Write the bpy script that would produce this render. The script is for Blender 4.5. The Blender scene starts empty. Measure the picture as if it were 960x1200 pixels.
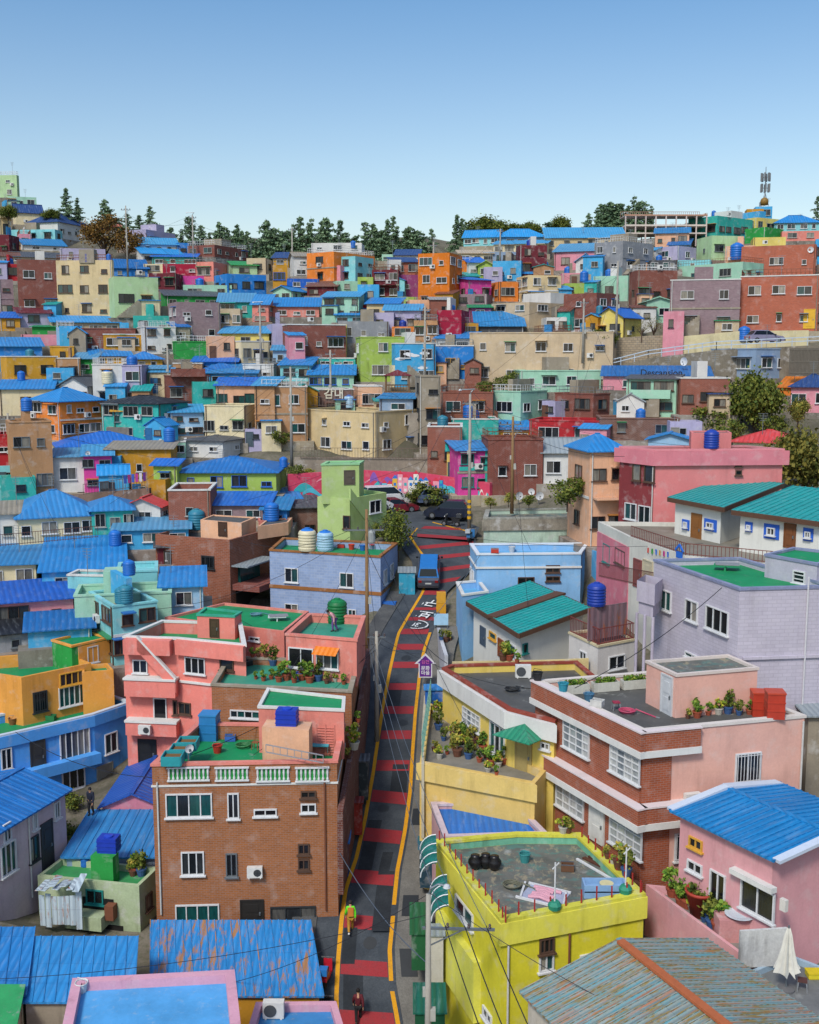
import bpy, bmesh, math, random
import numpy as np
from mathutils import Vector, Matrix
random.seed(7)
SC = bpy.context.scene
COL = SC.collection
# ---------------------------------------------------------------- camera geometry (camera stands at the origin)
FPX = 1300.0; TILT = math.atan(180 / 1300.0)
CT, ST = math.cos(TILT), math.sin(TILT)
def ray(px, py):
    u = (px - 480) / FPX; v = (600 - py) / FPX
    return Vector((u, CT + v * ST, -ST + v * CT))
def P(px, py, d):
    r = ray(px, py); return r * (d / r.y)
def PZ(px, py, z):
    r = ray(px, py); return r * (z / r.z)
def R(rng, a, b): return a + (b - a) * rng.random()
# ---------------------------------------------------------------- objects
def tag(o, label=None, cat=None, group=None, kind=None):
    if label: o['label'] = label
    if cat: o['category'] = cat
    if group: o['group'] = group
    if kind: o['kind'] = kind
    return o
def empty(name, loc, label=None, cat=None, group=None):
    o = bpy.data.objects.new(name, None); o.location = loc; o.empty_display_size = 0.3
    COL.objects.link(o); return tag(o, label, cat, group)
def link(name, me, parent=None, loc=(0, 0, 0), rz=0.0, scale=None):
    o = bpy.data.objects.new(name, me); COL.objects.link(o)
    o.location = loc; o.rotation_euler = (0, 0, rz)
    if scale: o.scale = scale
    if parent: o.parent = parent
    return o
class MB:
    """collects faces and links them as one mesh object"""
    def __init__(s): s.v = []; s.f = []; s.m = []
    def face(s, pts, m=0):
        n = len(s.v); s.v += [tuple(p) for p in pts]; s.f.append(tuple(range(n, n + len(pts)))); s.m.append(m)
    def box(s, c, d, rz=0, m=0, rx=0, ry=0):
        hx, hy, hz = d[0] / 2, d[1] / 2, d[2] / 2
        M = Matrix.Rotation(rz, 3, 'Z') @ Matrix.Rotation(ry, 3, 'Y') @ Matrix.Rotation(rx, 3, 'X')
        c = Vector(c)
        q = [c + M @ Vector((x * hx, y * hy, z * hz)) for x in (-1, 1) for y in (-1, 1) for z in (-1, 1)]
        n = len(s.v); s.v += [tuple(p) for p in q]
        for f in ((0, 1, 3, 2), (4, 6, 7, 5), (0, 4, 5, 1), (2, 3, 7, 6), (0, 2, 6, 4), (1, 5, 7, 3)):
            s.f.append(tuple(n + i for i in f)); s.m.append(m)
        return s
    def bar(s, a, b, w, h=None, m=0):
        a = Vector(a); b = Vector(b); d = b - a; L = d.length
        if L < 1e-5: return s
        d.normalize(); up = Vector((0, 0, 1)) if abs(d.z) < .95 else Vector((0, 1, 0))
        x = d.cross(up).normalized(); y = x.cross(d); h = h or w
        n = len(s.v)
        for p in (a, b):
            for i, j in ((-1, -1), (1, -1), (1, 1), (-1, 1)): s.v.append(tuple(p + x * i * w / 2 + y * j * h / 2))
        for f in ((0, 3, 2, 1), (4, 5, 6, 7), (0, 1, 5, 4), (1, 2, 6, 5), (2, 3, 7, 6), (3, 0, 4, 7)):
            s.f.append(tuple(n + i for i in f)); s.m.append(m)
        return s
    def tube(s, pts, r, n=8, m=0, cap=True):
        pts = [Vector(p) for p in pts]
        rs = r if isinstance(r, (list, tuple)) else [r] * len(pts)
        base = len(s.v)
        for i, p in enumerate(pts):
            d = (pts[min(i + 1, len(pts) - 1)] - pts[max(i - 1, 0)])
            if d.length < 1e-6: d = Vector((0, 0, 1))
            d.normalize(); up = Vector((0, 0, 1)) if abs(d.z) < .9 else Vector((0, 1, 0))
            x = d.cross(up).normalized(); y = x.cross(d)
            for k in range(n):
                a = 2 * math.pi * k / n; s.v.append(tuple(p + (x * math.cos(a) + y * math.sin(a)) * rs[i]))
        for i in range(len(pts) - 1):
            for k in range(n):
                k2 = (k + 1) % n
                s.f.append((base + i * n + k, base + i * n + k2, base + (i + 1) * n + k2, base + (i + 1) * n + k)); s.m.append(m)
        if cap:
            s.f.append(tuple(base + k for k in range(n))[::-1]); s.m.append(m)
            e = base + (len(pts) - 1) * n
            s.f.append(tuple(e + k for k in range(n))); s.m.append(m)
        return s
    def lathe(s, c, prof, n=16, m=0):
        """prof: list of (r, z) bottom to top, around the vertical through c"""
        c = Vector(c); base = len(s.v)
        for r, z in prof:
            for k in range(n):
                a = 2 * math.pi * k / n; s.v.append((c.x + r * math.cos(a), c.y + r * math.sin(a), c.z + z))
        for i in range(len(prof) - 1):
            for k in range(n):
                k2 = (k + 1) % n
                s.f.append((base + i * n + k, base + i * n + k2, base + (i + 1) * n + k2, base + (i + 1) * n + k)); s.m.append(m)
        if prof[-1][0] > 1e-4:
            e = base + (len(prof) - 1) * n; s.f.append(tuple(e + k for k in range(n))); s.m.append(m)
        if prof[0][0] > 1e-4:
            s.f.append(tuple(base + k for k in range(n))[::-1]); s.m.append(m)
        return s
    def prism(s, poly, z0, z1, m=0, mt=None, top=True, bottom=False):
        n = len(poly)
        for i in range(n):
            a, b = poly[i], poly[(i + 1) % n]
            s.face([(a[0], a[1], z0), (b[0], b[1], z0), (b[0], b[1], z1), (a[0], a[1], z1)], m)
        if top: s.face([(p[0], p[1], z1) for p in poly], m if mt is None else mt)
        if bottom: s.face([(p[0], p[1], z0) for p in reversed(poly)], m)
        return s
    def mesh(s, name, mats, off=(0, 0, 0), smooth=False):
        me = bpy.data.meshes.new(name); off = Vector(off)
        me.from_pydata([(v[0] - off.x, v[1] - off.y, v[2] - off.z) for v in s.v], [], s.f)
        mats = mats if isinstance(mats, (list, tuple)) else [mats]
        for m in mats: me.materials.append(m)
        if len(mats) > 1: me.polygons.foreach_set('material_index', s.m)
        if smooth: me.polygons.foreach_set('use_smooth', [True] * len(s.f))
        uv = me.uv_layers.new(name='UVMap'); data = np.zeros((len(me.loops), 2), dtype=np.float32)
        li = 0; V = s.v
        for f in s.f:
            a, b, c = V[f[0]], V[f[1]], V[f[2]]
            nx = ny = nz = 0.0
            for i in range(len(f)):
                p, q = V[f[i]], V[f[(i + 1) % len(f)]]
                nx += (p[1] - q[1]) * (p[2] + q[2]); ny += (p[2] - q[2]) * (p[0] + q[0]); nz += (p[0] - q[0]) * (p[1] + q[1])
            l = math.sqrt(nx * nx + ny * ny + nz * nz) or 1; nx /= l; ny /= l; nz /= l
            h = math.hypot(nx, ny)
            if h > 0.02: tx, ty = -ny / h, nx / h
            else: tx, ty = 1.0, 0.0; 
            # second axis = n x t
            bx, by, bz = -nz * ty, nz * tx, nx * ty - ny * tx
            if h > .9: bx, by, bz = 0, 0, 1
            for i in f:
                p = V[i]; data[li, 0] = p[0] * tx + p[1] * ty; data[li, 1] = p[0] * bx + p[1] * by + p[2] * bz; li += 1
        uv.data.foreach_set('uv', data.ravel())
        return me
    def build(s, name, mats, parent=None, smooth=False, label=None):
        if not s.f: return None
        off = parent_loc(parent)
        me = s.mesh(name, mats, off, smooth)
        o = link(name, me, parent)
        if label: o['label'] = label
        return o
def parent_loc(p):
    v = Vector((0, 0, 0))
    while p: v = v + Vector(p.location); p = p.parent
    return v
def inset(poly, t):
    """offset a CCW polygon inwards by t (outwards if negative)"""
    n = len(poly); out = []
    for i in range(n):
        p0, p1, p2 = Vector(poly[i - 1][:2]), Vector(poly[i][:2]), Vector(poly[(i + 1) % n][:2])
        d1 = (p1 - p0).normalized(); d2 = (p2 - p1).normalized()
        n1 = Vector((-d1.y, d1.x)); n2 = Vector((-d2.y, d2.x)); k = 1 + n1.dot(n2)
        out.append(p1 + (n1 + n2) * (t / max(k, .25)))
    return out
# ---------------------------------------------------------------- materials
GAIN = 0.86
PAL = dict(mint='a6d6bc', aqua='8ad4da', turq='3ab6aa', sky='4aaee2', blue='2c86d6', cobalt='2464c4', navy='28406c', pink='e296a4',
  hotpink='dc4a9e', salmon='e88e80', peach='ecb894', orange='dc7a20', ochre='c8922e', mustard='d8a438', yellow='e8d474', cream='e8dab2',
  beige='cdb898', tan='bc9068', brown='7c5444', brick='96523c', redbrown='84402e', maroon='702a34', red='b42a32', crimson='a21e3c',
  plum='98487a', mauve='947a80', grey='94979c', dgrey='54575c', white='dededa', lilac='b6b0ce', lime='a6c25c', green='2e9c48',
  terracotta='ba6040', bluegrey='8fa6c0', paleblue='9cc4e4', violet='a878c8', black='26282c', palegreen='b6d6a4', tealroof='1c9e9e',
  deckgreen='149058', rust='a86030', stone='a09684', tin='9aa4a8', roofblue='2a8ad0', roofblue2='2676c0', roofnavy='2c4a80', roofred='d84848',
  roofteal='1ea4a0', lav='b9b0c8', sand='dcc698', skyblue='6cb4e8', brightorange='ee8a3a')
def lin(h):
    h = PAL.get(h, h)
    r = []
    for i in (0, 2, 4):
        c = int(h[i:i + 2], 16) / 255
        r.append((c / 12.92 if c <= .04045 else ((c + .055) / 1.055) ** 2.4) * GAIN)
    return r
_M = {}
def new_mat(name):
    m = bpy.data.materials.new(name); m.use_nodes = True; nt = m.node_tree
    b = nt.nodes['Principled BSDF']; return m, nt, b
def N(nt, t, **kw):
    n = nt.nodes.new(t)
    for k, v in kw.items():
        if k in n.inputs: n.inputs[k].default_value = v
        else: setattr(n, k, v)
    return n
def mixc(nt, fac, a, b, mode='MIX'):
    n = nt.nodes.new('ShaderNodeMix'); n.data_type = 'RGBA'; n.blend_type = mode
    for s, v in ((n.inputs[0], fac), (n.inputs[6], a), (n.inputs[7], b)):
        if hasattr(v, 'default_value') or hasattr(v, 'links'): nt.links.new(v, s)
        elif isinstance(v, (int, float)): s.default_value = v
        else: s.default_value = (*v, 1) if len(v) == 3 else v
    return n.outputs[2]
def ramp(nt, src, a, b, lo=0.0, hi=1.0):
    n = nt.nodes.new('ShaderNodeMapRange'); n.inputs[1].default_value = a; n.inputs[2].default_value = b
    n.inputs[3].default_value = lo; n.inputs[4].default_value = hi; nt.links.new(src, n.inputs[0]); return n.outputs[0]
def noise(nt, vec, scale, detail=3, rough=.6, sc=None):
    if sc:
        mp = nt.nodes.new('ShaderNodeMapping'); mp.inputs['Scale'].default_value = sc; nt.links.new(vec, mp.inputs[0]); vec = mp.outputs[0]
    n = nt.nodes.new('ShaderNodeTexNoise'); n.inputs['Scale'].default_value = scale; n.inputs['Detail'].default_value = detail
    n.inputs['Roughness'].default_value = rough; nt.links.new(vec, n.inputs['Vector']); return n.outputs[0]
def bump(nt, b, h, strength, dist=.02):
    n = nt.nodes.new('ShaderNodeBump'); n.inputs['Strength'].default_value = strength; n.inputs['Distance'].default_value = dist
    nt.links.new(h, n.inputs['Height']); nt.links.new(n.outputs[0], b.inputs['Normal'])
def weather(nt, col, pos, amt=1.0):
    """blotches, rain streaks and grime on top of a colour socket"""
    big = noise(nt, pos, .45, 4, .65)
    c = mixc(nt, ramp(nt, big, .38, .72, 0, .42 * amt), col, mixc(nt, 1.0, col, (.52, .52, .56), 'MULTIPLY'))
    st = noise(nt, pos, 1.0, 5, .72, (1.3, 1.3, .13)); sm = nt.nodes.new('ShaderNodeMath'); sm.operation = 'MULTIPLY'
    nt.links.new(ramp(nt, st, .5, .74, 0, .6 * amt), sm.inputs[0]); nt.links.new(ramp(nt, noise(nt, pos, .8, 2, .5), .38, .62), sm.inputs[1])
    c = mixc(nt, sm.outputs[0], c, mixc(nt, 1.0, c, (.40, .38, .36), 'MULTIPLY'))
    fade = noise(nt, pos, 1.3, 3, .6)
    c = mixc(nt, ramp(nt, fade, .54, .76, 0, .38 * amt), c, (.55, .54, .52))
    fine = noise(nt, pos, 9, 3, .7)
    c = mixc(nt, ramp(nt, fine, .3, .7, .22 * amt, 0), c, mixc(nt, 1.0, c, (.45, .45, .45), 'MULTIPLY'))
    return c
def finish(nt, b, col, rough=.8, spec=.25):
    nt.links.new(col, b.inputs['Base Color']); b.inputs['Roughness'].default_value = rough
    b.inputs['Specular IOR Level'].default_value = spec
def objvar(nt, col, amt=.12):
    oi = nt.nodes.new('ShaderNodeObjectInfo'); hs = nt.nodes.new('ShaderNodeHueSaturation')
    nt.links.new(ramp(nt, oi.outputs['Random'], 0, 1, 1 - amt, 1 + amt), hs.inputs['Value'])
    nt.links.new(col, hs.inputs['Color']); return hs.outputs[0]
def paint(c, amt=1.0, rough=.8):
    k = ('paint', c, amt)
    if k in _M: return _M[k]
    m, nt, b = new_mat('painted_' + c); pos = N(nt, 'ShaderNodeNewGeometry').outputs['Position']
    rgb = N(nt, 'ShaderNodeRGB'); rgb.outputs[0].default_value = (*lin(c), 1)
    col = weather(nt, rgb.outputs[0], pos, amt); finish(nt, b, col, rough)
    bump(nt, b, noise(nt, pos, 14, 4, .7), .25, .02); _M[k] = m; return m
def brick(c, w=.3, h=.1, mortar=None, mort=.014, var=.15):
    k = ('brick', c, w, h, var)
    if k in _M: return _M[k]
    m, nt, b = new_mat('brick_' + c); pos = N(nt, 'ShaderNodeNewGeometry').outputs['Position']
    uv = N(nt, 'ShaderNodeUVMap'); t = nt.nodes.new('ShaderNodeTexBrick'); nt.links.new(uv.outputs[0], t.inputs['Vector'])
    l = lin(c); t.inputs['Color1'].default_value = (*[x * (1 + var * .6) for x in l], 1); t.inputs['Color2'].default_value = (*[x * (1 - var) for x in l], 1)
    mo = lin(mortar) if mortar else [x * .5 + .12 for x in l]
    t.inputs['Mortar'].default_value = (*mo, 1); t.inputs['Scale'].default_value = 1; t.inputs['Mortar Size'].default_value = mort
    t.inputs['Brick Width'].default_value = w; t.inputs['Row Height'].default_value = h; t.inputs['Mortar Smooth'].default_value = .3
    col = weather(nt, t.outputs['Color'], pos, .5); finish(nt, b, col, .85)
    bump(nt, b, t.outputs['Fac'], -.5, .012); _M[k] = m; return m
def tin(c, period=.3, rust=0.0, dirt=1.0, tile=False, patch=None, streak=None):
    k = ('tin', c, period, rust, tile, patch, streak)
    if k in _M: return _M[k]
    m, nt, b = new_mat('sheet_' + c); pos = N(nt, 'ShaderNodeNewGeometry').outputs['Position']
    uv = N(nt, 'ShaderNodeUVMap').outputs[0]
    rgb = N(nt, 'ShaderNodeRGB'); rgb.outputs[0].default_value = (*lin(c), 1); col = rgb.outputs[0]
    w = nt.nodes.new('ShaderNodeTexWave'); w.bands_direction = 'X'; w.inputs['Scale'].default_value = 0.314 / period
    nt.links.new(uv, w.inputs['Vector']); wf = w.outputs['Fac']
    col = mixc(nt, ramp(nt, wf, 0, .45, .3, 0), col, mixc(nt, 1.0, col, (.3, .33, .4), 'MULTIPLY'))
    # sheets laid in courses, each a little different in shade
    cell = nt.nodes.new('ShaderNodeTexBrick'); cell.inputs['Scale'].default_value = 1; cell.inputs['Brick Width'].default_value = 2.2 if not tile else .4
    cell.inputs['Row Height'].default_value = 2.6 if not tile else .35; cell.inputs['Mortar Size'].default_value = .02; nt.links.new(uv, cell.inputs['Vector'])
    cell.inputs['Color1'].default_value = (1, 1, 1, 1); cell.inputs['Color2'].default_value = (.86, .88, .9, 1); cell.inputs['Mortar'].default_value = (.68, .7, .74, 1)
    col = mixc(nt, .8, col, cell.outputs['Color'], 'MULTIPLY')
    n1 = noise(nt, pos, .5, 5, .7); col = mixc(nt, ramp(nt, n1, .45, .75, 0, .3 * dirt), col, mixc(nt, 1.0, col, (.5, .52, .6), 'MULTIPLY'))
    n2 = noise(nt, uv, 1.2, 5, .7, (3.0, .45, 1)); col = mixc(nt, ramp(nt, n2, .52, .8, 0, .3 * dirt), col, (.42, .48, .52))
    if rust:
        n3 = noise(nt, uv, 1.0, 6, .72, (2.4, .55, 1)); r3 = noise(nt, uv, .35, 3, .5)
        mm = nt.nodes.new('ShaderNodeMath'); mm.operation = 'ADD'; nt.links.new(n3, mm.inputs[0]); nt.links.new(ramp(nt, r3, .2, .8, -.1, .1), mm.inputs[1])
        col = mixc(nt, ramp(nt, mm.outputs[0], .62 - .2 * rust, .70 - .2 * rust, 0, .9), col, lin(patch or 'rust'))
    for q_, (sc_, c_) in enumerate(zip(((5, .35, 1), (3.5, .5, 1)), streak or ())):
        n4 = noise(nt, uv, 1.0, 5, .75, sc_); col = mixc(nt, ramp(nt, n4, .52, .62, 0, .8), col, lin(c_))
    finish(nt, b, col, .5, .35); bump(nt, b, wf, .8, .04); _M[k] = m; return m
def deck(c, amt=1.0, stain=(.10, .10, .10), fleck=None):
    k = ('deck', c, amt, fleck)
    if k in _M: return _M[k]
    m, nt, b = new_mat('deck_' + c); pos = N(nt, 'ShaderNodeNewGeometry').outputs['Position']
    rgb = N(nt, 'ShaderNodeRGB'); rgb.outputs[0].default_value = (*lin(c), 1); col = rgb.outputs[0]
    n1 = noise(nt, pos, .5, 6, .7); col = mixc(nt, ramp(nt, n1, .42, .68, 0, .6 * amt), col, mixc(nt, 1.0, col, (.45, .5, .5), 'MULTIPLY'))
    n2 = noise(nt, pos, 2.2, 5, .75); col = mixc(nt, ramp(nt, n2, .55, .75, 0, .55 * amt), col, stain)
    n3 = noise(nt, pos, 1.1, 4, .7); col = mixc(nt, ramp(nt, n3, .6, .78, 0, .4 * amt), col, (.5, .52, .5))
    if fleck:
        n5 = noise(nt, pos, 1.1, 7, .7, (1, 1.8, 1)); col = mixc(nt, ramp(nt, n5, .52, .6, 0, .85), col, lin(fleck[0])); n6 = noise(nt, pos, 1.4, 7, .7, (1.7, 1, 1)); col = mixc(nt, ramp(nt, n6, .54, .62, 0, .85), col, lin(fleck[1]))
    finish(nt, b, col, .62, .35); bump(nt, b, n2, .3, .03); _M[k] = m; return m
def plain(c, rough=.5, metal=0.0, var=.0, spec=.4):
    k = ('plain', c, rough, metal, var)
    if k in _M: return _M[k]
    m, nt, b = new_mat('coat_' + c); pos = N(nt, 'ShaderNodeNewGeometry').outputs['Position']
    rgb = N(nt, 'ShaderNodeRGB'); rgb.outputs[0].default_value = (*lin(c), 1); col = rgb.outputs[0]
    n1 = noise(nt, pos, 3, 4, .7); col = mixc(nt, ramp(nt, n1, .4, .75, 0, .35), col, mixc(nt, 1.0, col, (.5, .5, .5), 'MULTIPLY'))
    if var: col = objvar(nt, col, var)
    finish(nt, b, col, rough, spec); b.inputs['Metallic'].default_value = metal; _M[k] = m; return m
def glass(tone=0):
    k = ('glass', tone)
    if k in _M: return _M[k]
    m, nt, b = new_mat('window_glass'); oi = N(nt, 'ShaderNodeObjectInfo')
    uv = N(nt, 'ShaderNodeUVMap').outputs[0]; cr = nt.nodes.new('ShaderNodeValToRGB'); cr.color_ramp.interpolation = 'CONSTANT'
    stops = [(0, (.012, .016, .02)), (.3, (.03, .035, .04)), (.5, (.10, .10, .095)), (.62, (.02, .07, .075)), (.74, (.20, .19, .16)), (.84, (.015, .02, .03)), (.93, (.28, .26, .22))]
    if tone == 1: stops = [(0, (.008, .07, .07)), (.5, (.012, .018, .02)), (.8, (.02, .09, .08))]
    if tone == 3: stops = [(0, (.34, .36, .36)), (.4, (.2, .23, .25)), (.7, (.45, .46, .45))]
    if tone == 2: stops = [(0, (.01, .012, .014)), (.6, (.02, .024, .028))]
    e = cr.color_ramp.elements; e[0].position = 0; e[0].color = (*stops[0][1], 1); e[1].position = stops[1][0]; e[1].color = (*stops[1][1], 1)
    for p, c in stops[2:]: x = e.new(p); x.color = (*c, 1)
    w = nt.nodes.new('ShaderNodeTexWhiteNoise'); w.noise_dimensions = '2D'
    pos = N(nt, 'ShaderNodeNewGeometry'); ad = nt.nodes.new('ShaderNodeMath'); ad.operation = 'ADD'
    nt.links.new(oi.outputs['Random'], ad.inputs[0]); nt.links.new(pos.outputs['Random Per Island'], ad.inputs[1])
    fr = nt.nodes.new('ShaderNodeMath'); fr.operation = 'FRACT'; nt.links.new(ad.outputs[0], fr.inputs[0]); nt.links.new(fr.outputs[0], cr.inputs[0])
    n1 = noise(nt, pos.outputs['Position'], 2.2, 3, .6, (3, 3, .6))
    col = mixc(nt, ramp(nt, n1, .4, .7, 0, .6), cr.outputs[0], mixc(nt, 1.0, cr.outputs[0], (.3, .3, .35), 'MULTIPLY'))
    finish(nt, b, col, .12, .5); _M[k] = m; return m
def leafmat(c1, c2, c3=None):
    k = ('leaf', c1, c2, c3)
    if k in _M: return _M[k]
    m, nt, b = new_mat('foliage'); g = N(nt, 'ShaderNodeNewGeometry')
    cr = nt.nodes.new('ShaderNodeValToRGB'); e = cr.color_ramp.elements
    e[0].color = (*lin(c1), 1); e[1].color = (*lin(c2), 1)
    if c3: x = e.new(.9); x.color = (*lin(c3), 1); e[1].position = .8
    nt.links.new(g.outputs['Random Per Island'], cr.inputs[0])
    n1 = noise(nt, g.outputs['Position'], .9, 3, .6)
    col = mixc(nt, ramp(nt, n1, .35, .65, 0, .65), cr.outputs[0], mixc(nt, 1.0, cr.outputs[0], (.28, .32, .3), 'MULTIPLY'))
    finish(nt, b, col, .7, .2); _M[k] = m; return m
def ground_mat(c1, c2, c3, name):
    m, nt, b = new_mat(name); pos = N(nt, 'ShaderNodeNewGeometry').outputs['Position']
    n1 = noise(nt, pos, .25, 5, .65); n2 = noise(nt, pos, 3, 5, .75)
    col = mixc(nt, ramp(nt, n1, .4, .62), lin(c1), lin(c2)); col = mixc(nt, ramp(nt, n2, .45, .7, 0, .8), col, lin(c3))
    finish(nt, b, col, .95, .1); bump(nt, b, n2, .5, .06); return m
def asphalt_mat(c='3c434b', worn='565c62', name='asphalt', patches=True):
    m, nt, b = new_mat(name); pos = N(nt, 'ShaderNodeNewGeometry').outputs['Position']
    n1 = noise(nt, pos, .7, 6, .7); n2 = noise(nt, pos, 12, 3, .8)
    col = mixc(nt, ramp(nt, n1, .38, .68, 0, .8), lin(c), lin(worn))
    col = mixc(nt, ramp(nt, n2, .4, .7, 0, .5), col, [x * .45 for x in lin(c)])
    n3 = noise(nt, pos, .3, 3, .6); col = mixc(nt, ramp(nt, n3, .5, .7, 0, .5), col, [x * .55 for x in lin(c)])
    finish(nt, b, col, .88, .25); bump(nt, b, n2, .4, .02); return m
def marking_mat(c, name, wear=.5):
    m, nt, b = new_mat(name); pos = N(nt, 'ShaderNodeNewGeometry').outputs['Position']
    n1 = noise(nt, pos, 2.2, 6, .8); n2 = noise(nt, pos, 14, 3, .8)
    col = mixc(nt, ramp(nt, n1, .5, .72, 0, wear), lin(c), lin('4a4c50')); col = mixc(nt, ramp(nt, n2, .45, .72, 0, .5), col, [x * .5 for x in lin(c)])
    finish(nt, b, col, .8, .25); return m
WHITE = plain('d8dadc', .45); BROWNF = plain('5a4438', .5); DARKF = plain('34383c', .5); STEEL = plain('8e969c', .4, .6); RUSTF = plain('7a4a34', .8)
# ---------------------------------------------------------------- windows, doors and other repeated parts (local: wall plane is y = 0, outside is -y)
_W = {}
FR = {'w': WHITE, 'b': BROWNF, 'd': DARKF, 's': STEEL, 'g': plain('a8aaa6', .5), 't': plain('20807c', .5), 'u': plain('2a66c4', .6), 'y': plain('d8a440', .6), 'r': RUSTF}
def window_mesh(w, h, n, fr, tone=0, bars=0, rows=1, t=.07):
    w = round(w, 1); h = round(h, 1)
    k = (w, h, n, fr, tone, bars, rows, t)
    if k in _W: return _W[k]
    f = MB()
    f.box((0, -.04, h - t / 2), (w, .1, t)); f.box((0, -.04, t / 2), (w, .1, t))
    for sx in (-1, 1): f.box((sx * (w / 2 - t / 2), -.04, h / 2), (t, .1, h - 2 * t))
    for i in range(1, n): f.box((-w / 2 + w * i / n, -.035, h / 2), (t * .85, .07, h - 2 * t))
    for i in range(1, rows): f.box((0, -.033, h * i / rows), (w - 2 * t, .06, .05))
    f.box((0, -.07, -.035), (w + .16, .2, .07))
    for i in range(bars): f.box((-w / 2 + w * (i + .5) / bars, -.15, h / 2), (.025, .025, h - .02))
    if bars:
        for z in (.12, h - .12): f.box((0, -.13, z), (w, .02, .03))
    g = MB()
    for i in range(n):
        a = -w / 2 + w * i / n; g.face([(a, -.012, .02), (a + w / n, -.012, .02), (a + w / n, -.012, h - .02), (a, -.012, h - .02)])
    _W[k] = (f.mesh('window', FR[fr]), g.mesh('pane', glass(tone)))
    return _W[k]
def add_window(parent, loc, rz, w, h, n=2, fr='w', tone=0, bars=0, rows=1, t=.07):
    fm, gm = window_mesh(w, h, n, fr, tone, bars, rows, t)
    o = link('window', fm, parent, loc, rz); g = link('pane', gm, o); return o
_D = {}
def door_mesh(w, h, c):
    k = (round(w, 1), round(h, 1), c)
    if k not in _D:
        m = MB(); m.box((0, -.03, h / 2), (w, .06, h)); m.box((0, -.07, h * .72), (w * .6, .03, h * .3)); m.box((0, -.07, h * .28), (w * .6, .03, h * .34))
        m.box((-w / 2 - .04, -.04, h / 2), (.08, .1, h)); m.box((w / 2 + .04, -.04, h / 2), (.08, .1, h)); m.box((0, -.04, h + .04), (w + .16, .1, .08))
        n = MB(); n.box((w * .38, -.1, h * .48), (.05, .06, .14)); n.box((w * .38, -.07, h * .48), (.09, .02, .2))
        _D[k] = (m.mesh('door', plain(c, .55)), n.mesh('handle', STEEL))
    return _D[k]
def add_door(parent, loc, rz, w=.9, h=2.0, c='6a4a38', handle=True):
    a, b = door_mesh(w, h, c); o = link('door', a, parent, loc, rz)
    if handle: link('handle', b, o)
    return o
_ac = []
def ac_mesh():
    if not _ac:
        m = MB(); m.box((0, -.2, .3), (.8, .3, .56)); m.box((-.3, -.2, 0), (.06, .34, .04)); m.box((.3, -.2, 0), (.06, .34, .04))
        g = MB()
        pts = [(.14 + .2 * math.cos(a), -.36, .3 + .2 * math.sin(a)) for a in [i * math.pi / 8 for i in range(16)]]
        g.face(pts); g.box((-.1 + .24, -.375, .3), (.02, .02, .4)); g.box((.14, -.375, .3), (.4, .02, .02))
        _ac.extend([m.mesh('air_conditioner', plain('d8d8d4', .5)), g.mesh('fan_grille', plain('3c4044', .6))])
    return _ac
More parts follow.
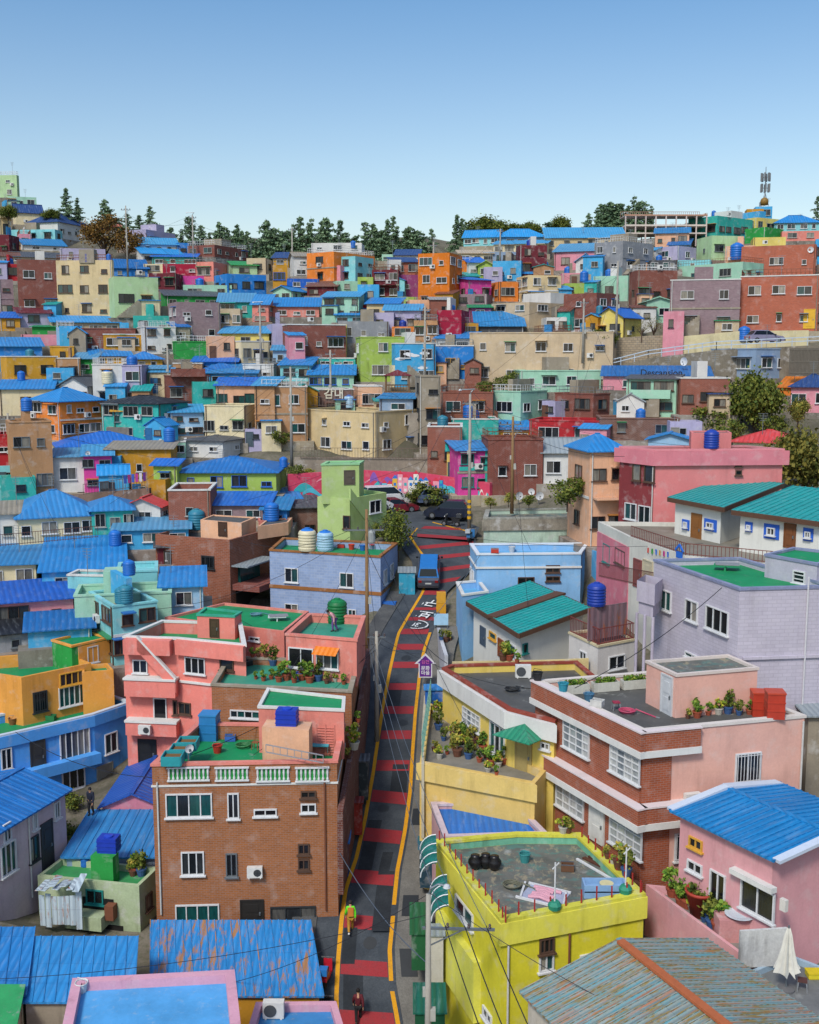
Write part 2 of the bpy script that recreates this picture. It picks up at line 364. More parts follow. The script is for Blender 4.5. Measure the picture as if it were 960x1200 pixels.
# ---------------------------------------------------------------- buildings
GP = []           # ground points (x, y, z) that shape the terrain
HOUSES = []
def ccw(poly):
    a = sum(poly[i][0] * poly[(i + 1) % len(poly)][1] - poly[(i + 1) % len(poly)][0] * poly[i][1] for i in range(len(poly)))
    return poly if a > 0 else poly[::-1]
class Bld:
    def __init__(s, name, label, cat, poly, zt, zb, group=None, root=None, ground=True):
        s.poly = [Vector((p[0], p[1])) for p in poly]; s.zt = zt; s.zb = zb
        c = sum(s.poly, Vector((0, 0))) / len(s.poly); s.c = c
        s.root = root or empty(name, (c.x, c.y, zb), label, cat, group)
        s.off = Vector(s.root.location)
        if ground:
            for p in s.poly: GP.append((p.x, p.y, zb))
            GP.append((c.x, c.y, zb))
            HOUSES.append((c.x, c.y, zb, zt, label))
    def fc(s, i):
        a = s.poly[i]; b = s.poly[(i + 1) % len(s.poly)]; d = (b - a); L = d.length; d = d / L
        return a, d, L, Vector((d.y, -d.x)), math.atan2(d.y, d.x)
    def at(s, i, u, z, out=0.0):
        a, d, L, n, rz = s.fc(i); p = a + d * u + n * out
        return Vector((p.x, p.y, z)) - s.off, rz
    def hit(s, i, px, py, out=0.0):
        """pixel -> (u, z) on the plane of wall i"""
        a, d, L, n, rz = s.fc(i); r = ray(px, py); o = a + n * out
        t = (o.x * n.x + o.y * n.y) / (r.x * n.x + r.y * n.y); q = r * t
        return (q.x - a.x) * d.x + (q.y - a.y) * d.y, q.z
    def walls(s, m, deckm=None, parapet=.5, th=.18, cap=None, below=4.0, name='wall'):
        w = MB(); P0 = s.poly; n = len(P0); zb = s.zb - below
        for i in range(n):
            a, b = P0[i], P0[(i + 1) % n]; w.face([(a.x, a.y, zb), (b.x, b.y, zb), (b.x, b.y, s.zt), (a.x, a.y, s.zt)])
        if deckm:
            q = inset(P0, th); zd = s.zt - parapet
            for i in range(n):
                a, b, c, d = P0[i], P0[(i + 1) % n], q[(i + 1) % n], q[i]
                if not cap: w.face([(a.x, a.y, s.zt), (b.x, b.y, s.zt), (c.x, c.y, s.zt), (d.x, d.y, s.zt)])
                w.face([(c.x, c.y, zd), (d.x, d.y, zd), (d.x, d.y, s.zt), (c.x, c.y, s.zt)])
            dk = MB(); dk.face([(p.x, p.y, zd) for p in q]); dk.build('roof', deckm, s.root)
            if cap:
                k = MB(); o = inset(P0, -.06); q2 = inset(P0, th + .04)
                for i in range(n):
                    a, b, c, d = o[i], o[(i + 1) % n], q2[(i + 1) % n], q2[i]
                    k.face([(a.x, a.y, s.zt + .1), (b.x, b.y, s.zt + .1), (c.x, c.y, s.zt + .1), (d.x, d.y, s.zt + .1)])
                    k.face([(a.x, a.y, s.zt - .04), (b.x, b.y, s.zt - .04), (b.x, b.y, s.zt + .1), (a.x, a.y, s.zt + .1)])
                    k.face([(d.x, d.y, s.zt + .1), (c.x, c.y, s.zt + .1), (c.x, c.y, s.zt - .04), (d.x, d.y, s.zt - .04)])
                    k.face([(b.x, b.y, s.zt - .04), (a.x, a.y, s.zt - .04), (d.x, d.y, s.zt - .04), (c.x, c.y, s.zt - .04)])
                k.build('parapet_cap', cap, s.root)
        elif not getattr(s, 'pitched', False):
            w.face([(p.x, p.y, s.zt) for p in P0])
        s.w = w; s.wm = m; s.wname = name
        return s
    def done(s): 
        o = s.w.build(s.wname, s.wm, s.root); return o
    def pitched_roof(s, kind, zr, m, over=.3, th=.09, rib=0.0):
        """g: ridge parallel to wall 0, G: gable end over wall 0, h: hip, s: shed falling towards wall 0"""
        p = s.poly if kind in 'ghs' else s.poly[1:] + s.poly[:1]
        o = inset(p, -over); ze = s.zt; zr = max(zr, ze + .15); w = s.w
        V = lambda q, z: Vector((q.x, q.y, z))
        def mid(a, b, t=.5): return a + (b - a) * t
        slope = (zr - ze) / max(.5, (p[2] - p[1]).length / (1 if kind == 's' else 2)); zo = ze - slope * over
        top = []
        if kind == 's':
            top = [[V(o[0], zo), V(o[1], zo), V(o[2], zr + slope * over), V(o[3], zr + slope * over)]]
            w.face([V(p[2], ze), V(p[3], ze), V(p[3], zr), V(p[2], zr)]); w.face([V(p[1], ze), V(p[2], ze), V(p[2], zr)]); w.face([V(p[3], ze), V(p[0], ze), V(p[3], zr)])
        elif kind in 'gG':
            r0, r1 = V(mid(o[3], o[0]), zr), V(mid(o[1], o[2]), zr)
            top = [[V(o[0], zo), V(o[1], zo), r1, r0], [V(o[2], zo), V(o[3], zo), r0, r1]]
            w.face([V(p[1], ze), V(p[2], ze), V(mid(p[1], p[2]), zr)]); w.face([V(p[3], ze), V(p[0], ze), V(mid(p[3], p[0]), zr)])
        else:
            L = (o[1] - o[0]).length; D = (o[2] - o[1]).length; k = min(.45, D / 2 / L)
            a, b = mid(o[3], o[0]), mid(o[1], o[2]); r0, r1 = V(mid(a, b, k), zr), V(mid(a, b, 1 - k), zr)
            top = [[V(o[0], zo), V(o[1], zo), r1, r0], [V(o[1], zo), V(o[2], zo), r1], [V(o[2], zo), V(o[3], zo), r0, r1], [V(o[3], zo), V(o[0], zo), r0]]
        rf = MB()
        for f in top:
            rf.face([q + Vector((0, 0, .05)) for q in f]); rf.face([q + Vector((0, 0, .05 - th)) for q in reversed(f)])
            for i in range(len(f)):
                a, b = f[i], f[(i + 1) % len(f)]
                if a.z < zr - .05 or b.z < zr - .05 or kind == 's':
                    rf.face([a + Vector((0, 0, .05 - th)), b + Vector((0, 0, .05 - th)), b + Vector((0, 0, .05)), a + Vector((0, 0, .05))])
            if rib and len(f) == 4:
                a, b, c, d = f; n = int((b - a).length / rib)
                for i in range(n + 1):
                    t = i / max(1, n); rf.bar(a.lerp(b, t) + Vector((0, 0, .06)), d.lerp(c, t) + Vector((0, 0, .06)), .05, .06)
        if kind in 'gGh' : rf.bar(r0 + Vector((0, 0, .07)), r1 + Vector((0, 0, .07)), .26, .08)
        return rf.build('roof', m, s.root)
    def window(s, i, u, z, w, h, **k):
        loc, rz = s.at(i, u, z); return add_window(s.root, loc, rz, w, h, **k)
    def win_px(s, i, x0, y0, x1, y1, **k):
        """window whose top-left and bottom-right corners are seen at these points of wall i"""
        u0, z1 = s.hit(i, x0, y0); u1, z0 = s.hit(i, x1, y1)
        return s.window(i, (u0 + u1) / 2, z0, max(.3, abs(u1 - u0)), max(.3, z1 - z0), **k)
    def door_px(s, i, x0, y0, x1, y1, c='6a4a38'):
        u0, z1 = s.hit(i, x0, y0); u1, z0 = s.hit(i, x1, y1); loc, rz = s.at(i, (u0 + u1) / 2, z0)
        return add_door(s.root, loc, rz, max(.5, abs(u1 - u0)), max(1.2, z1 - z0), c)
    def slab(s, i, u0, u1, z0, z1, out, m, name, back=0.0):
        """a box standing out of wall i"""
        a, d, L, n, rz = s.fc(i); c = a + d * (u0 + u1) / 2 + n * (out - back) / 2
        b = MB(); b.box((c.x, c.y, (z0 + z1) / 2), (abs(u1 - u0), out + back, z1 - z0), rz); return b.build(name, m, s.root)
    def band(s, z0, z1, out, m, name='band', faces=None):
        b = MB(); n = len(s.poly); o = inset(s.poly, -out)
        for i in (faces if faces is not None else range(n)):
            a, c = s.poly[i], s.poly[(i + 1) % n]; d, e = o[i], o[(i + 1) % n]
            b.face([(d.x, d.y, z0), (e.x, e.y, z0), (e.x, e.y, z1), (d.x, d.y, z1)]); b.face([(d.x, d.y, z1), (e.x, e.y, z1), (c.x, c.y, z1), (a.x, a.y, z1)])
            b.face([(a.x, a.y, z0), (c.x, c.y, z0), (e.x, e.y, z0), (d.x, d.y, z0)])
            b.face([(a.x, a.y, z0), (d.x, d.y, z0), (d.x, d.y, z1), (a.x, a.y, z1)]); b.face([(c.x, c.y, z1), (e.x, e.y, z1), (e.x, e.y, z0), (c.x, c.y, z0)])
        return b.build(name, m, s.root)
    def ac(s, i, u, z):
        loc, rz = s.at(i, u, z); a, b = ac_mesh(); o = link('air_conditioner', a, s.root, loc, rz); link('fan_grille', b, o); return o
    def pipe(s, i, u, z0, z1, m=None):
        a, d, L, n, rz = s.fc(i); p = a + d * u + n * .08; b = MB()
        b.tube([(p.x, p.y, z0), (p.x, p.y, z1)], .05, 6); return b.build('drainpipe', m or plain('c8c8c4', .6), s.root)
    def balcony(s, i, u0, u1, z, m, out=1.0, h=.9, rail=False):
        a, d, L, n, rz = s.fc(i); c = a + d * (u0 + u1) / 2; b = MB(); w = u1 - u0
        X = Vector((d.x, d.y, 0)); Y = Vector((n.x, n.y, 0)); c3 = Vector((c.x, c.y, z))
        b.box(c3 + Y * out / 2, (w, out, .14), rz)
        if rail:
            for k in range(int(w / .18) + 1): q = c3 + X * (-w / 2 + k * .18) + Y * (out - .04); b.bar(q, q + Vector((0, 0, h)), .03)
            b.bar(c3 + X * -w / 2 + Y * (out - .04) + Vector((0, 0, h)), c3 + X * w / 2 + Y * (out - .04) + Vector((0, 0, h)), .05)
        else:
            b.box(c3 + Y * (out - .06) + Vector((0, 0, h / 2 + .07)), (w, .12, h), rz)
            for e in (-1, 1): b.box(c3 + X * e * (w / 2 - .06) + Y * (out / 2 - .06) + Vector((0, 0, h / 2 + .07)), (.12, out - .14, h), rz)
        return b.build('balcony', m, s.root)

# ---------------------------------------------------------------- the hillside: every house read off the photo
YZ = [(230, 262), (262, 236), (275, 228), (300, 206), (340, 181), (385, 160), (400, 153), (440, 142), (480, 132), (545, 117), (600, 103), (640, 96), (700, 88), (760, 81), (820, 75)]
def depth_of(px, py):
    z = float(np.interp(py, [a for a, _ in YZ], [b for _, b in YZ]))
    t = min(1, max(0, (px - 580) / 250)); t = t * t * (3 - 2 * t)
    u = min(1, max(0, (py - 360) / 60)); v = min(1, max(0, (560 - py) / 60))
    return z * (1 - .10 * t * min(1, max(.4, u)))
OFF = {'A': (0, 190), 'B': (320, 190), 'C': (640, 190), 'D': (0, 420), 'E': (320, 420), 'F': (640, 420)}
def wall_mat(c):
    return brick(c) if c in ('brick', 'redbrown', 'brown', 'mauve', 'terracotta') else paint(c)
ROOFS = {'roofblue': None}
def roof_mat(c, far):
    per = .45
    if c in ('rust',): return tin('roofblue2', per, .8)
    return tin(c, per)
BLUES = {'roofblue': ['roofblue', 'roofblue', '2f9ade', '3a8ccc', '2872d0', '4aa2d4', '2f86c0', '5a9cc4'], 'roofblue2': ['roofblue2', '2462c0', '2a84d0', '1f6cb0']}
def house(spec):
    geo, mats, opts, label = [t.strip() for t in spec.split('|')]
    g = geo.split(); tx, ty = OFF[g[0]]
    X = lambda v: tx + float(v) / 3
    Y = lambda v: ty + float(v) / 3
    x0 = X(g[1]); xm = None if g[2] == '-' else X(g[2]); x1 = X(g[3]); yr, ye, yb = Y(g[4]), Y(g[5]), Y(g[6])
    wc, rr = mats.split(); rk, rc = rr.split(':')
    o = dict((t[0], t[1:]) for t in opts.split())
    rng = random.Random(hash_s(geo))
    d = float(o['@']) if '@' in o else depth_of((x0 + x1) / 2, yb) + float(o.get('d', 0))
    DL = float(o.get('L', 5.8))
    k0, k1 = P(x0, yb, 1).x, P(x1, yb, 1).x
    if xm is None:
        th = -math.atan((k0 + k1) / 2) + R(rng, -.2, .2)
        c = P((x0 + x1) / 2, yb, d); dx, dy = math.cos(th), math.sin(th)
        t0 = (c.x - k0 * c.y) / (dx - k0 * dy); t1 = (k1 * c.y - c.x) / (dx - k1 * dy)
        a = Vector((c.x - dx * t0, c.y - dy * t0)); b = Vector((c.x + dx * t1, c.y + dy * t1)); n = Vector((-dy, dx)) * DL
        poly = [a, b, b + n, a + n]; zb = c.z; cz = c; main = 0; side = None
    else:
        c = P(xm, yb, d); best = None
        leftmain = (xm - x0) >= (x1 - xm)
        for deg in range(6, 85, 2):
            th = math.radians(deg); cs, sn = math.cos(th), math.sin(th)
            den0 = cs + k0 * sn; den1 = sn - k1 * cs
            if den0 < .03 or den1 < .03: continue
            t = (c.x - k0 * c.y) / den0; s_ = (k1 * c.y - c.x) / den1
            if t <= 0 or s_ <= 0: continue
            a_, b_ = (t, s_) if leftmain else (s_, t)
            cost = abs(math.log(max(.1, b_) / DL)) + max(0, a_ - 12) * .1
            if best is None or cost < best[0]: best = (cost, th, t, s_)
        _, th, t, s_ = best; cs, sn = math.cos(th), math.sin(th); c2 = Vector((c.x, c.y))
        A = c2 + Vector((-cs, sn)) * t; B = c2 + Vector((sn, cs)) * s_
        if leftmain: poly = [A, c2, B, A + B - c2]; main, side = 0, 1
        else: poly = [c2, B, A + B - c2, A]; main, side = 0, 3
        zb = c.z; cz = c
    ze = P((x0 + x1) / 2 if xm is None else xm, ye, cz.y).z
    h = ze - zb
    far = d > 150
    b = Bld('house', label, o.get('C', 'house'), poly, ze, zb, 'houses on the hillside')
    b.pitched = rk != 'f'
    wm = wall_mat(wc)
    if rk == 'f':
        b.walls(wm, deck(rc), parapet=min(.6, max(.3, h * .2)), cap=None if far else (wm if rng.random() < .5 else paint('white')))
    else:
        b.walls(wm)
        yrr = yr; dd = cz.y + (DL if rk == 's' else DL / 2)
        zr = P((x0 + x1) / 2, yrr, dd).z
        zr = min(max(zr, ze + .35), ze + 2.6)
        b.pitched_roof(rk, zr, roof_mat(rng.choice(BLUES[rc]) if rc in BLUES else rc, far), over=.35)
    b.done()
    fnd = MB(); q = inset(b.poly, -.7); fnd.prism([(p.x, p.y) for p in q], zb - 5, zb - .02); fnd.build('foundation', paint(rng.choice(['a8a094', '8c857a', 'b4a890', '9a8c80']), 1.6), b.root)
    # ---- storeys, windows, doors
    fl = max(1, round(h / 2.75)); fh = h / fl
    frs = o.get('w') or rng.choice('wwwwggbbds'); tone = int(o.get('g', 0))
    wn = o.get('n')
    rows, cols = (int(wn.split('x')[0]), int(wn.split('x')[1])) if wn else (fl, None)
    if rows: fh = h / rows
    for fi in ([main] if side is None else [main, side]):
        L = b.fc(fi)[2]
        if fi == main: nc = cols if cols is not None else max(1, round(L / R(rng, 2.3, 3.2)))
        else: nc = max(0, round(L / R(rng, 3.0, 4.5))) if not wn or cols else 0
        if 's' in o and fi != main: nc = int(o['s'])
        for r_ in range(rows):
            for q in range(nc):
                if not wn and rng.random() < .1: continue
                u = L * (q + .5) / nc + R(rng, -.25, .25)
                mw = L / nc * .8
                z0 = zb + r_ * fh + fh * R(rng, .30, .38)
                if fh < 1.7: z0 = zb + r_ * fh + fh * .2
                t = rng.random()
                if r_ == 0 and q == (nc - 1) and fi == main and not wn and h > 2.2:
                    loc, rz = b.at(fi, u, zb + .05); add_door(b.root, loc, rz, .9, min(2.0, h * .8), rng.choice(['6a4a38', '4a5a64', 'c8c8c4', '3c6a8c', '8a8478', '2c3438']), not far); continue
                if t < .55: w_, h_, n_ = min(mw, R(rng, 1.1, 1.7)), min(fh * .46, R(rng, .9, 1.2)), 2
                elif t < .68: w_, h_, n_ = min(mw, 2.2), min(fh * .5, 1.2), 3
                elif t < .88: w_, h_, n_ = min(mw, R(rng, .6, .9)), min(fh * .45, R(rng, .6, 1.0)), 1
                else: w_, h_, n_ = min(mw, 1.0), min(fh * .3, .5), 2
                b.window(fi, u, z0, max(.4, round(w_, 1)), max(.3, round(h_, 1)), n=n_, fr=frs, tone=tone, t=.05)
                if rng.random() < .22 and h > 2: b.slab(fi, u - w_ * .6, u + w_ * .6, z0 + h_ + .12, z0 + h_ + .2, R(rng, .4, .8), rng.choice([plain('2a6ab0', .6), plain('8a9298', .6), plain('3a8a5a', .6), plain('b87a3a', .6), wm]), 'awning')
        if fl > 1 and rows > 1 and rng.random() < .45 and 'k' not in o:
            zz = zb + fh * 1.0; b.band(zz - .08, zz + .12, .07, rng.choice([wm, paint('white'), paint('stone')]), 'floor_band', [fi])
        if rng.random() < .55 and L > 2: b.pipe(fi, rng.choice([.2, L - .2]), zb - 1, ze, plain(rng.choice(['c8c8c4', '8a8478', '5a4438']), .6))
        if rng.random() < .4 and L > 3 and h > 2.2: b.ac(fi, R(rng, .8, L - .8), zb + (fl - 1) * fh + R(rng, .1, .5))
    if 'b' in o:
        L = b.fc(main)[2]; u0, u1 = .1 * L, .9 * L
        b.balcony(main, u0, u1, zb + fh * int(o['b'] or 1), wm, 1.0, .8, rail=rng.random() < .5)
    Lm = b.fc(main)[2]; top = ze if rk == 'f' else ze
    if rk == 'f' and h > 2 and 'k' not in o:
        if rng.random() < .4:   # stair head room on the roof deck
            q = inset(b.poly, 1.0); f0 = R(rng, .05, .5); e = [q[0].lerp(q[1], f0), q[0].lerp(q[1], f0 + .35), q[3].lerp(q[2], f0 + .35), q[3].lerp(q[2], f0)]
            m_ = MB(); zd = ze - .4; m_.prism([(p.x, p.y) for p in e], zd, zd + R(rng, 1.7, 2.2)); m_.build('stair_head', rng.choice([wm, wm, paint('white'), paint('sky'), paint('stone')]), b.root)
        if rng.random() < .4:
            q = inset(b.poly, .1); m_ = MB()
            for i in range(4):
                a_, c_ = q[i], q[(i + 1) % 4]; n_ = max(2, int((c_ - a_).length / .5))
                for k in range(n_): p = a_.lerp(c_, k / n_); m_.bar((p.x, p.y, ze), (p.x, p.y, ze + .8), .035)
                for hh in (.4, .8): m_.bar((a_.x, a_.y, ze + hh), (c_.x, c_.y, ze + hh), .045)
            m_.build('roof_railing', rng.choice([STEEL, RUSTF, WHITE]), b.root)
    if rng.random() < .4:
        p = b.c + Vector((R(rng, -1.5, 1.5), R(rng, -1, 1))); m_ = MB(); zz = ze - .3; hh = R(rng, 2.0, 3.2); m_.bar((p.x, p.y, zz), (p.x, p.y, zz + hh), .045)
        for k in range(4): m_.bar((p.x - .45 + k * .06, p.y + .1, zz + hh - k * .22), (p.x + .45 - k * .06, p.y - .1, zz + hh - k * .22), .03)
        m_.build('aerial', STEEL, b.root)
    if Lm > 4.5 and h > 2.6 and rng.random() < .38 and 'k' not in o and 'b' not in o:   # a lower lean-to in front
        w0 = R(rng, 1.8, Lm * .45); u0 = rng.choice([0.05, Lm - w0 - .05]); hh = min(h * .6, R(rng, 1.9, 2.5)); out = R(rng, .8, 1.4); cc = paint(rng.choice(['white', 'sky', 'cream', 'peach', 'mint', 'stone', wc if wc not in ('brick', 'redbrown', 'brown', 'mauve', 'terracotta') else 'beige']), 1.3)
        b.slab(main, u0, u0 + w0, zb - 2, zb + hh, out, cc, 'lean_to'); b.slab(main, u0 - .15, u0 + w0 + .15, zb + hh, zb + hh + .1, out + .2, roof_mat(rng.choice(['roofblue', 'roofblue2', 'tin', 'roofnavy', 'deckgreen']), True), 'lean_to_roof')
        loc, rz = b.at(main, u0 + w0 * .5, zb + hh * .42, out); add_window(b.root, loc, rz, round(min(1.2, w0 * .6), 1), .8, n=2, fr=frs, t=.05)
    if Lm > 5 and h > 4 and rng.random() < .25 and 'k' not in o:   # outside stair climbing the wall
        m_ = MB(); a_, d_, L_, n_, rz_ = b.fc(main); ns = 12; sgn = rng.choice([1, -1]); u0 = .4 if sgn > 0 else L_ - .4
        for k in range(ns):
            p = a_ + d_ * (u0 + sgn * k * .28) + n_ * .5; m_.box((p.x, p.y, zb + (k + 1) * .22 / 2), (.28, .9, (k + 1) * .22), rz_)
        m_.build('stair', paint('stone', 1.4), b.root)
    b.rng = rng; b.wmat = wm; b.main = main; b.label = label
    return b
def hash_s(s):
    h = 7
    for ch in s: h = (h * 131 + ord(ch)) % 1000003
    return h
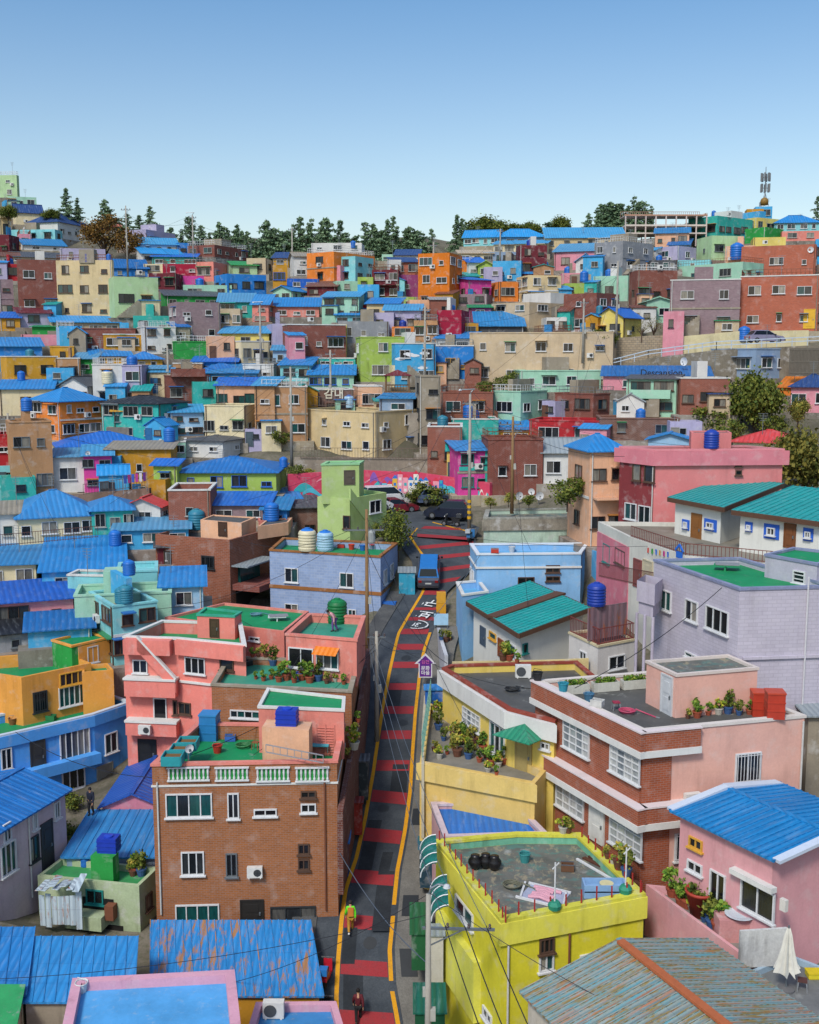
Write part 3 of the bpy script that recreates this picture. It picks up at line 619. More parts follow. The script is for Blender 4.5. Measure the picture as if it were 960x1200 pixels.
HILL = '''
A 0 62 70 45 45 125|palegreen f:mint|n2x1|pale green tower house highest on the left skyline
A 30 - 130 122 122 168|mint f:mint|n1x3|low mint wing joined below the green skyline tower
A 0 - 56 157 157 205|cream f:stone|n1x1|small cream house with flat roof at the upper left edge
A 0 - 42 196 196 255|sand f:pink|b1|sand coloured house with a pink balcony at upper left edge
A 58 - 152 150 176 222|cream g:roofnavy||cream house with dark blue gable under the skyline tower
A 100 205 328 172 206 268|white h:roofnavy|n1x5|long white house with a dark navy hipped roof near the left ridge
A 42 195 222 222 236 282|aqua f:deckgreen|n1x3|aqua house with a green roof edge left of the autumn tree
A 70 - 112 252 252 300|pink f:stone|n1x1|tiny pink house squeezed left of the blue lean-to
A 85 - 232 272 292 312|white s:roofblue|n1x2|low white cottage with a bright blue lean-to roof left of the autumn tree
A 0 35 70 255 255 332|maroon f:stone|n1x1 wb|dark red house with green painted side at upper left edge
A 355 - 425 200 222 240|salmon h:salmon|n1x2|salmon roofed cottage among the pines on the left ridge
A 430 515 618 220 236 300|lilac f:white|n1x5 wd|long pale lilac ridge house with a band of windows
A 495 - 625 268 288 330|paleblue s:roofblue||pale blue cottage with lean-to roof below the lilac ridge house
A 660 755 872 277 290 335|redbrown f:stone|n1x4|wide dark red villa with flat eaves on the left ridge
A 622 - 666 282 284 325|blue f:blue|n1x1|small bright blue cube house beside the dark red villa
A 535 - 690 322 332 362|turq s:roofblue|n1x3|low turquoise cottage below the dark red villa
A 690 752 800 340 350 420|salmon f:stone|n1x1|plain salmon house without a pitched roof left of the bright blue terrace house
A 868 935 962 335 337 395|beige f:stone|n1x1|plain beige house with flat roof beside the ridge pines
A 755 800 937 384 392 468|blue f:skyblue|n1x3 b0|bright blue house with an open terrace left of the ochre house
A 573 - 716 356 358 402|crimson f:stone|n1x2 ww|crimson house with two white windows above the magenta one
A 612 - 718 398 400 432|hotpink f:pink|n1x2|low magenta house directly under the crimson one
A 506 - 576 356 358 394|cream f:stone|n1x1|small cream block left of the crimson house
A 525 615 652 388 390 455|maroon f:stone|n1x2 k|dark maroon house with a gutter beside the mint block
A 645 - 816 428 432 470|mint f:mint|n1x2|long low mint house under the magenta one
A 585 - 782 452 470 508|green s:dgrey|n1x4|low green house with a grey sheet roof under the long mint house
A 770 - 892 462 490 548|turq s:roofblue|n1x2|turquoise house with a bright blue roof right of the mauve block
A 888 945 962 472 498 562|salmon s:roofblue|n2x1|salmon and blue roofed house at the foot of the ochre house
A 40 - 212 318 334 352|beige s:dgrey|n1x3|flat beige shed with grey roof above the dark red block
A 0 - 70 356 358 418|red f:red|n1x1|bright vermilion house left of the dark red block
A 0 - 52 412 412 548|mauve f:stone|n2x1 wb|mauve brick house at the left edge below the vermilion one
A 212 - 372 302 304 350|lilac f:white|n1x2 d+1|pale lilac penthouse standing on top of the cream block
A 68 - 212 340 343 548|redbrown f:stone|n2x2 ww|tall dark red block with four white windows
A 205 400 407 341 344 550|sand f:stone|n3x3 wb|tall cream four storey block with brown windows
A 405 - 560 400 404 548|palegreen f:white|n1x2 @162|pale green block with two square windows and a white roof edge
A 418 - 512 476 492 558|white g:white|n1x2|white cottage with a white pitched roof in front of the green block
A 70 - 182 513 530 582|lilac s:maroon|n1x1|small lilac house below the tall dark red block
A 0 - 72 528 546 594|ochre s:roofblue|n1x1|ochre shed house with blue roof at the left edge
A 470 - 602 534 540 606|turq f:turq|n1x2|turquoise flat house with white balcony under the white cottage
A 185 - 420 542 562 594|beige s:roofblue|n1x4|long beige row house under a blue sheet roof below the cream block
A 595 625 777 488 491 634|mauve f:pink|n2x2 ww|mauve brick block with four white barred windows
A 775 - 846 500 515 590|beige f:dgrey|n1x2|beige house with brown flat eaves right of the mauve block
A 620 - 786 628 632 692|green f:green|n0x0|deep green windowless wall house below the mauve block
A 775 - 946 578 600 644|yellow s:roofblue|n1x3|yellow cottage row under a bright blue roof right of the mauve block
A 785 850 950 622 630 714|cream f:maroon|n1x3|cream house with a glazed dark red porch and street lamp
A 262 - 478 580 586 664|redbrown f:stone|n1x2|low dark red brick house above the ochre wall
A 75 - 202 604 606 645|pink f:stone|n0x0|plain pink windowless wall house left of the pale blue box
A 200 - 264 574 580 644|paleblue f:white|n1x1|small pale blue box house beside the pink wall
A 114 - 212 574 578 608|green s:deckgreen|n0x0|low green covered shed above the pink wall
A 365 - 512 598 606 664|ochre f:tan|n1x2|ochre rendered house with stained walls above the blue roofs
A 508 - 620 574 580 674|white f:stone|n2x2 wb|grey white block with four brown windows beside the ochre wall
A 178 - 262 644 650 704|mustard f:mustard|n1x1|small mustard annex on the corner above the mustard house
A 28 - 206 676 684 778|mustard f:cream|n1x2 b0|mustard house with balcony and flat roof at left
A 0 - 152 618 646 736|blue s:roofblue|n1x2|blue cottage under a wide blue roof at the left edge
A 205 - 284 678 690 778|tan f:ochre|n1x2|tan rendered house next to the mustard house
A 325 - 462 652 680 710|mustard s:roofblue|n1x3|mustard cottage under a blue roof below the brick house
A 460 - 572 668 690 724|mustard h:roofblue2|n1x2|mustard cottage with hipped blue roof left of the tan parapet
A 262 - 336 664 690 744|green s:roofblue|n1x1|green cottage under a blue roof beside the tan house
A 610 - 712 700 708 752|tan f:cream|n1x2|tan house with cream roof deck left of the blue roofs
A 680 - 832 674 700 734|blue s:roofblue|n1x2|blue cottage under a broad blue roof under the cream porch house
A 706 - 882 708 736 780|sky h:roofblue2|n1x3|sky blue house with deep blue hipped roof under the porch house
A 855 - 962 690 712 776|white f:maroon|n1x2|white house with a dark red base under the street lamp
A 0 - 70 318 330 358|white g:brown|n1x1|white cottage with brown roof above the vermilion house
A 395 - 520 344 372 402|blue s:roofblue2|n1x2|low blue shed beneath the autumn tree
A 820 - 905 350 362 400|palegreen s:green|n1x1|pale green hut behind the bright blue terrace house
A 500 - 640 300 322 352|white s:roofblue|n1x3|white cottage with a blue lean-to right of the autumn tree
B 0 - 52 358 362 445|ochre f:stone|n1x1 wu|ochre house with a blue framed window near the pines
B 50 - 162 402 410 444|cobalt f:navy|n1x2|dark blue flat house left of the aqua tower
B 75 - 132 318 330 402|white g:stone|n2x1|narrow white house among the pines left of the orange stair house
B 135 - 312 278 284 318|white f:stone|n1x3|pale grey flat topped house against the pines
B 120 215 358 310 314 426|brightorange f:orange|n2x2|orange house with a flat roof behind the aqua tower
B 218 290 354 326 330 425|aqua f:aqua|n2x1 k|tall plain aqua tower house with one side window
B 222 - 300 412 418 460|mint f:mint|n1x1|small mint lower house at the foot of the aqua tower
B 175 - 302 456 472 556|mint s:roofblue|n2x3|mint house under a blue roof below the aqua tower
B 298 - 352 400 404 506|lime f:lime|n2x1|narrow lime green house right of the aqua tower
B 348 - 442 372 378 486|maroon f:stone|n2x2 b1|maroon house with red balconies left of the plum house
B 380 - 442 392 408 474|crimson f:crimson|n1x2 b0|crimson balcony house in front of the maroon one
B 435 - 514 392 396 474|plum f:plum|n1x1 ww|plum house with one white window left of the orange block
B 378 - 502 468 474 510|lime f:lime|n1x3|low lime green base house under the plum house
B 383 - 428 318 324 348|mint f:mint|n1x1|small mint box house below the pines
B 428 - 512 308 326 350|white s:roofnavy|n1x2|white house with a slate blue roof left of the orange block
B 510 620 664 314 318 506|orange f:brightorange|n3x2 ww k|bright orange four storey block with white windows
B 658 - 692 343 346 398|orange f:orange|n0x0|narrow orange annex behind the orange block
B 626 - 722 386 400 424|turq s:roofteal|n1x1|small teal roofed hut right of the orange block
B 620 685 767 404 412 494|hotpink s:roofblue|n1x2|hot pink house with a blue roof edge and balcony
B 640 - 752 458 464 506|mauve f:grey|n1x2|low mauve house below the hot pink one
B 655 - 772 310 320 350|cream s:beige|n1x3|low cream house under the ridge right of the orange block
B 688 - 748 336 352 406|white s:roofblue|n1x2|white cottage with blue lean-to left of the pale lime gable
B 720 - 776 352 362 414|lime G:lime|n1x1|pale lime gable house beside the deep blue box
B 772 - 872 342 347 418|sky f:blue|n1x2|sky blue box house left of the deep red gable
B 750 795 862 388 420 490|brightorange f:brightorange|n1x1|terracotta orange house with flat parapet under the blue box
B 866 - 962 288 292 405|maroon f:stone|n2x2|deep red tall house under the aqua ridge houses
B 880 - 975 354 390 408|crimson s:roofblue|n1x2|red house with a steep blue roof below the deep red one
B 855 895 1012 393 397 506|sand f:cream|n2x2 ww|sand coloured two storey house with four white windows
B 670 - 790 240 262 296|aqua g:roofblue|n1x4|aqua ridge house with a blue roof left of its twin
B 785 - 962 236 260 292|skyblue h:roofblue|n1x5|long sky blue ridge house with hipped blue roof
B 775 - 962 276 286 326|cream s:roofblue|n1x5|long cream row house under the sky blue ridge house
B 738 - 872 308 316 350|bluegrey f:stone|n1x4|blue grey flat house with many windows above the sky blue box
B 0 65 122 438 450 494|mint G:roofblue|n1x2|mint cottage with blue gable below the dark blue flat house
B 0 - 162 478 506 545|salmon s:roofblue|n1x3|salmon cottage under a broad blue roof at centre left
B 0 - 56 562 568 652|lilac f:white|n0x0|plain white lilac wall house left of the three window brick
B 55 - 257 566 572 686|redbrown f:brown|n1x3 ww|dark brick house with three wide white windows
B 230 - 408 552 560 636|grey f:stone|n1x3|long grey house with two lit windows
B 222 - 402 512 536 564|aqua s:roofblue|n1x4|aqua row house under blue roof above the grey house
B 398 - 478 522 530 565|brown f:brown|n1x1|low brown house above the orange annex
B 282 - 392 498 502 530|red f:red|n1x2|low house with a red parapet strip above the aqua row
B 418 - 502 568 578 628|brightorange f:orange|n1x1|orange annex left of the tan brick house
B 495 578 584 552 556 632|tan f:stone|n1x2 ww|tan brick house with two white windows beside crimson house
B 540 - 608 518 524 560|lilac s:roofblue|n1x1|small pale lilac upper house left of crimson wall
B 576 - 662 516 520 622|crimson f:crimson|n0x0 L6|plain crimson wall house without windows in the centre
B 572 - 702 598 618 656|white s:roofblue|n1x2|white cottage with a blue roof under the crimson wall
B 690 - 767 502 510 562|plum s:deckgreen|n1x1 ww|plum cottage with a white window and green roof
B 655 - 722 558 566 606|ochre f:stone|n1x1|small ochre house below the plum cottage
B 715 - 882 528 574 602|dgrey s:roofblue|n0x0|dark open shed under a sloping bright blue canopy
B 768 900 1092 486 492 582|beige f:brown|n2x2|beige brown terraced house with tan parapets
B 690 - 1192 592 600 792|beige f:tan|n2x5 ww L8 k @139|long beige building with two tan parapet bands
B 292 308 462 610 616 772|lime f:lime|n2x1 k|tall lime green block with a blank front
B 430 - 572 628 638 790|sky f:skyblue|n2x2 ww|sky blue house painted with white clouds
B 555 - 704 638 646 762|blue f:skyblue|n1x3 wy|bright blue stair house with yellow framed windows
B 26 - 132 686 712 770|aqua s:roofblue|n1x2|aqua cottage with bright blue roof left of the lime block
B 128 - 284 714 746 800|mint s:roofblue|n1x3 wu|white mint cottage under blue roof left of the lime block
B 160 - 290 666 690 716|turq f:turq|n1x3|low turquoise terrace house under the brick with three windows
B 0 - 60 640 660 705|paleblue s:roofblue|n1x1|pale blue cottage with blue roof below the plain white wall
B 120 - 222 420 436 470|maroon s:brown|n1x2|small dark red cottage left of the mint tower foot
B 0 - 55 318 336 372|mustard s:roofnavy|n1x1|mustard cottage tucked below the pines
C 498 600 737 178 188 270|turq f:turq|n1x5|long turquoise ridge house left of the antenna tower
C 600 - 737 174 180 205|skyblue f:skyblue|n0x0 d+1|sky blue flat upper floor behind the turquoise ridge house
C 735 - 794 150 156 206|sky f:blue|n1x1|sky blue cube that carries the antenna mast
C 658 740 828 164 194 246|yellow f:cream|n1x3|yellow ridge house with flat roof below the antenna
C 698 770 832 223 228 282|green f:green|n0x0|bright grass green box house under the yellow ridge house
C 803 - 962 188 210 246|aqua h:roofblue|n1x4|aqua ridge house with hipped blue roof at right edge
C 828 - 962 236 242 278|salmon f:terracotta|n1x2|low terracotta coloured house at the right edge
C 383 - 502 232 248 300|peach s:roofblue|n1x3|peach house with blue roof edge below the lookout
C 0 - 278 232 264 306|sand s:roofblue|n1x6|long sand coloured row house under blue roof left of lookout
C 28 - 178 288 312 380|pink s:roofblue|n1x2|pink house with blue roof left of the grey block
C 168 268 376 268 276 394|grey f:stone|n2x2 ww|grey block with four small white windows
C 104 - 172 328 346 394|white G:roofblue|n1x1|white gable cottage left of the grey block
C 372 460 527 288 294 350|lilac f:white|n1x1|pale lilac house right of the grey block
C 430 - 502 272 290 312|paleblue s:roofblue2|n0x0|small pale hut with a blue roof behind the lilac house
C 528 580 692 254 258 345|palegreen f:mint|n1x2|pale green house with one wide window above the peach one
C 628 - 732 288 294 355|peach f:peach|n0x0|peach wall house left of the brown brick
C 728 - 842 260 264 305|yellow f:stone|n0x0|pale yellow wall house above the brown brick
C 684 945 950 266 288 395|terracotta f:brown|n1x3 ww k|long brown brick house with a white window pair at upper right
C 944 - 972 266 270 360|sky f:blue|n1x1|narrow blue house at right edge beside the brown brick
C 460 690 764 343 350 420|mint f:mint|n1x2|mint house with a pale blue side wall
C 450 - 577 336 344 375|aqua f:aqua|n1x1|small aqua house behind the mint one
C 368 - 462 338 344 382|dgrey f:stone|n1x3|dark glazed roof room on the brick house
C 290 318 458 373 380 522|redbrown f:brown|n1x3 wb|red brown brick house with dark windows left of mint house
C 432 - 677 408 414 615|mauve f:stone|n2x2 ww @139|two storey mauve brick house with white barred windows
C 677 - 952 392 400 595|terracotta f:roofblue|n2x3 ww @138|terracotta brick house with big white windows and yellow door
C 948 - 992 386 392 600|brown f:stone|n2x1|brown house cut by the right edge beside the terracotta one
C 60 175 254 453 459 602|redbrown f:pink|n2x1 ww|dark red house with a flat pink parapet
C 65 - 178 418 426 465|lime f:stone|n1x2|lime green roof room above the pink parapet
C 55 - 125 386 390 440|pink f:stone|n0x0|small pink block beside the white gable cottage
C 165 - 287 393 400 490|mint f:turq|n1x1|mint house behind the dark red one
C 173 270 334 512 542 616|yellow G:roofblue|n1x2|pale yellow house with a blue gable roof
C 352 - 442 478 488 565|mint G:mint|n1x2|mint gable house behind the bare tree
C 0 - 72 538 546 602|white f:dgrey|n1x2|white shop house under dark eaves right of the canopy
C -45 0 92 586 594 652|brown f:brown|n1x2|low brown house right of the canopy shed
C 96 - 175 600 612 668|stone f:stone|n1x1|small grey stone house at the top of the ramp
C 300 - 372 470 476 520|brown f:brown|n1x1|low brown annex under the red brown brick house
C 577 735 864 650 657 760|bluegrey f:white|n1x2 ww|blue grey house with white windows below the silver car
D 0 - 187 76 106 200|cream s:roofblue|n1x1|cream house with a dark doorway under a blue roof at left edge
D 213 310 407 64 94 182|white G:dgrey|n1x3|white gable end house with a dark slate roof
D 330 - 436 16 22 180|white f:stone|n2x1|grey white house with water drum at its parapet
D 434 - 502 22 26 178|lilac f:stone|n2x1|narrow lilac house beside the grey white one
D 500 - 587 26 36 120|mint s:roofblue|n2x1|mint house with balcony left of the parapet
D 588 - 737 34 62 170|redbrown f:cream|n1x2 b1|dark red house under a cream parapet
D 735 - 902 20 50 108|sky s:roofblue|n1x3|sky blue house under blue roof right of the parapet
D 762 - 907 68 94 190|peach s:roofblue|n1x3 g1|peach upper house with three green windows
D 722 860 925 162 168 296|cream f:stone|n1x3|large cream house with small windows below the peach one
D 898 - 968 66 94 296|tan s:roofblue|n2x1|narrow tan house right of the large cream one
D 105 215 367 104 148 288|brightorange h:roofblue|n2x3|orange house with a row of upper windows and blue roof
D 362 560 664 132 158 296|turq h:black|n2x3 k|dark teal house with black and mustard roof
D 398 - 562 152 184 240|turq s:mustard|n1x3 d-2|glazed teal porch under a mustard sheet roof
D 600 - 717 162 188 272|paleblue s:roofblue|n2x2|pale blue house with blue roof right of the teal house
D 45 - 192 218 224 492|tan f:cream|n2x2|tall tan house with a dark barred window
D 0 - 46 262 270 455|red f:stone|n2x1 g1|red house with teal green windows at left edge
D 0 - 46 448 455 520|aqua f:aqua|n0x0|pale aqua wall under the red house at left edge
D 188 - 304 322 345 470|white s:roofblue|n1x1|whitewashed house with a dark open porch beside the pink one
D 298 - 397 304 340 470|hotpink s:roofblue|n2x2|pink house with dish and blue roof at left
D 208 - 558 258 306 352|cream h:roofblue|n1x4 L9|wide cream house under a big bright blue hipped roof
D 380 - 604 308 318 436|ochre s:stone|n1x3 ww|ochre house with washing on its terrace
D 560 - 654 288 294 352|mint f:mint|n1x2|small mint house right of the wide blue hipped roof
D 650 785 874 272 290 350|white h:dgrey|n1x2|white house with dark hipped roof and blue drum
D 543 625 642 362 374 492|lime s:roofblue|n2x1|lime green house left of the long blue roof
D 628 - 972 346 398 480|lime h:roofblue2|n1x4 L9 wu|long lime green house under a wide deep blue roof
D 68 - 350 462 552 650|cream h:roofblue|n1x4 L9|cream house under a large blue roof at left
D 325 - 468 484 530 628|turq h:roofblue|n1x3|turquoise house with hipped blue roof below the pink house
D 440 565 592 478 518 578|white G:roofred|n1x1|white cottage with a salmon red gable roof
D 595 - 742 458 464 600|brick f:brown|n1x1 k|red brick house left of the blue roofed mauve cottage
D 598 - 690 412 420 462|peach f:peach|n1x2 d+2|peach roof room on the red brick house
D 740 - 942 470 514 570|mauve s:roofblue|n1x2 ww|mauve cottage under a deep blue roof with two white windows
D 404 - 664 558 600 670|sky s:roofblue|n1x3 L7|sky blue house under a long blue roof beside the brick
D -10 - 76 508 545 660|white s:stone|n1x1|white house with worn grey roof at the left edge
D 925 - 1010 505 530 590|blue s:roofblue|n1x1|blue hut right of the mauve cottage
E 90 360 517 184 190 352|sand f:stone|n2x4 ww L8 k X|long beige two storey building with white windows
E -40 - 122 94 100 290|tan f:stone|n2x2 g1 ww|tan building with teal windows left of the beige building
E 118 - 284 88 110 200|brown f:brown|n1x3|dark brown shop house with pale lettering
E 374 - 492 128 140 190|bluegrey s:roofblue|n1x1 @124|blue grey roof room behind the beige building
E 588 - 772 112 120 222|brick f:brown|n1x2 ww b0|red brick house with an iron balcony and white window
E 768 870 962 112 118 222|mint f:mint|n1x1|mint house right of the red brick balcony house
E 868 - 1152 34 44 118|mint f:white|n1x4|long mint house with a white roof edge
E 543 - 664 232 240 410|brick f:brown|n1x2 wb k|brown brick house with a doorway above the mural
E 628 - 792 208 214 300|turq f:turq|n0x0|bright turquoise blank wall house in the centre
E 735 - 902 218 248 290|mustard s:roofblue|n1x3|mustard house under a flat blue roof
E 650 - 762 290 322 480|hotpink s:roofblue|n2x2 wt|pink and green painted house with blue roof by the plaza
E 755 - 947 280 286 480|redbrown f:stone|n1x2 ww|dark brick house with white parapet blocks and red base
E 900 - 1146 214 220 312|red f:stone|n1x2 ww @117|red house with a white framed green window
F 200 - 577 28 60 112|pink s:roofblue2|n1x2|pink cafe under a bright blue roof with dark letters
F 280 455 472 60 72 206|mint s:dgrey|n2x2 b1 wb|pale mint two storey house with a long balcony
F 470 - 642 62 70 198|brick f:brown|n1x3 wb|red brick house with dark windows left of the big tree
F 30 165 277 120 126 210|redbrown f:brown|n1x2|low red brick house above the red house
F 188 - 467 204 212 288|brown f:tan|n1x2 k|wide brown brick wall house behind the pink building
F 858 - 1000 56 96 190|pink h:roofnavy|n1x2 ww|pink house with a navy hipped roof at right edge
F 820 - 895 66 100 130|brightorange s:orange|n0x0|small orange roofed shed left of the navy roof
F 655 - 892 252 292 352|cream h:roofred|n1x2|cream house with a red hipped roof behind the pink building
F -10 - 200 280 328 440|white g:tin|n1x3|white house with a grey sheet roof beside the peach house
F 358 - 512 256 284 330|paleblue G:roofblue|n0x0|pale blue gable shed behind the pink building
F 265 - 300 140 150 206|sky f:blue|n1x1|narrow blue annex beside the pale mint house
E 300 - 384 90 98 195|peach f:peach|n1x1|peach walled house behind the beige building's roof room
E 500 522 588 58 64 335|stone f:stone|n3x1 wd k|grey concrete stair block right of the long beige building
E 505 - 606 96 104 240|dgrey f:dgrey|n1x2 d+3|dark grey house behind the concrete stair block
E 20 - 168 512 524 640|brown s:dgrey|n1x2 @103|low brown shed beside the lime green stair tower
E -30 - 96 476 494 570|green s:roofblue|n1x2 @107|green walled hut under a blue roof left of the stair tower
B 424 - 514 336 350 402|terracotta s:roofnavy|n1x2|terracotta hut with navy roof behind the plum house
B 392 - 520 500 520 604|lilac s:roofblue|n1x2|lilac house with blue roof above the orange annex
B 330 - 442 478 496 566|sand s:roofblue2|n1x2|sand coloured house with deep blue roof under the maroon one
D 572 - 716 782 800 900|paleblue s:roofblue|n1x1 @82|pale blue shed left of the red brown brick house
B 480 - 592 470 484 560|peach f:stone|n1x2|peach house beneath the orange block
D 560 - 700 480 500 560|aqua s:roofblue2|n1x1 @107|aqua hut behind the red brick house
'''
HB = {}
for ln in HILL.strip().splitlines():
    try: b = house(ln)
    except Exception as e: raise RuntimeError('HOUSE ' + ln + str(e))
    HB[b.label] = b

# ---- small annexes squeezed in between, each told apart by the house it leans on
rgh = random.Random(23); ck = dict(white='white', sky='sky blue', cream='cream', peach='peach', mint='mint', stone='grey', pink='pink', turq='turquoise', ochre='ochre', lilac='lilac', salmon='salmon', palegreen='pale green', brick='brick', yellow='yellow', aqua='aqua', tan='tan')
for b in list(HB.values()):
    if rgh.random() > .85 or len(b.label.split()) > 9 or b.zt - b.zb < 2.2 or b.fc(0)[2] > 8.5: continue
    a, d, L, n, rz = b.fc(0); sd = rgh.choice([-1, 1]); w_, h_, dp = R(rgh, 1.8, 3.4), R(rgh, 1.9, 3.6), R(rgh, 2.2, 3.6); c = a + d * (L * .5 + sd * (L * .5 + R(rgh, -.8, .6))) + n * R(rgh, -.6, 1.6)
    poly = [c - d * w_ / 2 + n * dp / 2, c + d * w_ / 2 + n * dp / 2, c + d * w_ / 2 - n * dp / 2, c - d * w_ / 2 - n * dp / 2]; zb = b.zb - R(rgh, 0, .6); col = rgh.choice(list(ck)); flat = rgh.random() < .5
    h = Bld('annex', '%s %s annex %s of the %s' % (rgh.choice(['small', 'narrow', 'little', 'plain']), ck[col], 'left' if sd < 0 else 'right', b.label), 'annex', poly, zb + h_, zb, 'small annexes between the hillside houses', ground=False)
    h.pitched = not flat
    if flat: h.walls(wall_mat(col), deck(rgh.choice(['deckgreen', 'stone', '6a6c6a', '3c9a80'])), .3, .14, cap=rgh.choice([None, W_, S_]) if False else None)
    else: h.walls(wall_mat(col)); h.pitched_roof(rgh.choice('ssGg'), zb + h_ + R(rgh, .3, .8), roof_mat(rgh.choice(['roofblue', '2f9ade', '4aa2d4', 'roofblue2', 'tin', 'dgrey', 'roofteal', '7a4a3c']), True), .2)
    h.done()
    loc, rz_ = h.at(0, w_ * R(rgh, .3, .7), zb + h_ * .45); add_window(h.root, loc, rz_, round(R(rgh, .6, 1.2), 1), round(h_ * .28, 1), n=rgh.choice([1, 2]), fr=rgh.choice('wgbd'), t=.05)
    if rgh.random() < .5: loc, rz_ = h.at(0, .5, zb); add_door(h.root, loc, rz_, .7, min(1.8, h_ * .8), rgh.choice(['4a5a64', '6a4a38', '2a6a9a', '8a8478']), False)
# ---------------------------------------------------------------- the street (edges read off the photo, then laid out as a real climbing strip)
SY = [560, 600, 640, 700, 800, 900, 1000, 1080, 1200, 1330]
SZ = [110, 103, 96, 88, 77, 67.5, 60, 55, 50.5, 47]
LY = [(1330, 394), (1200, 395), (1170, 394), (1127, 396), (1077, 400), (1043, 405), (1007, 417), (960, 428), (907, 437), (873, 442), (833, 448), (790, 456), (763, 462), (743, 467), (720, 480), (693, 496), (670, 503), (657, 500), (640, 488), (628, 480)]
RY = [(1330, 474), (1200, 467), (1157, 459), (1113, 457), (1060, 462), (1020, 466), (973, 475), (927, 481), (893, 483), (837, 487), (790, 492), (763, 497), (743, 504), (720, 511), (693, 521), (670, 548), (657, 556), (640, 556), (628, 553)]
def sdepth(y): return float(np.interp(y, SY, SZ))
def edge_x(tab, y):
    t = sorted(tab); return float(np.interp(y, [a for a, _ in t], [b for _, b in t]))
def sp(px, py): return P(px, py, sdepth(py))
ROWS = []
for y in range(1330, 627, -6): ROWS.append((y, sp(edge_x(LY, y), y), sp(edge_x(RY, y), y)))
# smooth heights along the street
for k in range(3):
    zs = [(r[1].z + r[2].z) / 2 for r in ROWS]
    for i in range(len(ROWS)):
        a, b = max(0, i - 4), min(len(ROWS), i + 5); z = sum(zs[a:b]) / (b - a)
        if i < 4 or i > len(ROWS) - 5: z = zs[i]
        ROWS[i][1].z = z; ROWS[i][2].z = z
def street_z(y): return float(np.interp(y, [(r[1].y + r[2].y) / 2 for r in ROWS], [r[1].z for r in ROWS]))
def strip(name, m, la, lb, dz, y0=-1e9, y1=1e9, parent=None, thick=0.0):
    """la, lb: functions row -> point on the left / right edge"""
    b = MB(); rr = [r for r in ROWS if y0 <= r[0] <= y1]; up = Vector((0, 0, dz))
    for i in range(len(rr) - 1):
        a, c = rr[i], rr[i + 1]; q = [la(a) + up, lb(a) + up, lb(c) + up, la(c) + up]; b.face(q)
        if thick:
            dn = Vector((0, 0, -thick)); b.face([q[0] + dn, q[0], q[3], q[3] + dn]); b.face([q[1], q[1] + dn, q[2] + dn, q[2]])
    return b.build(name, m, parent)
X = Vector((1, 0, 0))
road = strip('road', asphalt_mat(), lambda r: r[1] - X * 1.3, lambda r: r[2] + X * .25, 0); tag(road, kind='structure')
# the small plaza the street opens into
pz = MB(); zp = ROWS[-1][1].z
pl = [sp(478, 629), sp(557, 629)] + [P(x, y, dd) for x, y, dd in ((562, 612, 101), (520, 594, 107), (440, 592, 108), (404, 602, 105), (440, 622, 99))]
pz.face([(p.x, p.y, zp + (p.y - pl[0].y) * .10 + .02) for p in pl])
tag(pz.build('plaza_road', asphalt_mat('444a50', '5e6468', 'plaza_asphalt')), kind='structure')
def plaza_z(y): return zp + (y - pl[0].y) * .10 + .02
sw = strip('pavement', asphalt_mat('6c6a66', '84827c', 'pavement_concrete'), lambda r: r[2] + X * .25, lambda r: r[2] + X * 2.3, .1, 735, 1400, thick=.3); tag(sw, kind='structure')
sw = strip('pavement', asphalt_mat('4a4c4e', '6a6a68', 'pavement_worn'), lambda r: r[1] - X * 2.6, lambda r: r[1] - X * 1.3, .08, 690, 1400, thick=.3); tag(sw, kind='structure')
YM = marking_mat('d89a1c', 'yellow_road_paint', .35)
ln = strip('road_marking', YM, lambda r: r[1] - X * .10, lambda r: r[1] + X * .12, .008); tag(ln, 'solid yellow line down the left edge of the street', 'road line', kind='structure')
for a, b in ((1160, 1400), (1068, 1154), (738, 1062), ):
    ln = strip('road_marking', YM, lambda r: r[2] - X * .12, lambda r: r[2] + X * .10, .008, a, b); tag(ln, kind='structure')
RM = marking_mat('9a3238', 'red_road_paint', .45)
def row_at(y):
    i = min(range(len(ROWS)), key=lambda k: abs(ROWS[k][0] - y))
    j = min(len(ROWS) - 1, i + 1) if y < ROWS[i][0] else max(0, i - 1)
    t = 0 if ROWS[i][0] == ROWS[j][0] else (ROWS[i][0] - y) / (ROWS[i][0] - ROWS[j][0])
    return ROWS[i][1].lerp(ROWS[j][1], t), ROWS[i][2].lerp(ROWS[j][2], t)
for yc, hh in ((1194, 9), (1135, 9), (1080, 8), (1029, 8), (980, 7.5), (935, 7), (897, 6), (862, 5), (833, 4.5), (805, 4), (780, 3.6), (759, 3.4), (741, 3.2), (726, 2.0), (714, 1.6), (695, 2.4), (682, 2.4), (667, 2.3), (652, 2.2), (639, 2.0)):
    b = MB(); n = 4; m = 5
    def rp(t, s):
        tilt = (t - .5) * 2 * (2 if yc > 900 else (-3 if yc < 690 else 0)); l, r = row_at(min(1329, max(629, yc + hh * s + tilt))); l = l + X * .16; r = r - X * .16 if yc > 735 else r
        return l.lerp(r, t) + Vector((0, 0, .015))
    for i in range(n):
        for j in range(m):
            s1, s0 = 1 - 2 * j / m, 1 - 2 * (j + 1) / m
            b.face([rp(i / n, s1), rp((i + 1) / n, s1), rp((i + 1) / n, s0), rp(i / n, s0)])
    tag(b.build('road_marking', RM), kind='structure')
def on_plaza(px, py, up=.012):
    r = ray(px, py); t = (zp + .02 - pl[0].y * .10) / (r.z - .10 * r.y); return r * t + Vector((0, 0, up))
for q in (((489, 629), (551, 633), (551, 629.5), (489, 625.5)), ((493, 619.5), (543, 621.5), (539, 618.5), (498, 616.5))):
    b = MB(); b.face([on_plaza(*c) for c in q]); tag(b.build('road_marking', RM), kind='structure')
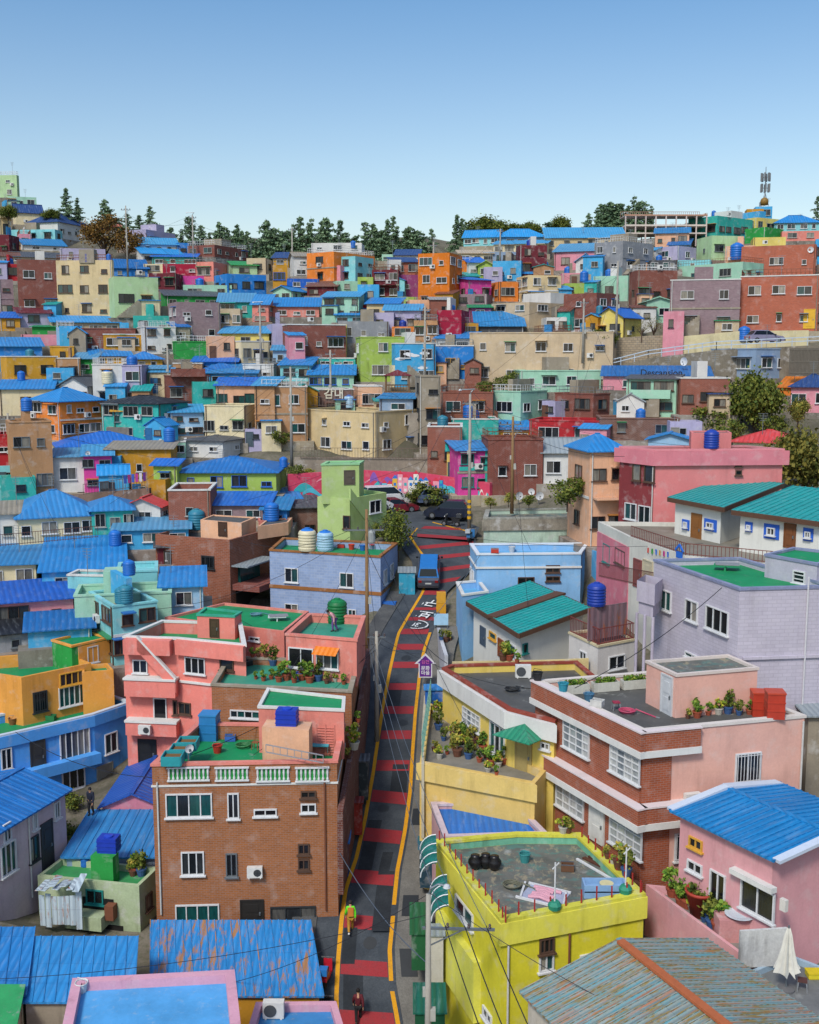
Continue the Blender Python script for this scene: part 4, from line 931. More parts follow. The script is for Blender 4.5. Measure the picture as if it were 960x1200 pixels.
for q in (((507, 612.6), (553, 624.5), (553, 623.2), (507, 611.6)), ((480.5, 628.5), (482, 628), (490, 619), (488.6, 618.6))):
    b = MB(); b.face([on_plaza(*c) for c in q]); tag(b.build('road_marking', YM), kind='structure')
# drains, manhole covers and tarred patches
IRON = plain('2c3034', .6); TAR = asphalt_mat('2a2f35', '3a4046', 'fresh_tar')
def flat_on_road(name, y, t, w, l, m, rnd=False, dz=.02):
    a, c = row_at(y); p = a + (c - a) * t; f = row_at(y - 8); g = (f[0] + (f[1] - f[0]) * t) - p; g.normalize(); s_ = Vector((1, 0, 0)); u = Vector((0, 0, dz)); b = MB()
    if rnd: b.face([p + u + s_ * w * math.cos(k * .5236) + g * w * math.sin(k * .5236) for k in range(12)])
    else: b.face([p + u - s_ * w - g * l, p + u + s_ * w - g * l, p + u + s_ * w + g * l, p + u - s_ * w + g * l])
    tag(b.build(name, m), kind='structure')
for y, t in ((1063, 1.32), (1131, 1.34), (960, 1.3)): flat_on_road('road_drain', y, t, .42, .75, IRON, dz=.125)
for y, t in ((1105, .6), (948, .4), (848, .65), (772, .45)): flat_on_road('road_drain', y, t, .36, .36, IRON, True)
for y, t, w, l in ((1055, .78, .45, 2.2), (1160, .3, .5, 1.2), (985, .25, .4, 2.5), (915, .7, .5, 1.6), (820, .3, .45, 2.0), (1010, .7, .3, .8), (1108, .2, .35, 1.0)): flat_on_road('road', y, t, w, l, TAR, dz=.01)
# lettering on the road, painted for traffic coming down the hill (so it stands on its head from here)
WP = marking_mat('dfe2e2', 'white_road_paint', .25)
def text_mesh(s, size, name='lettering', depth=0.0, align='CENTER'):
    cu = bpy.data.curves.new(name, 'FONT'); cu.body = s; cu.size = size; cu.align_x = align; cu.align_y = 'CENTER'; cu.extrude = depth; cu.offset = size * .02
    o = bpy.data.objects.new(name, cu); COL.objects.link(o); bpy.context.view_layer.update()
    me = bpy.data.meshes.new_from_object(o.evaluated_get(bpy.context.evaluated_depsgraph_get())); bpy.data.objects.remove(o); me.name = name
    return me
def road_text(s, y, size, stretch, ring=False):
    l, r = row_at(y); c = (l + r) / 2 - X * .22; l2, r2 = row_at(y - 6); c2 = (l2 + r2) / 2
    dirv = (c2 - c).normalized(); side = Vector((dirv.y, -dirv.x, 0)).normalized(); nrm = side.cross(dirv).normalized()
    me = text_mesh(s, size); me.materials.append(WP)
    M = Matrix((side, dirv, nrm)).transposed().to_4x4(); M.translation = c + nrm * .03
    me.transform(M @ Matrix.Diagonal((-1.0, -stretch, 1, 1)))
    o = link('road_marking', me); tag(o, kind='structure')
    if ring:
        b = MB(); n = 28; w, h = 1.15, .66
        for i in range(n):
            a0, a1 = 2 * math.pi * i / n, 2 * math.pi * (i + 1) / n
            q = [(w * math.cos(a0), h * math.sin(a0)), (w * math.cos(a1), h * math.sin(a1)), (w * .9 * math.cos(a1), h * .86 * math.sin(a1)), (w * .9 * math.cos(a0), h * .86 * math.sin(a0))]
            b.face([c + side * x + dirv * y_ + nrm * .03 for x, y_ in q][::-1])
        tag(b.build('road_marking', WP), kind='structure')
road_text('구역', 706, 1.15, .95)
road_text('보호', 719.5, 1.2, 1.0)
road_text('30', 732.5, .92, .9, ring=True)
for y in range(1330, 627, -30):
    l, r = row_at(max(629, y))
    for k in (-2.5, -1, 0): GP.append((l.x + k, l.y, l.z))
    for k in (0, 1, 2.0): GP.append((r.x + k, r.y, r.z))
for p in pl: GP.append((p.x, p.y, plaza_z(p.y)))
# ---------------------------------------------------------------- the houses along the street, one by one
def zref(r): return P(*r).z
def hero(label, pts, ref, zb, cat='house', name='house', group='houses along the street'):
    zt = zref(ref); return Bld(name, label, cat, [PZ(x, y, zt).xy for x, y in pts], zt, zb, group)
def sub(b, pts, ref, zb):
    zt = zref(ref); s = Bld('', None, None, [PZ(x, y, zt).xy for x, y in pts], zt, zb, root=b.root, ground=False); return s
def subw(b, poly, zt, zb): return Bld('', None, None, poly, zt, zb, root=b.root, ground=False)
W_, S_ = paint('white', .6), paint('stone')
GREEN = deck('deckgreen', .8, (.02, .12, .08)); DARKDECK = deck('5a5a58', 1.1, (.09, .10, .08)); MOSS = deck('70706a', 1.4, (.07, .08, .08), ('587c76', '9a9078'))
def balusters(b, i, x0, y0, x1, y1, back):
    u0, z1 = b.hit(i, x0, y0); u1, z0 = b.hit(i, x1, y1); a, d, L, n, rz = b.fc(i)
    m = MB(); q = MB(); k = int((u1 - u0) / .2)
    for j in range(k + 1):
        u = u0 + (u1 - u0) * j / k; p = a + d * u + n * .05
        m.lathe((p.x, p.y, z0), [(.05, 0), (.07, .08), (.04, .2), (.065, (z1 - z0) * .6), (.05, z1 - z0)], 6)
    c = a + d * (u0 + u1) / 2 + n * .05
    for z in (z0 - .03, z1 + .03): m.box((c.x, c.y, z), (u1 - u0 + .2, .2, .07), rz)
    c = a + d * (u0 + u1) / 2 + n * .008; q.box((c.x, c.y, (z0 + z1) / 2), (u1 - u0 + .1, .012, z1 - z0), rz)
    q.build('opening', back, b.root); m.build('baluster_row', WHITE, b.root)
# --- brick house on the left with the green roof deck
b1 = hero('three storey brown brick house with green roof deck and white baluster openings', [(178, 897), (395, 893), (404, 850), (232, 848)], (178, 897, 55), -28.6)
BR1 = brick('a46538', .28, .1); b1.walls(BR1, GREEN, parapet=.85, th=.22, cap=paint('salmon')).done()
for q in ((198, 900, 244, 913), (254, 900, 290, 913), (302, 900, 338, 914), (348, 900, 384, 914)): balusters(b1, 0, *q, paint('green'))
b1.band(b1.hit(0, 180, 921)[1] - .06, b1.hit(0, 180, 921)[1] + .04, .05, W_)
for q, k in (((194, 930, 249, 957), dict(n=4, tone=1)), ((266, 930, 281, 959), dict(n=2, tone=2)), ((297, 947, 325, 956), dict(n=2, tone=2)), ((353, 926, 370, 935), dict(n=2, fr='b', tone=2)),
    ((353, 941, 370, 952), dict(n=2, tone=2)), ((212, 998, 240, 1025), dict(n=3)), ((264, 999, 279, 1027), dict(n=2, fr='s')), ((349, 989, 363, 1001), dict(n=2, fr='b', tone=2)),
    ((349, 1006, 363, 1019), dict(n=2, fr='b', tone=2)), ((205, 1061, 258, 1082), dict(n=4, tone=1)), ((317, 1063, 370, 1082), dict(n=3, fr='d'))): b1.win_px(0, *q, **k)
b1.door_px(0, 283, 1056, 308, 1084, '2c2a28'); b1.ac(0, 5.2, b1.hit(0, 300, 1026)[1]); b1.pipe(0, .25, -29, b1.zt - .9); b1.pipe(0, 8.9, -29, b1.zt - .9, RUSTF)
s = sub(b1, [(303, 829), (403, 833), (404, 818), (314, 808)], (403, 833, 58.6), b1.zt - 1); s.walls(paint('salmon'), GREEN, .06, .1, cap=W_, below=0, name='stair_head').done()
dd = MB()
for k in range(12): z = s.zb + .1 + k * .15; a = s.at(0, 3.3, z, .04)[0] + s.off; c = s.at(0, 4.2, z, .04)[0] + s.off; dd.bar(a, c, .03)
for u in (3.25, 3.75, 4.25): dd.bar(s.at(0, u, s.zb, .04)[0] + s.off, s.at(0, u, s.zb + 1.95, .04)[0] + s.off, .05)
dd.build('lattice_gate', paint('salmon', .5), b1.root)
s2 = sub(b1, [(307, 852), (362, 856), (366, 846), (313, 843)], (307, 852, 57), b1.zt - 1); s2.walls(paint('peach'), below=0, name='tank_base').done()
# --- salmon house with the planted terrace, up the street from the brick house
b2 = hero('salmon and brick house with a planted roof terrace and orange awning', [(248, 803), (412, 811), (421, 776), (268, 770)], (412, 811, 63.6), -26.5)
b2.walls(BR1, deck('3c9a80', .9), parapet=.4, th=.2, cap=S_).done(); b2.win_px(0, 270, 832, 313, 843, n=5, tone=1)
s = sub(b2, [(335, 744), (418, 751), (428, 723), (362, 720)], (418, 751, 66.6), b2.zt - .6); s.walls(paint('salmon'), deck('3c9a80'), .5, .2, cap=paint('salmon'), below=0, name='upper_room').done()
s.win_px(0, 338, 758, 368, 784, n=2, tone=2); s.win_px(0, 371, 763, 397, 785, n=3)
u0, z1 = s.hit(0, 370, 757); u1, z0 = s.hit(0, 398, 766); aw = MB(); a, d, L, n, rz = s.fc(0)
for k in range(10):
    p0 = a + d * (u0 + (u1 - u0) * k / 10); p1 = a + d * (u0 + (u1 - u0) * (k + 1) / 10); o = n * .7
    aw.face([(p0.x + o.x, p0.y + o.y, z0), (p1.x + o.x, p1.y + o.y, z0), (p1.x, p1.y, z1), (p0.x, p0.y, z1)], k % 2)
aw.build('awning', [paint('orange', .6), paint('brightorange', .6)], b2.root)
s = sub(b2, [(250, 778), (266, 806), (270, 806), (254, 776)], (266, 806, 64.2), b2.zt - .4)
# --- salmon pink house with the sloping stair parapet
b3 = hero('salmon pink three storey house with white capped sloping stair parapet', [(145, 747), (208, 749), (288, 757), (283, 731), (190, 728)], (208, 749, 70), -26.4)
SAL = paint('f08c80', .9); b3.walls(SAL, GREEN, parapet=.8, th=.2, cap=W_).done()
for i, q, k in ((0, (156, 773, 173, 789), dict(n=2)), (1, (217, 769, 241, 791), dict(n=3, tone=2)), (0, (180, 818, 196, 844), dict(n=1, tone=2)), (0, (203, 821, 208, 838), dict(n=1, fr='b', tone=2)), (1, (210, 822, 224, 838), dict(n=2, fr='b', tone=2))): b3.win_px(i, *q, **k)
b3.door_px(0, 163, 867, 183, 899, '1c1e20'); b3.win_px(1, 258, 768, 274, 786, n=1, fr='b', tone=2)
for (ya, yb) in ((793, 812), (842, 857)):
    zt_, zb_ = b3.hit(0, 150, ya)[1], b3.hit(0, 150, yb)[1]; L = b3.fc(0)[2]
    b3.slab(0, .2, L, zb_, zt_, .75, SAL, 'balcony'); b3.slab(0, .15, L + .05, zt_, zt_ + .14, .82, W_, 'balcony_cap')
L1 = b3.fc(1)[2]; zz = b3.hit(1, 210, 799)[1]; b3.slab(1, .1, L1, zz, zz + .14, .12, W_, 'ledge')
pr = MB(); a, d, L, n, rz = b3.fc(0)
def fp(b, i, px, py, out): u, z = b.hit(i, px, py, out); return b.at(i, u, z, out)[0] + b.off
t0, t1 = fp(b3, 0, 160, 747, .7), fp(b3, 0, 206, 797, .7); nn = Vector((n.x, n.y, 0)); dn = Vector((0, 0, -.9))
for o1, o2 in ((0, -.2),):
    q = [t0, t1, t1 + dn, t0 + dn]; pr.face([q[3], q[2], q[1], q[0]]); r = [p + nn * o2 for p in q]; pr.face(r); pr.face([q[0], q[1], r[1], r[0]]); pr.face([q[2], q[3], r[3], r[2]]); pr.face([q[1], q[2], r[2], r[1]]); pr.face([q[3], q[0], r[0], r[3]])
pr.build('stair_parapet', SAL, b3.root); cp = MB(); cp.bar(t0 - nn * .1 + Vector((0, 0, .06)), t1 - nn * .1 + Vector((0, 0, .06)), .3, .12); cp.build('parapet_cap', W_, b3.root)
b3.slab(0, .2, L - .3, b3.zt - .95, b3.zt + .02, .7, SAL, 'cornice'); b3.slab(1, 0, L1, b3.zt - .95, b3.zt + .02, .35, SAL, 'cornice')
loc, rz0 = b3.at(0, 1.6, b3.hit(0, 178, 856)[1] + .1, .8); a_, g_ = ac_mesh(); ao = link('air_conditioner', a_, b3.root, loc, rz0); link('fan_grille', g_, ao)
s = sub(b3, [(231, 721), (275, 723), (283, 718), (241, 713)], (275, 723, 73), b3.zt - .9); s.walls(SAL, GREEN, .05, .1, cap=deck('3aa88c'), below=0, name='stair_head').done(); s.door_px(0, 247, 726, 256, 747, '4a3a28')
# --- low house with the broad green roof behind
b4 = hero('low salmon house under a broad bright green flat roof', [(193, 723), (333, 740), (362, 716), (263, 706)], (333, 740, 74.5), -24); b4.walls(paint('salmon'), GREEN, .18, .2).done()
b4.win_px(0, 292, 745, 305, 752, n=2)
# --- blue tiled house
b5 = hero('blue stone tiled two storey house with brown trim and green roof', [(316, 645), (446, 653), (466, 637), (332, 631)], (446, 653, 86.5), -20.6)
BT = brick('93a8cc', .45, .22, 'a4b2cc', .02, .1); b5.walls(BT, GREEN, .55, .2, cap=paint('a06a3c')).done()
for q in ((334, 665, 350, 683), (398, 670, 415, 689), (334, 707, 350, 722), (408, 714, 418, 730)): b5.win_px(0, *q, n=2)
z = b5.hit(0, 320, 687)[1]; b5.band(z - .12, z + .16, .06, paint('a06a3c'), 'floor_band', [0, 1])
for u, zz in ((1.6, .5), (4.2, .5), (1.6, -2.6), (4.4, -2.7)): b5.window(1, u, z + zz, 1.1, 1.2, n=2)
b5.slab(1, .5, 5.5, z - 1.0, z - .75, 1.1, plain('2c6cc0', .6), 'awning'); b5.slab(1, .3, 2.6, z - 4.2, z - 1.1, .3, plain('3a8cb0', .6), 'shopfront')
# --- red brown brick house left of it, with an open corner stair
b6 = hero('red brown brick house with cables down its wall and an open corner', [(182, 626), (269, 633), (341, 613), (256, 607)], (269, 633, 91), -22.5)
b6.walls(brick('96583e', .4, .14), DARKDECK, .6, .22).done(); b6.win_px(0, 192, 644, 202, 663, n=1, fr='b'); b6.win_px(0, 236, 650, 252, 667, n=3, fr='d', tone=2, bars=5)
s = sub(b6, [(235, 609), (283, 613), (300, 606), (250, 603)], (283, 613, 94), b6.zt - .6); s.walls(paint('peach'), DARKDECK, .1, below=0, name='roof_room').done(); s.door_px(0, 257, 613, 266, 629, '4a3428')
s = sub(b6, [(302, 617), (338, 612), (343, 606), (312, 609)], (302, 617, 95), b6.zt - .6); s.walls(paint('peach'), DARKDECK, .1, below=0, name='roof_room').done()
L = b6.fc(1)[2]; z = b6.hit(1, 290, 680)[1]
b6.slab(1, .3, L * .55, z - .4, z + .1, 2.6, brick('8c4a3e', .4, .14), 'terrace_slab'); b6.slab(1, .2, L * .5, z + 1.6, z + 1.72, 1.6, tin('tin'), 'porch_roof'); b6.slab(1, .8, L * .45, z - 3.6, z - .45, .05, plain('1c1a18', .9), 'shade_panel'); b6.slab(1, 1.2, L * .42, z + .1, z + 1.55, .25, glass(1), 'porch_glazing')  # near-black panel below the terrace: shade of the open corner put into colour
# --- bright orange house and the blue curved house at the left edge
b8 = hero('orange yellow house with deep green roof deck and green stair box', [(-22, 787), (25, 794), (107, 777), (72, 763), (-30, 771)], (25, 794, 70.5), -25.2)
OY = paint('eca44c', .8); b8.walls(OY, GREEN, .85, .2).done(); b8.win_px(1, 38, 812, 56, 832, n=2, fr='d', tone=2, bars=6); b8.win_px(1, 68, 806, 100, 823, n=5, tone=1); b8.win_px(1, 69, 790, 99, 799, n=4, fr='y')
s = sub(b8, [(61, 751), (84, 758), (128, 748), (104, 741)], (84, 758, 74.5), b8.zt - .85); s.walls(paint('green'), GREEN, .06, .1, cap=OY, below=0, name='stair_head').done(); s.slab(1, .5, s.fc(1)[2] - .02, s.zb, s.zt - .1, .06, OY, 'orange_facing'); s.win_px(1, 102, 759, 115, 775, n=2)
s = sub(b8, [(96, 788), (133, 785), (126, 777), (98, 779)], (133, 785, 73.5), -25.2); s.walls(OY, GREEN, .3, .15, below=2, name='annex').done()
b9 = hero('bright blue house with long green roof strip and curved front at left edge', [(-25, 869), (33, 856), (110, 838), (154, 823), (121, 812), (-25, 843)], (33, 856, 68), -28.2)
BL = paint('58a8f4', .8); b9.walls(BL, GREEN, .55, .2, cap=paint('c8d4e0', .5)).done()
for i, q, k in ((0, (0, 878, 15, 900), dict(n=2)), (1, (69, 857, 106, 884), dict(n=5)), (2, (122, 861, 138, 879), dict(n=2)), (1, (72, 903, 100, 921), dict(n=3)), (0, (0, 925, 14, 942), dict(n=2))): b9.win_px(i, *q, **k)
b9.door_px(1, 36, 871, 53, 903, '3c3c3a'); b9.door_px(2, 114, 900, 132, 925, '8a9088')
z = b9.hit(1, 60, 899)[1]; b9.band(z - .35, z + .35, .7, BL, 'balcony', [0, 1]); z = b9.hit(1, 60, 871)[1]; b9.band(b9.zt - .75, b9.zt - .02, .12, BL, 'cornice', [0, 1, 2])
# --- whitish house bottom left, its long wall facing the lane
c1 = P(76, 926, 60); c0 = P(-12, 979, 54); dv = Vector((c1.x - c0.x, c1.y - c0.y)).normalized(); nv = Vector((-dv.y, dv.x)) * 6
b10 = Bld('house', 'pale pinkish house with navy blue ribbed roof along the lane at left edge', 'house', [c0.xy, c1.xy, c1.xy + nv, c0.xy + nv], c1.z, -27.6, 'houses along the street')
b10.pitched = True; b10.walls(paint('d8c4cc')); b10.pitched_roof('g', c1.z + .8, tin('roofblue2', .4), .3, rib=.6); b10.done()
for q, k in (((63, 940, 70, 957), dict(n=2)), ((37, 954, 44, 970), dict(n=2)), ((3, 968, 13, 983), dict(n=2)), ((33, 983, 46, 1005), dict(n=2, fr='d')), ((0, 994, 19, 1018), dict(n=3))): b10.win_px(0, *q, **k)
b10.door_px(0, 48, 968, 62, 1014, '3a3c40'); b10.pipe(0, 3.0, -29, c1.z - .1)
def front(label, x0, x1, y, d, dl, zr, zb, wall, roof, kind='s', over=.25, rib=0.0, cat='house'):
    a, c = P(x0, y, d), P(x1, y, d); b = Bld('house', label, cat, [(a.x, a.y), (c.x, c.y), (c.x, c.y + dl), (a.x, a.y + dl)], a.z, zb, 'houses along the street')
    b.pitched = True; b.walls(wall); b.pitched_roof(kind, a.z + zr, roof, over, rib=rib); b.done(); return b
b11 = front('small pink walled house with a dark blue roof beside the brick house', 120, 192, 944, 64, 6.5, .8, -27.5, paint('e08ca0'), tin('2a5cb4', .4), 'G'); b11.win_px(0, 131, 952, 152, 961, n=3, fr='u')
b12 = front('low house under a pale blue ribbed roof with a white verge at left', 78, 183, 1003, 58.5, 5.2, .35, -29.4, paint('bluegrey'), tin('3388c8', .4), 's', rib=.55)
b13 = hero('crumbling pale green house with open balcony and blue drum on top', [(44, 1026), (163, 1038), (186, 1016), (72, 1005)], (163, 1038, 55.5), -29.8)
OG = paint('b8c8a0', 1.5); b13.walls(OG, deck('3f9a5a'), .35, .2).done()
b13.slab(0, 2.6, 4.4, -29.8 + .2, -28.6, .03, plain('141614', .9), 'shade_panel'); b13.win_px(0, 101, 1042, 122, 1060, n=2, fr='t', tone=2); z = b13.hit(0, 90, 1063)[1]  # flat near-black panel paints the shade inside the lower opening
b13.slab(0, 2.0, 4.1, z - .75, z, .9, OG, 'balcony'); b13.slab(0, 3.6, 4.9, z - 2.2, z - .8, .04, plain('1a1816', .9), 'shade_panel'); b13.slab(0, 4.1, 4.6, z - .3, z + .5, .5, RUSTF, 'rusty_sheet'); b13.win_px(1, 170, 1050, 178, 1062, n=1, fr='b')  # opening under the balcony: its shade painted as a near-black panel
cz = MB(); base = P(72, 1030, 55.2)
for k in range(7):
    x = base.x - .9 + k * .32; y = base.y - .5; cz.box((x, y, base.z - .6 - .9), (.3, .03, R(random, 1.5, 2.2)), R(random, -.2, .2), 0, R(random, -.1, .1))
    cz.box((x, y + .3, base.z - .15 + R(random, -.1, .15)), (.34, 1.6, .03), R(random, -.2, .2), 0, R(random, -.3, .2), R(random, -.15, .15))
cz.build('loose_sheeting', tin('c4d4dc', .3, .3), b13.root)
s = sub(b13, [(106, 1003), (132, 1005), (139, 999), (113, 997)], (132, 1005, 56.3), b13.zt - .4); s.walls(paint('green'), below=0, name='tank_base').done()
# --- tin roofs along the bottom left
def slope(label, fr_, bk, df, db, zb, wall, roof, rib=.5, kind='s'):
    a, c = P(fr_[0], fr_[2], df), P(fr_[1], fr_[2], df); e, f = P(bk[1], bk[2], db), P(bk[0], bk[2], db)
    b = Bld('house', label, 'house', [a.xy, c.xy, e.xy, f.xy], a.z, zb, 'houses along the street'); b.pitched = True; b.walls(wall); b.pitched_roof(kind, e.z, roof, .2, rib=rib); b.done(); return b
b14 = slope('long low shed under a bright blue ribbed roof at bottom left', (30, 152, 1172), (40, 157, 1101), 45.8, 50, -29.6, paint('stone'), tin('3390d2', .35))
b14b = slope('blue ribbed roof house cut by the left edge at the bottom', (-70, 26, 1164), (-60, 36, 1090), 46, 50.6, -29.6, paint('cream'), tin('2a82c8', .35))
b14c = slope('tiny shed with green roof in the bottom left corner', (-20, 12, 1215), (-15, 24, 1158), 43, 46, -29.6, paint('cream'), deck('35a060'), 0)
b15 = slope('low house under a rust streaked blue tin roof below the brick house', (181, 374, 1164), (181, 360, 1083), 50.3, 54, -31, paint('ochre'), tin('2a88cc', .3, .5, patch='a87430'), .42)
b16 = hero('pink walled house with flat sky blue roof at the bottom edge', [(85, 1146), (275, 1136), (284, 1216), (70, 1216)][::1][-1:] + [(284, 1216), (275, 1136), (85, 1146)], (275, 1136, 46), -29.5)
PK = paint('e0a8bc', .8); b16.walls(PK, deck('58aae6', .8, (.3, .42, .52)), .4, .42).done()
b17 = hero('low pink edged house with blue flat roof next to the street at bottom', [(282, 1232), (412, 1232), (394, 1173), (300, 1174)], (394, 1173, 47.5), -30.5); b17.walls(PK, deck('3c88c4', .9, (.15, .22, .3)), .35, .3).done()
# --- right side: yellow house with white fascia and terrace
b20 = hero('yellow house with white sloping fascia and dark flat roof by the street', [(519, 784), (596, 832), (650, 846), (712, 806), (676, 776), (530, 780)], (596, 832, 58), -22)
YL = paint('e8cc68', .7); b20.walls(YL, DARKDECK, .45, .2, cap=paint('9a4838')).done(); b20.band(b20.zt - 1.0, b20.zt - .06, .3, W_, 'fascia', [0, 1]); b20.band(b20.zt - 1.0, b20.zt - .06, .1, YL, 'fascia', [3, 4])
b20.win_px(0, 543, 826, 563, 860, n=4, rows=3, tone=3, t=.04); b20.win_px(0, 575, 843, 592, 892, n=3, tone=1); b20.door_px(1, 606, 861, 622, 911, 'a8945c'); b20.win_px(1, 634, 868, 645, 880, n=2)
a, d, L, n, rz = b20.fc(1); aw = MB(); z = b20.zt - .75; c = a + d * 1.3 + n * .3; pk = Vector((c.x, c.y, z + .35)); o = [c + d * -1.3, c + d * 1.1, c + d * 1.1 + n * 1.1, c + d * -1.3 + n * 1.1]
for i in range(4): p, q = o[i], o[(i + 1) % 4]; aw.face([(q.x, q.y, z - .25), (p.x, p.y, z - .25), pk]); aw.face([(p.x, p.y, z - .3), (q.x, q.y, z - .3), (q.x, q.y, z - .25), (p.x, p.y, z - .25)])
aw.build('porch_canopy', tin('2a8a68', .3), b20.root)
t20 = hero('yellow walled front terrace full of plants above the street', [(492, 893), (627, 918), (640, 903), (600, 884), (537, 842), (503, 823)], (492, 893, 57.4), -25.4, 'terrace', 'garden_terrace', None)
t20.walls(paint('e2c070', .8), deck('8a8478'), .45, .25).done(); z = t20.zt; t20.band(z - .95, z - .02, .18, paint('e6c878', .8), 'coping_band', [0])
a, d, L, n, rz = t20.fc(5)
rl = MB()
for k in range(int(L / .9) + 1): p = a + d * k * .9 - n * .1; rl.bar((p.x, p.y, z), (p.x, p.y, z + 1.5), .05)
for h in (.4, .8, 1.2, 1.5): p, q = a - n * .1, a + d * L - n * .1; rl.bar((p.x, p.y, z + h), (q.x, q.y, z + h), .03)
rl.build('wire_fence', plain('7aa898', .5), t20.root)
g22 = hero('walled yard roofed with blue ribbed sheet in front of the yellow terrace', [(521, 982), (641, 978), (604, 941), (506, 942)], (604, 941, 56.8), -27, 'yard roof', 'yard_roof', None)
g22.walls(paint('d8a8a8'), tin('2678cc', .35), .22, .2, cap=paint('d8c4c8')).done()
# --- chartreuse house
b21 = hero('bright yellow green house with mossy flat roof and rusty posts', [(511, 986), (588, 1080), (755, 1049), (680, 978), (605, 977)], (588, 1080, 44), -31.2)
CH = paint('e6dc38', .8); b21.walls(CH, MOSS, .4, .28, cap=paint('dcd850', 1.3)).done(); b21.band(b21.zt - 1.05, b21.zt - .05, .12, paint('ece458', .7), 'cornice', [0, 1, 2])
for i, q, k in ((0, (535, 1047, 555, 1092), dict(n=2, tone=1)), (0, (537, 1122, 548, 1164), dict(n=2)), (0, (567, 1178, 577, 1204), dict(n=2)), (1, (632, 1101, 649, 1115), dict(n=3, fr='b', tone=2)), (1, (632, 1119, 648, 1136), dict(n=2)), (1, (680, 1118, 700, 1130), dict(n=2))): b21.win_px(i, *q, **k)
for i in (0, 1, 2):
    a, d, L, n, rz = b21.fc(i)
    for k in range(int(L / .75) + 1): ps = MB(); p = a + d * (k * .75 + .1) - n * .14; ps.bar((p.x, p.y, b21.zt), (p.x, p.y, b21.zt + R(random, .5, .75)), .06); ps.build('rusty_post', plain('a02c28', .8), b21.root)
inn = MB(); q = inset(b21.poly, .285)
for i in (2, 3, 4):
    p, e = q[i], q[(i + 1) % 5]; inn.face([(e.x, e.y, b21.zt - .39), (p.x, p.y, b21.zt - .39), (p.x, p.y, b21.zt + .02), (e.x, e.y, b21.zt + .02)][::-1])
inn.build('parapet_lining', paint('7cc0a0', 1.4), b21.root)
b21.slab(0, 1.0, 6.0, -29.5, -26.6, .35, paint('f0ec64'), 'lean_to'); b21.pipe(1, .3, -31, b21.zt - 1.1); b21.pipe(1, 3.2, -31, b21.zt - 1.1, RUSTF)
# --- brick and pink house
b23 = hero('brown brick fronted house with pink side and pink roof room', [(629, 799), (753, 858), (943, 840), (850, 795)], (753, 858, 50), -24)
p0, p1, p2 = b23.poly[:3]; b23.poly[3] = p0 + p2 - p1; PKH = paint('e8b4a4', .7); BR2 = brick('a45636', .3, .11)
b23.walls(PKH, DARKDECK, .55, .22, cap=paint('dcd4cc', .5)).done(); zt = b23.zt; L0 = b23.fc(0)[2]; B1 = b23.hit(1, 786, 900)[0]; B2 = b23.hit(1, 818, 853)[0]
b23.slab(0, .02, L0, -26, zt - .9, .08, BR2, 'brick_facing'); b23.slab(1, 0.0, B1, -26, zt - .9, .08, BR2, 'brick_facing')
def lipped(z0, z1, zw, out):
    for i, u0, u1 in ((0, -.1, L0 + out), (1, .001, B2)):
        b23.slab(i, u0, u1, z0, z1, out, BR2, 'spandrel'); b23.slab(i, u0 - .05, u1 + .05, z0 - zw, z0, out + .06, W_, 'string_course'); b23.slab(i, u0 - .05, u1 + .05, z1, z1 + .08, out + .05, paint('e0d4d4', .5), 'coping')
lipped(zt - .85, zt + .04, .32, .3); zs = [b23.hit(0, 752, y)[1] for y in (944, 962, 970)]; lipped(zs[1], zs[0], zs[1] - zs[2], .55)
for q, k in [(q_, dict(n=4, rows=4, tone=3)) for q_ in ((661, 840, 691, 890), (716, 871, 750, 921), (653, 911, 684, 962), (716, 952, 752, 1009))]:
    u0, z1 = b23.hit(0, q[0], q[1], .1); u1, z0 = b23.hit(0, q[2], q[3], .1); loc, rz = b23.at(0, (u0 + u1) / 2, z0, .1); add_window(b23.root, loc, rz, u1 - u0, z1 - z0, fr='w', t=.04, **k)
u0, z1 = b23.hit(0, 693, 939, .1); u1, z0 = b23.hit(0, 707, 992, .1); loc, rz = b23.at(0, (u0 + u1) / 2, z0, .1); add_door(b23.root, loc, rz, u1 - u0, z1 - z0, 'd8d8d4')
b23.win_px(1, 862, 884, 890, 915, n=2, bars=8); b23.win_px(1, 791, 976, 798, 1008, n=1, bars=3); b23.ac(1, b23.hit(1, 800, 942)[0] + .4, b23.hit(1, 800, 942)[1]); b23.pipe(1, b23.hit(1, 938, 900)[0], -25, zt - .2)
s = sub(b23, [(758, 776), (793, 792), (888, 784), (853, 769)], (793, 792, 53.7), zt - .6); s.walls(PKH, MOSS, .04, .1, cap=paint('d8ccc4', .5), below=0, name='roof_room').done()
u0, z1 = s.hit(0, 783, 794); u1, z0 = s.hit(0, 793, 841); loc, rz = s.at(0, s.fc(0)[2] - .75, zt - .55); add_door(b23.root, loc, rz, .85, 1.95, 'c8ccd0')
